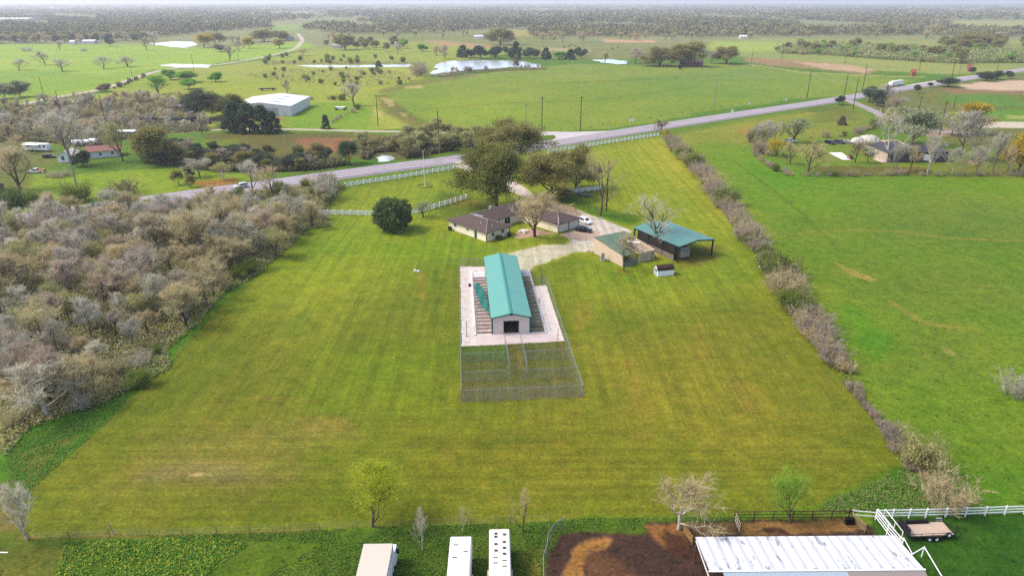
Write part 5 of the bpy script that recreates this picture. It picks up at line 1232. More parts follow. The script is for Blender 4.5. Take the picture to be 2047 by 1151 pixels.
for x, y, wdt, lb in ((3.9, -1.0, 1.0, 'clipped dark hedge bush under the end window of the cream house'), (7.6, -.9, .55, 'small round clipped bush at the patio corner of the cream house'), (-.9, 14.6, .6, 'small dark bush at the far left corner of the cream house')):
    p = H.matrix_world @ Vector((0, 0, 0)); c, s = math.cos(R(43.4)), math.sin(R(43.4))
    plant('ball', (-6.95+c*x-s*y, 175.27+s*x+c*y, 0), 1.25, wdt, 'dgreen', lb, None, 'dark')
T = thing('patio_table', 'white round patio table with chairs between the house wings', 'table', G(1046, 465)); MB().tube((0, 0, .7), (0, 0, .74), .8, n=14).build('tabletop', white, T)
MB().tube((0, 0, 0), (0, 0, .7), .06, .05, 6).tube((0, 0, 0), (0, 0, .05), .35, .3, 10).build('leg', white, T)
for k, (dx_, dy_) in enumerate(((-1.2, .2), (.3, -1.3), (1.3, .4))):
    q = thing('patio_chair', ('white patio chair left of the patio table', 'white patio chair in front of the patio table', 'white patio chair right of the patio table')[k], 'chair', G(1046, 465)+Vector((dx_, dy_, 0)), math.atan2(dy_, dx_)+math.pi/2, 'patio chairs')
    MB().box(-.25, .25, -.25, .25, .4, .45).build('seat', white, q); MB().box(-.25, .25, .22, .27, .45, .95).build('backrest', white, q)
    for sx in (-1, 1):
        for sy in (-1, 1): MB().box(sx*.22-.02, sx*.22+.02, sy*.22-.02, sy*.22+.02, 0, .4).build('leg', white, q)

# ------------------------------------------------------------------ tan shed with the fallen roof
tan = mat('tan_siding', A(208, 186, 160, 1.40), .7, var=.05, ribs='y', ribscale=.8, ribstr=.14, dirt=A(190, 160, 120), dirtamt=.3)
tanx = mat('tan_siding_front', A(200, 180, 152, 1.40), .7, var=.06, ribs='x', ribscale=.8, ribstr=.14, dirt=A(160, 140, 90), dirtamt=.6)
gshed = mat('mossy_green_roof', A(108, 134, 108), .6, var=.22, nscale=.7, ribs='x', ribscale=.9, ribstr=.16, dirt=A(138, 140, 116), dirtamt=.75)
S = thing('collapsed_shed', 'tan metal shed whose green roof has fallen in over bare rafters', 'shed', (27.1, 156.5, 0), R(30.5))
def slopez(y): return 2.7+1.35*min(1, max(0, y/12.0))
MB().prismx([(0, 0), (12, 0), (12, slopez(12)), (0, slopez(0))], 0, .12).build('wall', tan, S)
MB().prismx([(0, 0), (12, 0), (12, slopez(12)), (0, slopez(0))], 10.0, 10.12).build('wall', tan, S)
MB().box(.12, 10, 11.88, 12, 0, slopez(12)-.05).build('wall', tanx, S)
MB().box(5.2, 10, 0, .12, 0, 2.55).build('wall', tanx, S)
MB().add([(.6, -.5, 0), (4.8, -.2, 0), (5.1, .4, 1.5), (.4, .35, 1.1), (.6, -.46, .03), (4.8, -.16, .03), (5.1, .44, 1.53), (.4, .39, 1.13)], [(0, 1, 2, 3), (7, 6, 5, 4), (0, 4, 5, 1), (1, 5, 6, 2), (2, 6, 7, 3), (3, 7, 4, 0)]).build('fallen_panel', gshed, S)
gd = 26; b = MB(); ID = {}
def gone(x, y):
    return (x > 3.0 and y < 5.5+1.3*math.sin(x*1.4) and x > 1.2+.3*y) or (x > 6.2 and 5 < y < 8.4+.6*math.sin(x*3))
for j in range(gd+1):
    for i in range(gd+1):
        x = i*10.3/gd-.1; y = j*12.4/gd-.2; sag = -.5*math.exp(-((x-6.5)**2+(y-5.5)**2)/9)
        ID[(i, j)] = len(b.v); b.v.append((x, y, slopez(y)+.08+sag+.03*math.sin(x*2+y)))
for j in range(gd):
    for i in range(gd):
        x = (i+.5)*10.3/gd; y = (j+.5)*12.4/gd
        if not gone(x, y): b.f.append((ID[(i, j)], ID[(i+1, j)], ID[(i+1, j+1)], ID[(i, j+1)]))
b.build('roof', gshed, S)
b = MB()
for y in np.arange(.6, 12, 1.1): b.tube((.1, y, slopez(y)-.1), (10, y+.2*math.sin(y*9), slopez(y)-.12-.25*abs(math.sin(y*4))), .06, n=4)
for x in (2.5, 5, 7.5): b.tube((x, 0, slopez(0)-.22), (x, 12, slopez(12)-.22), .08, n=4)
b.build('rafter', mat('old_rafter', A(210, 190, 176, 1.2), .9, var=.25), S)
b = MB()
r3 = random.Random(3)
for k in range(46):
    p = Vector((r3.uniform(.6, 9.4), r3.uniform(.4, 9), r3.uniform(.1, 1.2))); d = Vector((r3.gauss(0, 1), r3.gauss(0, 1), r3.gauss(0, .35))).normalized()*r3.uniform(.6, 2.0); q = p+d
    q.x = min(9.7, max(.3, q.x)); q.y = min(11.5, max(.2, q.y)); q.z = max(.05, q.z); b.tube(p, q, r3.uniform(.04, .1), n=4)
b.build('debris', mat('debris', A(84, 66, 60), .9, var=.4, nscale=2), S)
o = MB().slab([(6.3, 6.4, 3.55), (8.8, 4.4, 3.3), (9.2, 4.8, 3.38), (6.7, 6.9, 3.62)], .05).build('loose_panel', white, S)
for (px, pb, lb, r, h) in ((1204, 521, 'grey metal tank standing at the tan wall of the shed', .45, 2.0),):
    q = thing('metal_tank', lb, 'tank', G(px, pb)); MB().tube((0, 0, .12), (0, 0, h), r, n=14).tube((0, 0, h), (0, 0, h+.2), r, .12, 14).build('barrel', galv, q); MB().box(-.5, .5, -.5, .5, 0, .12).build('base', con, q); MB().box(.2, .6, -.6, -.3, .1, 1.2).build('pump', mat('pale_pump', A(220, 226, 226), .6), q)
# ------------------------------------------------------------------ green carport
gcar = mat('carport_roof', A(104, 156, 148), .45, var=.08, nscale=.35, ribs='x', ribscale=.75, ribstr=.12, dirt=A(120, 176, 164), dirtamt=.45)
C_ = thing('carport', 'open carport with a weathered green metal roof on dark posts', 'carport', (41.2, 159.3, 0), R(29.2))
cw, cL, cz, cr_ = 11.6, 17.4, 4.3, 5.1
b = MB()
for s in (0, 1):
    P = [(cw/2, -.3, cr_), (s*(cw+.4)-.2, -.3, cz), (s*(cw+.4)-.2, cL+.3, cz), (cw/2, cL+.3, cr_)]
    b.slab(P[::(-1 if s else 1)], .06)
b.build('roof', gcar, C_)
for x in (.1, cw-.1):
    for y in (.1, cL/3, 2*cL/3, cL-.1):
        if x > 1 and 2 < y < cL-2: continue
        MB().box(x-.15, x+.15, y-.15, y+.15, 0, cz-.1).build('post', dark, C_)
b = MB().box(-.05, .2, -.2, cL+.2, cz-.38, cz-.08).box(cw-.2, cw+.05, -.2, cL+.2, cz-.38, cz-.08)
for y in (-.15, cL/3, 2*cL/3, cL): b.prism([(0, cz-.42), (cw/2, cr_-.42), (cw, cz-.42), (cw, cz-.09), (cw/2, cr_-.09), (0, cz-.09)][::-1], y, y+.14)
b.build('beam', dark, C_)
MB().box(-.05, .05, 1.5, 16, 0, 1.5).build('side_panel', mat('grey_boards', A(150, 136, 122), .9, var=.2, nscale=2), C_)
MB().box(.06, .12, 1.5, 16, 1.5, 3.9).build('shade_curtain', mat('shade_cloth', A(52, 46, 44), .9), C_)

def place_local(par_loc, rot, x, y):
    c, s = math.cos(rot), math.sin(rot); return (par_loc[0]+c*x-s*y, par_loc[1]+s*x+c*y, 0)
# ------------------------------------------------------------------ wheels, cars, trucks, trailers
def wheel(parent, x, y, r=.33, w=.22, n=14):
    wh = MB().tube((x, y-w/2, r), (x, y+w/2, r), r, n=n).build('wheel', rubber, parent)
    MB().tube((x, y-w/2-.01, r), (x, y+w/2+.01, r), r*.58, n=10).build('rim', chrome, wh); return wh
def carpaint(c, name): return mat(name, c, .25, metal=.1, var=.02)
def car(name, label, cat, loc, rot, col, kind='suv', L=4.7, W=1.85, group=None):
    e = thing(name, label, cat, loc, rot, group)
    paint_ = carpaint(A(*col, 1.4), 'car_paint_%d_%d_%d' % col); hw = W/2
    # stations along x: x, bottom, belt, roof, half width at belt, half width at roof
    prof = {'suv': [(-.5, .45, .85, .85, .82, .82), (-.495, .3, 1.0, 1.05, .95, .9), (-.44, .25, 1.02, 1.55, 1, .74), (-.36, .22, 1.0, 1.68, 1, .78), (-.05, .22, .98, 1.7, 1, .78), (.1, .22, .96, 1.62, 1, .76), (.25, .22, .94, 1.0, 1, .8), (.4, .24, .9, .93, .97, .8), (.49, .32, .78, .8, .88, .75), (.5, .4, .6, .62, .82, .7)],
            'sedan': [(-.5, .45, .8, .8, .82, .8), (-.49, .3, .95, .97, .93, .85), (-.38, .24, .95, 1.0, 1, .82), (-.24, .22, .93, 1.38, 1, .68), (-.05, .2, .92, 1.44, 1, .7), (.06, .2, .91, 1.4, 1, .7), (.24, .22, .9, .93, 1, .8), (.4, .24, .82, .84, .96, .8), (.49, .32, .7, .72, .86, .75), (.5, .4, .55, .56, .8, .7)],
            'pickup': [(-.5, .5, 1.05, 1.05, .95, .95), (-.49, .35, 1.1, 1.1, .97, .95), (-.1, .35, 1.1, 1.1, 1, .95), (-.09, .35, 1.1, 1.75, 1, .8), (-.02, .35, 1.1, 1.85, 1, .8), (.12, .35, 1.08, 1.82, 1, .8), (.24, .35, 1.06, 1.12, 1, .85), (.42, .35, 1.0, 1.03, .98, .85), (.49, .4, .9, .92, .9, .8), (.5, .45, .65, .66, .86, .8)]}[kind]
    b = MB(); g = MB()
    for x, zb, ze, zr, wb, wr in prof:
        b.v += [(x*L, -wb*hw, zb), (x*L, -wb*hw, ze), (x*L, -wr*hw, zr), (x*L, wr*hw, zr), (x*L, wb*hw, ze), (x*L, wb*hw, zb)]
    n = len(prof)
    for i in range(n-1):
        for j in range(6): b.f.append((i*6+j, i*6+(j+1) % 6, (i+1)*6+(j+1) % 6, (i+1)*6+j))
    b.f += [tuple(range(5, -1, -1)), tuple(range((n-1)*6, n*6))]
    o = b.build('body', paint_, e); bm = o.data
    if bm.polygons[0].normal.y > 0 or True:
        import bmesh
        q = bmesh.new(); q.from_mesh(bm); bmesh.ops.recalc_face_normals(q, faces=q.faces); q.to_mesh(bm); q.free()
    # windows: quads lifted off the sides, wind-screen and rear
    V = b.v; k0 = [i for i in range(n) if prof[i][3]-prof[i][2] > .3]; a, c = k0[0], k0[-1]
    for i in range(a, c):
        for s, (lo, hi) in ((-1, (1, 2)), (1, (4, 3))):
            q0 = Vector(V[i*6+lo]).lerp(Vector(V[i*6+hi]), .12); q1 = Vector(V[(i+1)*6+lo]).lerp(Vector(V[(i+1)*6+hi]), .12)
            q2 = Vector(V[(i+1)*6+lo]).lerp(Vector(V[(i+1)*6+hi]), .85); q3 = Vector(V[i*6+lo]).lerp(Vector(V[i*6+hi]), .85); of = Vector((0, s*.025, .005))
            m_ = .04; q0.x += m_; q3.x += m_; q1.x -= m_; q2.x -= m_
            g.add([q+of for q in (q0, q1, q2, q3)], [(0, 1, 2, 3)])
    for i, j, s in ((c, c+1, 1), (a-1, a, -1)):
        p = [Vector(V[i*6+2]), Vector(V[j*6+2]), Vector(V[j*6+3]), Vector(V[i*6+3])]; cen = sum(p, Vector())/4; of = Vector((s*.02, 0, .03))
        g.add([cen+(q-cen)*.86+of for q in p], [(0, 1, 2, 3)])
    g.build('window', glass, e)
    if kind == 'pickup': MB().box(-.48*L, -.12*L, -hw*.82, hw*.82, 1.1, 1.115).build('cargo_bed', dark, e)
    for x in (-.31, .31):
        for y in (-1, 1): wheel(e, x*L, y*(hw-.1), .34 if kind != 'pickup' else .4)
    for y in (-1, 1):
        MB().box(.488*L, .503*L, y*hw*.62-.16, y*hw*.62+.16, .6, .74).build('headlight', whitel, e)
        MB().box(-.505*L, -.49*L, y*hw*.74-.12, y*hw*.74+.12, .7, .95).build('taillight', redl, e)
    return e
car('parked_car', 'white sport utility car parked on the gravel beside the garage', 'car', G(1169, 446), R(-52), (240, 242, 246), 'suv')
car('parked_car', 'black sedan with reflections parked in front of the garage', 'car', G(1167, 463), R(-24), (26, 26, 30), 'sedan')
car('driving_car', 'silver white car driving on the highway behind bare trees', 'car', (-94.5, 233.2, .06), R(217), (226, 232, 236), 'suv')
car('driving_pickup', 'black pickup driving on the highway at the far left', 'pickup truck', (-130.5, 208.0, .06), R(215), (28, 28, 32), 'pickup', 6.0, 2.0)
g_ = 'cars parked on the neighbour lawn'
car('parked_pickup', 'silver pickup parked alone beside the vase-shaped tree', 'pickup truck', G(1578, 285), R(-3), (214, 220, 226), 'pickup', 6.2, 2.1)
car('parked_car', 'dark sport car leftmost of the three parked on the neighbour lawn', 'car', G(1659, 288), R(-60), (36, 38, 46), 'suv', 5.0, 2.0, g_)
car('parked_car', 'dark grey car in the middle of the three parked on the neighbour lawn', 'car', G(1678, 287), R(-60), (58, 58, 66), 'suv', 5.0, 2.0, g_)
car('parked_car', 'silver grey car rightmost of the three parked on the neighbour lawn', 'car', G(1696, 286), R(-60), (120, 124, 134), 'sedan', 5.0, 2.0, g_)
e = car('parked_pickup', 'old white pickup with a rusty orange bed near the left edge', 'pickup truck', G(73, 346), R(190), (236, 232, 224), 'pickup', 6.4, 2.1)
MB().box(-3.25, -.55, -1.02, 1.02, .55, 1.3).build('rusty_bed', mat('rusty_orange', A(196, 112, 72), .8, var=.2), e)
car('parked_car', 'dark car in shade in front of the camper', 'car', G(99, 316), R(10), (40, 44, 52), 'suv', 4.6, 1.9)
# highway articulated lorry
Tr = thing('lorry', 'white articulated lorry driving along the highway at the right', 'truck', tuple(G(1782, 174)[:2])+(.06,), R(37.5+180))
wp = carpaint(A(246, 248, 250, 1.4), 'lorry_white')
b = MB().prism([(-15.5, 1.15), (-1.2, 1.15), (-1.2, 4.0), (-1.35, 4.1), (-15.4, 4.1), (-15.5, 4.0)][::-1], -1.3, 1.3); b.build('trailer_box', wp, Tr)
b = MB().prism([(-.9, .6), (4.9, .6), (5.1, 1.2), (4.7, 1.9), (3.2, 2.1), (2.7, 2.9), (1.6, 3.9), (-.9, 4.0)][::-1], -1.2, 1.2); b.build('cab', wp, Tr)
MB().box(2.75, 3.0, -1.05, 1.05, 2.1, 2.85).build('windscreen', glass, Tr)
for s in (-1, 1): MB().box(1.6, 2.5, s*1.21-.01, s*1.21+.01, 2.1, 2.9).build('side_window', glass, Tr)
for x in (-14.2, -13, -.6, .7, 4.1):
    for s in (-1, 1): wheel(Tr, x, s*1.05, .52, .3)
MB().box(-12, -2, -1.05, 1.05, .85, 1.13).build('chassis', dark, Tr); MB().box(5.0, 5.15, -1.1, 1.1, .5, .95).build('bumper', chrome, Tr)
# camper at the left
def boxvehicle(name, label, cat, loc, rot, L, W, H_, m, base=.7, wins=(), group=None, rim=.06):
    e = thing(name, label, cat, loc, rot, group); hw = W/2
    MB().prism([(-L/2, base), (L/2, base), (L/2, base+H_*.6), (L/2-.35, base+H_), (-L/2+.1, base+H_), (-L/2, base+H_-.15)][::-1], -hw, hw).build('body', m, e)
    for x, z, w_, h_ in wins:
        for s in (-1, 1): MB().box(x-w_/2, x+w_/2, s*(hw+.012)-.012, s*(hw+.012)+.012, base+z, base+z+h_).build('window', glass, e)
    for x in (-L*.3, L*.28):
        for s in (-1, 1): wheel(e, x, s*(hw-.16), .42, .26)
    return e
e = boxvehicle('motorhome', 'long white motorhome with an awning parked at the left', 'motorhome', G(76, 302), R(-8), 11.5, 2.6, 2.6, wp, .7, ((-3, 1.3, 1.2, .7), (2.6, 1.3, 1.0, .7), (4.6, 1.2, 1.1, .9)))
MB().box(5.35, 5.5, -1.1, 1.1, 1.9, 2.9).build('windscreen', glass, e); MB().box(-5.2, 2.4, -2.6, -1.3, 2.95, 3.02).build('awning', white, e); MB().box(-1.4, -.6, -.4, .4, 3.3, 3.6).build('roof_unit', white, e)
e = thing('tank_trailer', 'long white tank behind the white cottage', 'tank', G(172, 291), R(8))
MB().tube((-5.4, 0, 1.6), (1.8, 0, 1.6), 1.1, n=16).build('tank', wp, e); MB().tube((2.1, 0, 1.7), (4.6, 0, 1.7), 1.45, n=16).tube((4.6, 0, 1.7), (5.1, 0, 1.7), 1.45, .8, 16).build('tank_end', wp, e); MB().tube((1.8, 0, 1.65), (2.1, 0, 1.65), 1.3, n=16).build('band', dark, e)
for x in (-4, 3.2): MB().box(x-.3, x+.3, -.9, .9, 0, .7).build('cradle', dark, e)
e = boxvehicle('camper', 'small camper with blue window parked under the green carport', 'camper', place_local((41.2, 159.3), R(29.2), 3.3, 4.4), R(29.2-90), 7.2, 2.6, 2.5, mat('tan_camper', A(206, 186, 160), .6, var=.15, dirt=A(160, 140, 110), dirtamt=.5), .6, ((0, 1.2, 1.2, .7),))
MB().box(3.3, 3.62, -1.05, 1.05, 1.9, 2.75).build('front_window', mat('blue_glass', A(120, 170, 176), .2), e)
# ------------------------------------------------------------------ small gambrel garden shed
Q = thing('garden_shed', 'small white barn-shaped garden shed with dark brown gambrel roof', 'shed', (35.6, 151.3, 0), R(14))
gam = [(-1.05, 0), (1.05, 0), (1.05, 1.35), (.82, 2.0), (0, 2.45), (-.82, 2.0), (-1.05, 1.35)]
Q.location = (34.1, 150.9, 0)
MB().prismx(gam, 0, 4.2).build('wall', white, Q)
b = MB()
for (y0, z0), (y1, z1) in zip(gam[2:6], gam[3:7]):
    b.add([(-.1, y0*1.05, z0+.03), (4.3, y0*1.05, z0+.03), (4.3, y1*1.05, z1+.05), (-.1, y1*1.05, z1+.05)], [(0, 1, 2, 3)]); b.add([(-.1, y0*1.09, z0+.09), (4.3, y0*1.09, z0+.09), (4.3, y1*1.09, z1+.11), (-.1, y1*1.09, z1+.11)], [(0, 1, 2, 3)])
b.build('roof', mat('dark_brown_roof', A(64, 40, 38), .8, var=.15, nscale=1.5, dirt=A(110, 86, 80), dirtamt=.5), Q)
for s in (-1, 1):
    d_ = MB().box(-.04, 0, min(s*.04, s*.62), max(s*.04, s*.62), .1, 1.75).build('door', mat('pale_door', A(214, 232, 226), .6), Q)
    MB().box(-.06, -.04, s*.33-.17, s*.33+.17, 1.1, 1.5).build('pane', glass, d_)
b = MB().box(-.05, -.005, -.68, -.62, .05, 1.85).box(-.05, -.005, .62, .68, .05, 1.85).box(-.05, -.005, -.02, .02, .05, 1.85).box(-.05, -.005, -.62, .62, 1.78, 1.85); b.build('trim', mat('teal_shed_trim', A(34, 86, 84), .6), Q)
# white blobs on the lawn
def lump(name, label, cat, px, pb, pieces, m):
    e = MB(); r = random.Random(px)
    for i in range(pieces):
        x = r.uniform(-.9, .9); y = r.uniform(-.4, .4); s = r.uniform(.15, .4)
        e.add([(x-s, y-s*.7, 0), (x+s, y-s*.6, 0), (x+s*.8, y+s*.7, 0), (x-s*.9, y+s*.6, 0), (x-s*.5, y-s*.3, s*1.2), (x+s*.5, y-s*.35, s*1.3), (x+s*.4, y+s*.4, s), (x-s*.4, y+s*.3, s*1.1)], [(3, 2, 1, 0), (4, 5, 6, 7), (0, 1, 5, 4), (1, 2, 6, 5), (2, 3, 7, 6), (3, 0, 4, 7)])
    o = e.build(name, m); o.location = G(px, pb); return tag(o, label, cat)
lump('stone_heap', 'white boat-like object lying on the lawn left of the kennel yard', 'debris', 832, 542, 4, white)
lump('stone_heap', 'pale stones at the foot of the tall bare tree right of the house', 'stones', 1203, 436, 5, mat('pale_stone', A(206, 196, 186), .9))
lump('rubbish_heap', 'white rubbish under the hedgerow in the middle', 'rubbish', 1524, 533, 3, white)
lump('clay_heap', 'orange clay heap beside the highway', 'heap', 425, 368, 9, mat('orange_clay', A(206, 140, 96), .95))
lump('stone_heap', 'pale rubble beside the collapsed shed corner', 'stones', 1178, 504, 6, mat('pale_rubble', A(206, 172, 146), .95))
lump('rubbish_heap', 'reddish rubbish heap on the verge of the highway', 'rubbish', 1597, 222, 9, mat('reddish_rubbish', A(206, 140, 132), .9))
lump('bale_heap', 'brown rubbish beside the left thicket edge', 'rubbish', 557, 512, 7, mat('brown_rubbish', A(150, 110, 96), .95))

# ------------------------------------------------------------------ bottom edge: trailers, barn, gates
e = thing('box_truck', 'cream box truck with ribbed white sides parked behind the back fence', 'truck', (-14.9, 54.9, 0), R(1.2))
cb = mat('cream_roof', A(232, 220, 204), .6, var=.03)
L0, L1 = -8.5, 4.6
MB().box(-1.58, 1.58, L0, L1, .95, 3.85).build('box', mat('pale_side', A(226, 232, 240), .6, var=.03, ribs='y', ribscale=1.2, ribstr=.3), e)
MB().box(-1.62, 1.62, L0-.03, L1+.03, 3.86, 4.0).build('roof', cb, e)
for y in np.arange(L0+.5, L1, .95): MB().box(1.58, 1.66, y, y+.3, 1.0, 3.8).build('side_rib', white, e)
MB().box(-1.1, 1.1, L0, 5.6, .55, .93).build('chassis', dark, e)
b = MB().prismx([(4.75, .6), (6.3, .6), (6.5, 1.4), (6.1, 2.5), (4.75, 2.75)], -.1, 1.75); b.build('cab', wp, e)
MB().box(.05, 1.6, 6.15, 6.35, 1.55, 2.35).build('windscreen', glass, e); MB().box(1.76, 2.05, 5.5, 5.75, 1.7, 2.2).build('mirror', dark, e)
for y in (-6.5, -5.2, 5.3):
    for s in (-1, 1):
        MB().tube((s*1.3-.14, y, .5), (s*1.3+.14, y, .5), .5, n=14).build('wheel', rubber, e)
def horse_trailer(label, loc, rot, W, L, vents, slots, smudge, col):
    e = thing('livestock_trailer', label, 'trailer', loc, rot, 'white trailers parked side by side'); hw = W/2
    m = mat('trailer_roof_%d' % int(col[2]), A(*col, 1.1), .45, var=.03, nscale=.6, dirt=A(176, 172, 170), dirtamt=.25 if smudge else .08)
    prof = [(-hw, .7), (hw, .7), (hw, 3.1), (hw-.12, 3.28), (-hw+.12, 3.28), (-hw, 3.1)]
    MB().prism(prof[::-1], -L, 0).build('body', m, e)
    for x, y in vents:
        v = MB().box(x-.17, x+.17, y-.12, y+.12, 3.28, 3.38).build('roof_vent', mat('vent_lid', A(120, 112, 108), .6), e)
        MB().box(x-.14, x+.14, y-.09, y+.05, 3.38, 3.40).build('vent_mesh', dark, v)
    for x, y in slots: MB().box(x-.24, x+.24, y-.03, y+.03, 3.28, 3.35).build('roof_slot', dark, e)
    for s in (-1, 1):
        MB().box(s*hw if s > 0 else -hw-.22, hw+.22 if s > 0 else -hw, -L*.62, -L*.34, .55, 1.15).build('fender', mat('tan_fender', A(220, 206, 190), .6), e)
        for y in (-L*.42, -L*.54): MB().tube((s*(hw+.02)-.12, y, .38), (s*(hw+.02)+.12, y, .38), .38, n=14).build('wheel', rubber, e)
    MB().box(-hw+.1, hw-.1, .0, .05, .9, 3.0).build('front_panel', white, e); MB().tube((0, 0, .7), (0, 1.2, .6), .07, n=6).build('drawbar', dark, e)
    return e
horse_trailer('left white trailer with three small roof slots and a grey smudge', (-5.85, 61.4, 0), R(1.0), 2.5, 10.5, (), ((-.55, -1.3), (.62, -2.3), (-.55, -3.2)), True, (246, 246, 252))
horse_trailer('right white trailer with two rows of dark roof vents', (-1.45, 62.6, 0), R(1.5), 2.42, 12, [(-.45, -.75), (-.45, -1.25), (.55, -.9), (-.45, -2.4), (.5, -2.1), (-.45, -3.4), (.5, -3.0), (.5, -3.9)], ((-.5, -4.4), (-.5, -5.2), (.5, -4.9), (.5, -5.7)), False, (250, 240, 230))
# big white metal barn at the lower right
galr = mat('barn_sheet', A(240, 242, 250, 1.1), .4, var=.05, nscale=.25, ribs='x', ribscale=.30, ribstr=.10)
m_, t_, bs_ = newmat('stained_white_roof'); bs_.inputs['Roughness'].default_value = .45
v_ = objvec(t_); wv = t_.nodes.new('ShaderNodeTexWave'); wv.bands_direction = 'X'; wv.inputs['Scale'].default_value = .27; t_.links.new(v_, wv.inputs[0])
st = ramp(t_, noise(t_, 1.0, 6, .72, objvec(t_, (1.6, .42, 1), (0, 0, 0))), [(.565, 0), (.62, .85)])
c_ = mixc(t_, ramp(t_, wv.outputs['Fac'], [(.0, 0), (.6, 1)]), A(214, 217, 226, 1.0), A(246, 246, 250, 1.1)); c_ = mixc(t_, st, c_, A(140, 140, 148)); t_.links.new(c_, bs_.inputs['Base Color'])
bw_ = t_.nodes.new('ShaderNodeBump'); bw_.inputs['Strength'].default_value = .4; bw_.inputs['Distance'].default_value = .05; t_.links.new(wv.outputs['Fac'], bw_.inputs['Height']); t_.links.new(bw_.outputs[0], bs_.inputs['Normal'])
BR = thing('metal_barn', 'wide white metal-roofed barn cut by the bottom edge of the frame', 'barn', (20.9, 60.9, 0), R(.6))
bL = 22.9
def zr(y): return 3.6+(-y)*.13
P = [(0, 0, 3.7), (bL, 0, 3.7), (bL, -5.7, 4.35), (0, -5.7, 4.35)]
b = MB().slab([P[0], P[3], P[2], P[1]], .06); ro = b.build('roof', m_, BR)
MB().box(-.1, bL+.1, -5.85, -5.68, 4.30, 4.42).build('ridge_cap', white, ro)
MB().slab([(1.4, -5.86, 4.28), (1.4, -11, 3.5), (14.6, -11, 3.5), (14.6, -5.86, 4.28)], .06).build('roof', mat('blue_grey_sheet', A(186, 202, 216), .5, var=.04, ribs='x', ribscale=1.05, ribstr=.2), BR)
MB().slab([(14.62, -5.86, 4.28), (14.62, -11, 3.3), (bL-.3, -11, 3.3), (bL, -5.86, 4.28)], .06).build('roof', mat('brown_grey_sheet', A(168, 156, 150), .6, var=.06, ribs='x', ribscale=1.05, ribstr=.2), BR)
for x in np.arange(.2, bL, 3.75):
    MB().box(x-.08, x+.08, -.25, -.1, 0, 3.62).build('post', mat('rust_post', A(120, 84, 64), .9), BR); MB().box(x-.08, x+.08, -5.6, -5.45, 0, 4.1).build('post', MATS['rust_post'], BR)
MB().box(.0, bL, -.14, -.02, 3.38, 3.60).build('eave_beam', MATS['rust_post'], BR)
MB().box(.05, .12, -5.6, -.2, 3.2, 3.4).box(.3, bL-.3, -10.4, -10.3, 0, 3.3).build('back_wall', whitem, BR)
# dark and white gates round the feed lot
pipeb = mat('brown_pipe', A(104, 74, 62), .8, var=.15); pipew = mat('white_pipe', A(250, 250, 250, 1.5), .5, var=.02); pipey = mat('yellow_pipe', A(196, 156, 78), .7, var=.15); palewood = mat('pale_wood', A(214, 200, 180), .8, var=.1)
def rails(name, label, pts, m, heights, hp, step, rr=.055, pr=.065, group=None, cat='fence', square=False, world=False):
    P = [Vector((p[0], p[1], 0)) for p in pts] if world else [G(*p) for p in pts]; O = P[0]
    e = thing(name, label, cat, O, 0, group)
    for z in heights:
        b = MB()
        for a, c in zip(P[:-1], P[1:]):
            a = a-O+Vector((0, 0, z)); c = c-O+Vector((0, 0, z))
            if square:
                d = (c-a).normalized(); n = Vector((-d.y, d.x, 0))*.03; u = Vector((0, 0, rr))
                b.add([a-n-u, c-n-u, c+n-u, a+n-u, a-n+u, c-n+u, c+n+u, a+n+u], [(3, 2, 1, 0), (4, 5, 6, 7), (0, 1, 5, 4), (1, 2, 6, 5), (2, 3, 7, 6), (3, 0, 4, 7)])
            else: b.tube(a, c, rr, n=6)
        b.build('rail', m, e)
    proto_ = None; cap_ = None
    for k, (a, c) in enumerate(zip(P[:-1], P[1:])):
        L = (c-a).length; n = max(1, round(L/step)); an = math.atan2(c.y-a.y, c.x-a.x)
        for i in range(0 if k == 0 else 1, n+1):
            if proto_ is None:
                pb_ = MB().box(-pr, pr, -pr, pr, 0, hp) if square else MB().tube((0, 0, 0), (0, 0, hp), pr, n=7)
                if square: pb_.add([(-pr*1.3, -pr*1.3, hp), (pr*1.3, -pr*1.3, hp), (pr*1.3, pr*1.3, hp), (-pr*1.3, pr*1.3, hp), (0, 0, hp+.06)], [(3, 2, 1, 0), (0, 1, 4), (1, 2, 4), (2, 3, 4), (3, 0, 4)])
                o = proto_ = pb_.build('post', m, e)
            else: o = proto_.copy(); COL.objects.link(o); o.parent = e
            o.location = a.lerp(c, i/n)-O; o.rotation_euler = (0, 0, an)
    return e
rails('pipe_fence', 'brown pipe fence along the back of the feed lot', [(1467, 1040), (1700, 1038)], pipeb, (.45, .95, 1.4), 1.5, 2.4)
rails('gate', 'pale wooden gate standing open at the left end of the brown pipe fence', [(1468, 1040), (1478, 1064)], palewood, (.3, .75, 1.3), 1.4, 1.0, .05, .05, cat='gate')
rails('gate', 'yellow pipe gate under the wide bare tree', [(1366, 1064), (1383, 1088)], pipey, (.3, .55, .8, 1.05, 1.3), 1.4, 1.9, .035, .05, cat='gate')
rails('gate', 'rusty panel gate at the right end of the feed lot', [(1700, 1038), (1728, 1064)], mat('tan_pipe', A(176, 150, 110), .8, var=.3), (.3, .6, .9, 1.2), 1.4, 1.2, .05, .05, cat='gate')
rails('rail_fence', 'white three-rail fence behind the utility trailer at the lower right', [(1750, 1036), (1850, 1034), (2047, 1027), (2300, 1018)], pipew, (.42, .85, 1.28), 1.42, 2.45, .07, .07, square=True)
rails('rail_fence', 'short white two-rail fence joining the feed lot to the white gate', [(1702, 1034), (1750, 1038)], pipew, (.5, 1.1), 1.2, 2.8, .06, .06, square=True)
rails('pipe_gate', 'white pipe chute running down beside the big white barn roof', [(1750, 1038), (1772, 1068), (1800, 1100)], pipew, (.4, .8, 1.2, 1.6), 1.7, 2.0, .05, .07, cat='gate')
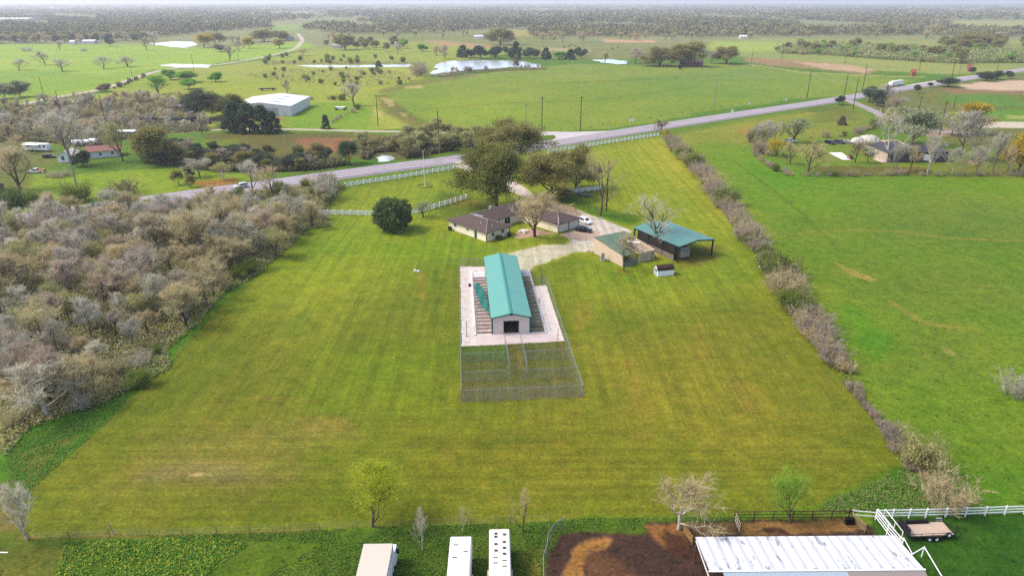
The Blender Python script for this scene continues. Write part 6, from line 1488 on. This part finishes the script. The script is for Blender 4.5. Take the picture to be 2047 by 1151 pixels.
rails('pipe_gate', 'thin white pipe rail along the right of the white chute', [(1765, 1036), (1785, 1062), (1800, 1082)], pipew, (.5, 1.5), 1.5, 2.2, .035, .05, cat='gate')
rails('pipe_gate', 'white bent pipe panel left of the utility trailer wheels', [(1793, 1092), (1802, 1092), (1818, 1122)], pipew, (1.3,), 1.35, 9, .05, .06, cat='gate')
rails('pipe_gate', 'white pipe frame at the bottom edge right of the barn', [(1815, 1128), (1842, 1112), (1876, 1170)], pipew, (1.45,), 1.5, 9, .06, .07, cat='gate')
o = MB().box(-.5, .5, -.25, .25, 0, .9).tube((-.3, 0, .9), (-.2, 0, 2.2), .06, n=5).build('feed_box', black); o.location = G(1697, 1046); tag(o, 'black feeder box with a leaning pole at the corner of the feed lot', 'feeder')
# utility trailer
U = thing('utility_trailer', 'tandem-axle utility trailer with a wooden deck and black frame', 'trailer', (50.6, 65.5, 0), R(3))
deck = mat('deck_boards', A(222, 196, 172), .8, var=.08, nscale=1, ribs='y', ribscale=1.7, ribstr=.2, dirt=A(170, 140, 120), dirtamt=.3)
MB().box(-2.75, 2.75, -1.15, 1.15, .62, .68).build('deck', deck, U)
b = MB().box(-2.8, 2.8, -1.22, -1.15, .5, .72).box(-2.8, 2.8, 1.15, 1.22, .5, .72).box(2.75, 2.82, -1.15, 1.15, .5, .75)
for s in (-1.19, 1.19):
    b.tube((-2.8, s, 1.05), (2.8, s, 1.05), .035, n=5)
    for x in (-2.8, -1.4, 0, 1.4, 2.8): b.tube((x, s, .7), (x, s, 1.05), .03, n=4)
b.tube((2.8, -1.1, .6), (4.2, 0, .55), .06, n=5).tube((2.8, 1.1, .6), (4.2, 0, .55), .06, n=5); b.tube((3.9, .1, 0), (3.9, .1, 1.0), .05, n=5)
b.build('frame', dark, U)
MB().box(-2.95, -2.85, -1.15, 1.15, .55, 1.75).build('ramp_gate', dark, U); MB().box(-2.0, .8, .9, 1.14, .7, 1.05).build('toolbox', black, U)
for s in (-1, 1):
    MB().box(-1.0, 1.0, s*1.36-.14, s*1.36+.14, .78, .83).build('fender', dark, U)
    for x in (-.45, .45):
        wh = MB().tube((x, s*1.36-.11, .36), (x, s*1.36+.11, .36), .36, n=14).build('wheel', rubber, U); MB().tube((x, s*1.36-.125, .36), (x, s*1.36+.125, .36), .2, n=10).build('rim', white, wh)
wh = MB().tube((2.0, -1.3, .75), (2.0, -1.08, .75), .34, n=14).build('spare_wheel', rubber, U); MB().tube((2.0, -1.33, .75), (2.0, -1.05, .75), .19, n=10).build('rim', white, wh)
o = MB().tube((0, 0, 0), (0, 0, .5), .35, .25, 10).box(-.5, .2, -.15, .15, .5, .62).build('water_trough', galv); o.location = G(1878, 1043); tag(o, 'small pale trough by the white fence behind the trailer', 'trough')
# back wire fence: leaning stakes and strands
def wirefence(name, label, pts, step, h, m, wires=3, group=None, lean=.1, world=False, pr=.04):
    P = [Vector((p[0], p[1], 0)) for p in pts] if world else [G(*p) for p in pts]; O = P[0]; e = thing(name, label, 'fence', O, 0, group)
    first = None; ww = MB()
    for k, (a, c) in enumerate(zip(P[:-1], P[1:])):
        n = max(1, round((c-a).length/step))
        for z in range(wires): ww.tube(a-O+Vector((0, 0, h*(.35+.3*z))), c-O+Vector((0, 0, h*(.35+.3*z))), .006, n=3)
        for i in range(0 if k == 0 else 1, n+1):
            if first is None: o = first = MB().tube((0, 0, 0), (0, 0, h), pr, pr*.8, 6).build('post', m, e)
            else: o = first.copy(); COL.objects.link(o); o.parent = e
            o.location = a.lerp(c, i/n)-O; o.rotation_euler = (rnd.uniform(-lean, lean), rnd.uniform(-lean, lean), 0)
    ww.build('wire', galv, e); return e
wirefence('wire_fence', 'rusty stake and wire fence along the back of the mown lot', [(60, 1078), (300, 1072), (500, 1067), (640, 1060), (860, 1052), (1100, 1044)], 4.5, 1.2, wood_dark)
o = MB().tube((0, 0, 0), (-.35, 0, 2.1), .07, .05, 6).build('fence_post', mat('grey_post', A(180, 172, 164), .9)); o.location = G(228, 1068); tag(o, 'leaning pale wooden post on the back fence line', 'post')
fp = [(1090, 268), (1180, 256), (1300, 238), (1420, 218), (1500, 208), (1600, 196), (1700, 182)]
wirefence('wire_fence', 'dark post and wire fence along the lower edge of the big field', fp, 9.5, 1.6, wood_dark, pr=.12)
wirefence('wire_fence', 'post and wire fence in front of the dark neighbour house', [(1508, 300), (1535, 335), (1600, 352), (1800, 352), (2060, 354)], 5, 1.3, wood_dark, pr=.07)
# white rail fences of the property
rails('rail_fence', 'white three-rail fence beside the highway left of the driveway', [(690, 374), (800, 357), (917, 337)], pipew, (.42, .87, 1.32), 1.55, 2.45, .13, .14, square=True)
rails('rail_fence', 'white three-rail fence beside the highway right of the driveway', [(1096, 307), (1210, 288), (1316, 272)], pipew, (.42, .87, 1.32), 1.55, 2.45, .13, .14, square=True)
rails('rail_fence', 'white three-rail fence crossing the lawn behind the round bush', [(640, 429), (748, 431), (834, 427), (932, 398)], pipew, (.42, .87, 1.32), 1.55, 2.45, .13, .14, square=True)
rails('rail_fence', 'white rail fence glimpsed right of the oaks', [(1140, 386), (1200, 380), (1232, 376)][:2], pipew, (.42, .87, 1.32), 1.55, 2.45, .13, .14, square=True)
rails('wooden_fence', 'old grey wooden fence running down from the highway corner', [(690, 376), (668, 395), (650, 424)], wood_dark, (.4, .8, 1.2), 1.4, 2.4, .09, .09, square=True)
# flagpole in its round bed
F_ = thing('flagpole', 'thin white flagpole standing in a round bed on the front lawn', 'flagpole', G(849, 372)); hf = ZAT(849, 372, 303)
MB().tube((0, 0, 0), (0, 0, hf), .09, .05, 8).build('pole', pipew, F_); MB().tube((0, 0, hf), (0, 0, hf+.2), .12, n=8).build('finial', pipew, F_)
ring('flower_bed_edge', G(850, 372), 2.5, .12, mat('bed_edge', A(120, 110, 96), .9), 'low round stone edge around the flagpole', 'garden bed')
# electricity poles
def pole(px, pb, ptp, label, arm=True, pale=False, tr_=False, lean=0, grp=None):
    g = G(px, pb); h = ZAT(px, pb, ptp); e = thing('utility_pole', label, 'utility pole', g, rnd.uniform(.4, .8), grp)
    m = mat('pale_pole', A(170, 160, 152), .8) if pale else polem; r = max(.16, h*.011)
    MB().tube((0, 0, 0), (lean*h, 0, h), r*1.25, r*.8, 8).build('pole_shaft', m, e)
    if arm:
        MB().box(-1.4+lean*h, 1.4+lean*h, -.22, -.1, h-1.1, h-.9).build('crossarm', m, e); b = MB()
        for x in (-1.2, 0, 1.2): b.tube((x+lean*h, -.16, h-.9), (x+lean*h, -.16, h-.6), .06, n=6)
        b.build('insulator', galv, e)
    if tr_: MB().tube((.5, 0, h*.35), (.5, 0, h*.35+1.1), .38, n=12).build('transformer', mat('pale_transformer', A(226, 228, 230), .5), e)
    return e
for a in ((756, 252, 188, 'dark pole standing at the end of the gravel lane'), (1051, 256, 208, 'shortest of the three poles before the big field', True, True), (1083, 263, 193, 'middle one of the three poles before the big field'), (1160, 262, 192, 'right-hand one of the three poles before the big field'),
          (1426, 220, 160, 'thin pole on the big field fence', False, True), (1613, 196, 140, 'leaning pole on the big field fence left of the lane', False), (1684, 212, 151, 'dark pole beside the mouth of the asphalt lane'), (1705, 218, 156, 'pole on the grass right of the lane mouth', False),
          (1723, 186, 129, 'thin pole beyond the highway near the clump', False), (1764, 228, 169, 'pole with a white transformer by the dark clump', True, False, True), (1792, 222, 181, 'pole just right of the transformer pole', False, False, True),
          (1836, 226, 192, 'pole standing in the rough field right of the lane'), (1876, 276, 201, 'tall pole with transformer behind the dark house', True, False, True), (1905, 222, 192, 'pole at the right over the rough field', False),
          (1918, 146, 113, 'pole beyond the far highway', False), (1903, 153, 105, 'taller thin pole beyond the far highway', False), (1992, 144, 115, 'pole beside the highway at the far right', False), (1837, 142, 106, 'pole above the lorry beyond the highway', False),
          (1688, 130, 95, 'pole in the green brush beyond the big field', False), (1563, 120, 90, 'pole over the green strip beyond the big field', False), (1502, 127, 96, 'pole right of the round oak beyond the field', False),
          (89, 198, 154, 'left pole over the country road', False), (122, 228, 181, 'pole beside the country road near the wood', False), (266, 162, 130, 'pole in the pasture beside the bushes', False), (388, 144, 108, 'pole by the narrow pond', False), (477, 122, 100, 'farthest pole in the left pasture', False),
          (878, 304, 222, 'dark pole rising from the tree belt', False), (214, 260, 190, 'pole in the wood behind the white cottage', False), (404, 266, 226, 'thin pole by the dark fence under the oaks', False), (1212, 421, 322, 'black pole beside the tall bare tree right of the house', False), (152, 366, 316, 'dark leaning pole on the bright lawn left of the pale pole', False)): pole(*a)
pole(157, 388, 270, 'tall pale pole on the bright lawn', False, True)
L_ = thing('street_lamp', 'pale street lamp leaning over the highway', 'street lamp', G(879, 308)); hl = ZAT(879, 308, 266)
MB().tube((0, 0, 0), (0, 0, hl), .14, .08, 8).build('post', galv, L_); MB().tube((0, 0, hl), (2.0, -.3, hl+.2), .06, n=6).build('arm', galv, L_); MB().box(1.6, 2.5, -.5, -.1, hl+.1, hl+.25).build('lamp_head', white, L_)
# overhead wires between the right-hand poles
def wire(a, c, ha, hc, label):
    A_ = G(*a)+Vector((0, 0, ha)); B_ = G(*c)+Vector((0, 0, hc)); b = MB(); pr = None
    for dx_ in (-1.2, 1.2):
        pr = None
        for i in range(13):
            f = i/12; p = A_.lerp(B_, f)+Vector((dx_, 0, -4*f*(1-f)*2.0))
            if pr is not None: b.tube(pr, p, .03, n=3, cap=False)
            pr = p
    tag(b.build('power_line', galv), label, 'power line')
wire((1613, 196), (1684, 212), 16, 15, 'sagging wires between the leaning pole and the lane mouth pole')
wire((1684, 212), (1764, 228), 15, 14, 'sagging wires between the lane mouth pole and the transformer pole')
wire((1764, 228), (1876, 276), 14, 14, 'sagging wires from the transformer pole to the pole behind the dark house')
wire((1764, 228), (1836, 226), 14, 9, 'sagging wires from the transformer pole across the rough field')
# signs and small things by the road
def sign(px, pb, w_, h_, z, m, label, name='road_sign'):
    e = thing(name, label, 'sign', G(px, pb), .3); MB().tube((0, .05, 0), (0, .05, z+h_), .05, n=6).build('post', galv, e); MB().box(-w_/2, w_/2, -.02, .02, z, z+h_).build('sign_board', m, e)
sign(1262, 247, 3.0, 1.2, 1.2, white, 'white sign board on the field side of the highway')
sign(1463, 231, 1.6, 1.8, 1.4, white, 'pale road sign standing over the far lane'); sign(1216, 258, .3, 1.2, .2, white, 'white marker post at the junction apron', 'marker_post'); sign(880, 334, .4, 1.6, .3, white, 'white marker beside the driveway mouth', 'mailbox')
sign(1498, 212, 1.4, 1.4, .8, white, 'round white sign on the field fence'); sign(1571, 204, 1.4, 1.8, .5, white, 'white triangular marker near the field fence'); sign(1872, 150, 1.2, 3, .6, white, 'white marker beyond the far highway')

# ------------------------------------------------------------------ other buildings
def gable(name, label, cat, loc, rot, W, L, ez, rz, wm, rm, ov=.4, group=None):
    """ridge along local y, gable front at y=0"""
    e = thing(name, label, cat, loc, rot, group); hw = W/2
    MB().prism([(-hw, 0), (hw, 0), (hw, ez-.05), (0, rz-.05), (-hw, ez-.05)][::-1], 0, L).build('wall', wm, e)
    b = MB(); sl_ = (rz-ez)/hw
    for s in (-1, 1):
        P = [(0, -ov, rz+.02), (s*(hw+ov), -ov, ez+.02-sl_*ov), (s*(hw+ov), L+ov, ez+.02-sl_*ov), (0, L+ov, rz+.02)]
        b.slab(P[::(-1 if s > 0 else 1)], .1)
    b.build('roof', rm, e); return e
WB = gable('warehouse', 'large white metal warehouse barn with a low gable roof behind the cedars', 'barn', (-142.2, 394.2, 0), R(1.0), 34.5, 42, 5.6, 7.6, mat('pale_metal_wall', A(226, 226, 228, 1.40), .6, var=.02, ribs='y', ribscale=.35, ribstr=.08), mat('white_metal_roof', A(246, 248, 252, 1.1), .5, var=.03, nscale=.1, dirt=A(220, 222, 228), dirtamt=.4), .3)
MB().box(2, 10, -.12, 0, 0, 4.6).build('door', mat('grey_door', A(196, 198, 202), .6), WB); MB().box(12.9, 13.9, -.1, 0, 0, 2.2).build('side_door', mat('door_white', A(232, 232, 232), .6), WB)
for y in (8, 20, 30): MB().slab([(4, y, 7.2), (4, y+2, 7.2), (9, y+2, 6.62), (9, y, 6.62)][::-1], .04).build('skylight', galv, WB)
MB().box(-19, -17.4, 14, 16, 0, 7.2).build('silo_annex', white, WB)
CW = mat('cottage_white', A(248, 250, 252, 1.40), .7, var=.02); CR = mat('red_brown_roof', A(168, 116, 106), .9, var=.12, nscale=1)
h1 = thing('cottage', 'small white cottage with a reddish roof behind the little round tree', 'house', G(206, 313), R(200)); h1.location = G(182, 319)
h1.rotation_euler = (0, 0, R(27)); h1.location = (G(176, 318).x, G(176, 318).y, 0)
MB().box(0, 12, 0, 8, 0, 2.8).build('wall', CW, h1); b = MB(); hip(b, -.5, 12.5, -.5, 8.5, 2.8, 4.5, 'x', False, False); b.build('roof', CR, h1)
MB().prismx([(0, 2.7), (8, 2.7), (4, 4.3)], .0, .1).prismx([(0, 2.7), (8, 2.7), (4, 4.3)], 11.9, 12).build('gable', CW, h1)
win(h1, 4.8, 0, 1.0, .9, 1.2, '-y'); win(h1, 9.2, 0, 1.1, .9, 1.1, '-y'); MB().box(6, 6.6, 5, 5.6, 3.8, 5.0).build('chimney', dark, h1)
h2 = gable('outbuilding', 'white gabled hut left of the small round tree', 'hut', G(133, 325), R(8), 6.0, 7, 3.0, 4.6, CW, mat('pale_hut_roof', A(236, 228, 216), .7)); win(h2, -1, 0, 1.0, 1.1, 1.6, '-y'); MB().box(1.0, 1.9, -.06, 0, 0, 2.0).build('door', mat('grey_door2', A(150, 150, 156), .7), h2)
h3 = gable('shack', 'pale shack with a flat white roof left of the dark oak', 'shack', G(378, 223), R(80), 5, 9, 3.4, 3.8, mat('pinkish_wall', A(206, 184, 172), .8), white)
h4 = gable('long_shed', 'long low shed roof seen through the wood behind the olive tree', 'shed', G(274, 274), R(88), 4, 14, 3.0, 3.3, mat('blue_grey_wall', A(110, 116, 124), .8), white)  # walls in one even blue-grey
h5 = MB().box(-19, 19, -.15, .15, 0, 3.2).build('screen_fence', mat('purple_screen', A(92, 88, 104), .9, var=.15)); h5.location = G(352, 248); tag(h5, 'dark purplish screen fence in front of the oaks', 'fence')
h6 = gable('cabin', 'reddish roofed cabin at the left edge below the big brown tree', 'cabin', G(-12, 385), R(60), 7, 9, 2.4, 3.6, mat('brown_wall', A(150, 116, 96), .8), CR)
# neighbour's dark house
NH = thing('house', 'dark grey two-part house with tan end wall behind bare trees', 'house', G(1772, 325), R(2)); gw = mat('dark_grey_wall', A(86, 82, 88), .8, var=.08); gr2 = mat('charcoal_roof', A(78, 78, 88), .9, var=.12, nscale=1)
MB().box(0, 25, 0, 10, 0, 4.2).build('wall', gw, NH); MB().box(-.12, 0, 0, 10, 0, 4.2).build('end_wall', mat('tan_end_wall', A(206, 190, 166), .8), NH)
b = MB(); hip(b, -.6, 14, -.6, 17, 4.2, 7.0, 'y', True, True); hip(b, 7, 25.6, -.55, 10.6, 4.18, 6.2, 'x', False, True); b.build('roof', gr2, NH)
MB().box(9, 10.6, -.08, 0, 1.2, 2.6).box(10.9, 12.5, -.08, 0, 1.2, 2.6).build('window', mat('pale_window', A(190, 196, 204), .4), NH); MB().box(14.8, 17.6, -.35, -.2, .8, 3.2).build('white_panel', white, NH)
MB().box(1, 5.5, -.1, 0, 2.0, 3.8).build('window', glass, NH); MB().box(10, 17, 18, 24, 0, 3.2).build('annex_wall', gw, NH); MB().slab([(9.6, 17.6, 3.7), (17.4, 17.6, 3.7), (17.4, 24.4, 4.4), (9.6, 24.4, 4.4)], .1).build('annex_roof', mat('tan_roof', A(226, 190, 140), .8), NH)
flat('pavement', [(1735, 300), (1762, 303), (1768, 312), (1755, 309)], con, .03, 'white paved path at the dark house'); flat('pavement', [(1744, 318), (1764, 316), (1775, 324), (1762, 325)], con, .035, 'pale paved corner at the dark house')
o = MB().box(-.01, .01, -.01, .01, 0, .01)
sb = flat('court_pad', [(1656, 306), (1683, 306), (1701, 320), (1684, 320)], white, .12, 'bright white rectangular slab lying on the neighbour lawn', kind=None); tag(sb, None, 'slab')
q = thing('garden_tractor', 'small red garden tractor at the corner of the white slab', 'tractor', G(1699, 318), .5); MB().box(-.9, .9, -.5, .5, .4, 1.1).build('body', mat('tractor_red', A(196, 110, 90), .6), q); MB().box(-.5, .1, -.35, .35, 1.1, 1.7).build('seat', dark, q)
for x in (-.7, .7):
    for s in (-1, 1): wheel(q, x, s*.6, .4, .25)
def tarpheap(px, pb, r, h, label):
    b = MB(); n = 14; rr_ = random.Random(px)
    for j in range(6):
        for i in range(n):
            a = 6.283*i/n; f = j/5; k = r*math.cos(f*1.5)*(1+.18*rr_.random()); b.v.append((k*math.cos(a)*1.5, k*math.sin(a), h*math.sin(f*1.5)*(1+.1*rr_.random())))
    for j in range(5):
        for i in range(n): b.f.append((j*n+i, j*n+(i+1) % n, (j+1)*n+(i+1) % n, (j+1)*n+i))
    b.f.append(tuple(5*n+i for i in range(n)))
    o = b.build('covered_heap', mat('pale_tarp', A(224, 216, 204), .8, var=.1, nscale=.8)); o.location = G(px, pb); tag(o, label, 'heap')
tarpheap(1735, 286, 3.4, 3.6, 'large pale covered heap left of the sycamore'); tarpheap(1714, 287, 2.2, 2.8, 'smaller pale covered heap beside the parked cars')
# far houses: a few pixels each
bh = gable('brick_house', 'brick house with a grey roof between the oaks beyond the big field', 'house', G(1404, 132), R(80), 12, 22, 3.5, 6, mat('brick_red', A(170, 104, 84), .8), mat('grey_far_roof', A(170, 150, 146), .9))
for k, (px, pb, W_, L__, c, lb) in enumerate(((684, 97, 12, 8, (226, 214, 206), 'little pale shed at the end of the country road'), (583, 80, 14, 20, (206, 206, 214), 'pale farmhouse beside the far dark oaks'),
        (193, 88, 20, 9, (236, 236, 240), 'white trailer home beyond the left pasture'), (152, 89, 8, 6, (244, 244, 246), 'white van-like hut beyond the left pasture'), (52, 86, 14, 6, (220, 224, 230), 'leftmost white shed under the far trees'), (795, 92, 10, 8, (246, 246, 248), 'white hut beside the lime green tree'),
        (967, 78, 16, 10, (240, 240, 244), 'white barn at the foot of the far wood'), (1492, 78, 12, 8, (246, 248, 250), 'white hut on the far meadow at the right'), (1738, 64, 26, 16, (240, 240, 244), 'white house amid the far wood at the right'),
        (1978, 67, 60, 20, (236, 238, 244), 'long white building in the far clearing at the right'), (2020, 71, 30, 14, (232, 222, 214), 'pale building right of the long white one'), (70, 44, 150, 60, (244, 244, 244), 'wide white warehouse far off at the left'),
        (1942, 143, 4, 3, (180, 110, 96), 'red hut beyond the far highway'), (1829, 153, 3.5, 2.5, (196, 110, 80), 'small rust-coloured hut beyond the highway lorry'))):
    gable('far_building', lb, 'building', G(px, pb), R(84), L__, W_, 4 if pb > 60 else 9, 6 if pb > 60 else 12, mat('far_wall_%d' % k, A(*c), .8), mat('far_roof_%d' % k, A(*c), .7)).location.x -= 0
# cattle
def cow_mesh(seed):
    import bmesh
    b = MB(); r = random.Random(seed); ST_ = [(-1.15, 1.0, .18, .25), (-1.0, 1.08, .34, .36), (-.5, 1.02, .42, .42), (0, .98, .45, .46), (.5, 1.02, .42, .44), (.85, 1.12, .3, .36), (1.1, 1.2, .18, .24), (1.35, 1.22, .15, .2), (1.6, 1.08, .11, .14), (1.75, .98, .07, .08)]
    n = 8
    for x, z, hw, hh in ST_:
        for i in range(n): a = 6.283*i/n; b.v.append((x, hw*math.cos(a), z+hh*math.sin(a)))
    for j in range(len(ST_)-1):
        for i in range(n): b.f.append((j*n+i, j*n+(i+1) % n, (j+1)*n+(i+1) % n, (j+1)*n+i))
    b.f += [tuple(range(n)), tuple(range(len(b.v)-1, len(b.v)-1-n, -1))]
    for x in (-.85, .7):
        for s in (-.22, .22): b.tube((x, s, .85), (x+.06*(1 if x < 0 else -1), s, .45), .12, .08, 6).tube((x+.06*(1 if x < 0 else -1), s, .45), (x, s, 0), .07, .06, 6)
    b.tube((-1.15, 0, 1.15), (-1.3, 0, .5), .04, .02, 5).tube((1.35, -.14, 1.36), (1.3, -.34, 1.34), .05, .02, 4).tube((1.35, .14, 1.36), (1.3, .34, 1.34), .05, .02, 4)
    return b
cm = mat('cow_black', A(44, 36, 34), .8); first = None
for k, (px, pb, lb) in enumerate(((1087, 94, 'leftmost black cow on the far meadow'), (1128, 96, 'black cow below the middle of the far meadow herd'), (1138, 95, 'black cow beside the middle of the far meadow herd'), (1141, 92, 'black cow highest of the middle pair'), (1149, 94, 'black cow right of the middle pair'),
        (1224, 99, 'black cow near the small pond'), (1235, 97, 'rightmost black cow above the small pond'), (1125, 85, 'black cow standing at the far wood edge'))):
    if first is None: o = first = cow_mesh(1).build('cow', cm, None, True)
    else: o = first.copy(); COL.objects.link(o)
    o.location = G(px, pb); o.scale = (1.25,)*3; o.rotation_euler = (0, 0, rnd.uniform(0, 6)); tag(o, lb, 'cow', 'cows on the far meadow')
# small farm things in the scrub pasture
q = thing('hay_trailer', 'dark old flatbed standing in the pasture behind the warehouse', 'trailer', G(535, 181), R(3)); MB().box(-6, 6, -1.4, 1.4, 1.0, 1.6).build('bed', dark, q)
for x in (-4, 4):
    for s in (-1, 1): wheel(q, x, s*1.2, .5, .3)
q = thing('farm_machine', 'white and dark machine standing in the paddock right of the warehouse', 'machine', G(681, 220), R(5)); MB().box(-3, 3, -1, 1, .9, 1.8).build('body', white, q); MB().box(-3.4, -2, -1.1, 1.1, .6, 1.5).build('hopper', dark, q); MB().box(2.1, 3.6, -1.1, 1.1, .6, 1.4).build('rear_hopper', dark, q)
for x in (-2, 2):
    for s in (-1, 1): wheel(q, x, s*1, .5, .3)
q = thing('wagon', 'old grey wagon half hidden under the trees right of the oaks', 'wagon', G(1166, 392), R(-30)); MB().box(-2.4, 2.4, -.9, .9, .6, .8).build('deck', galv, q); MB().box(-2.4, 2.4, -.95, -.9, .8, 1.3).build('side_board', galv, q)
for x in (-1.6, 1.6):
    for s in (-1, 1): wheel(q, x, s*.9, .35, .2)
wp_ = [(1096, 268), (1090, 270)]
# ------------------------------------------------------------------ air: pale haze round everything
hz, t, bs = newmat('haze'); t.nodes.remove(bs)
pv = t.nodes.new('ShaderNodeVolumePrincipled'); pv.inputs['Color'].default_value = (.9, .93, 1.0, 1); pv.inputs['Density'].default_value = HAZE
pv.inputs['Anisotropy'].default_value = .3
t.links.new(pv.outputs[0], t.nodes['Material Output'].inputs['Volume'])
o = MB().box(-61500, 61500, -61500, 61500, -1.0, 75).build('haze', hz); tag(o, 'pale air haze', None, None, 'stuff')
o.display_type = 'WIRE'
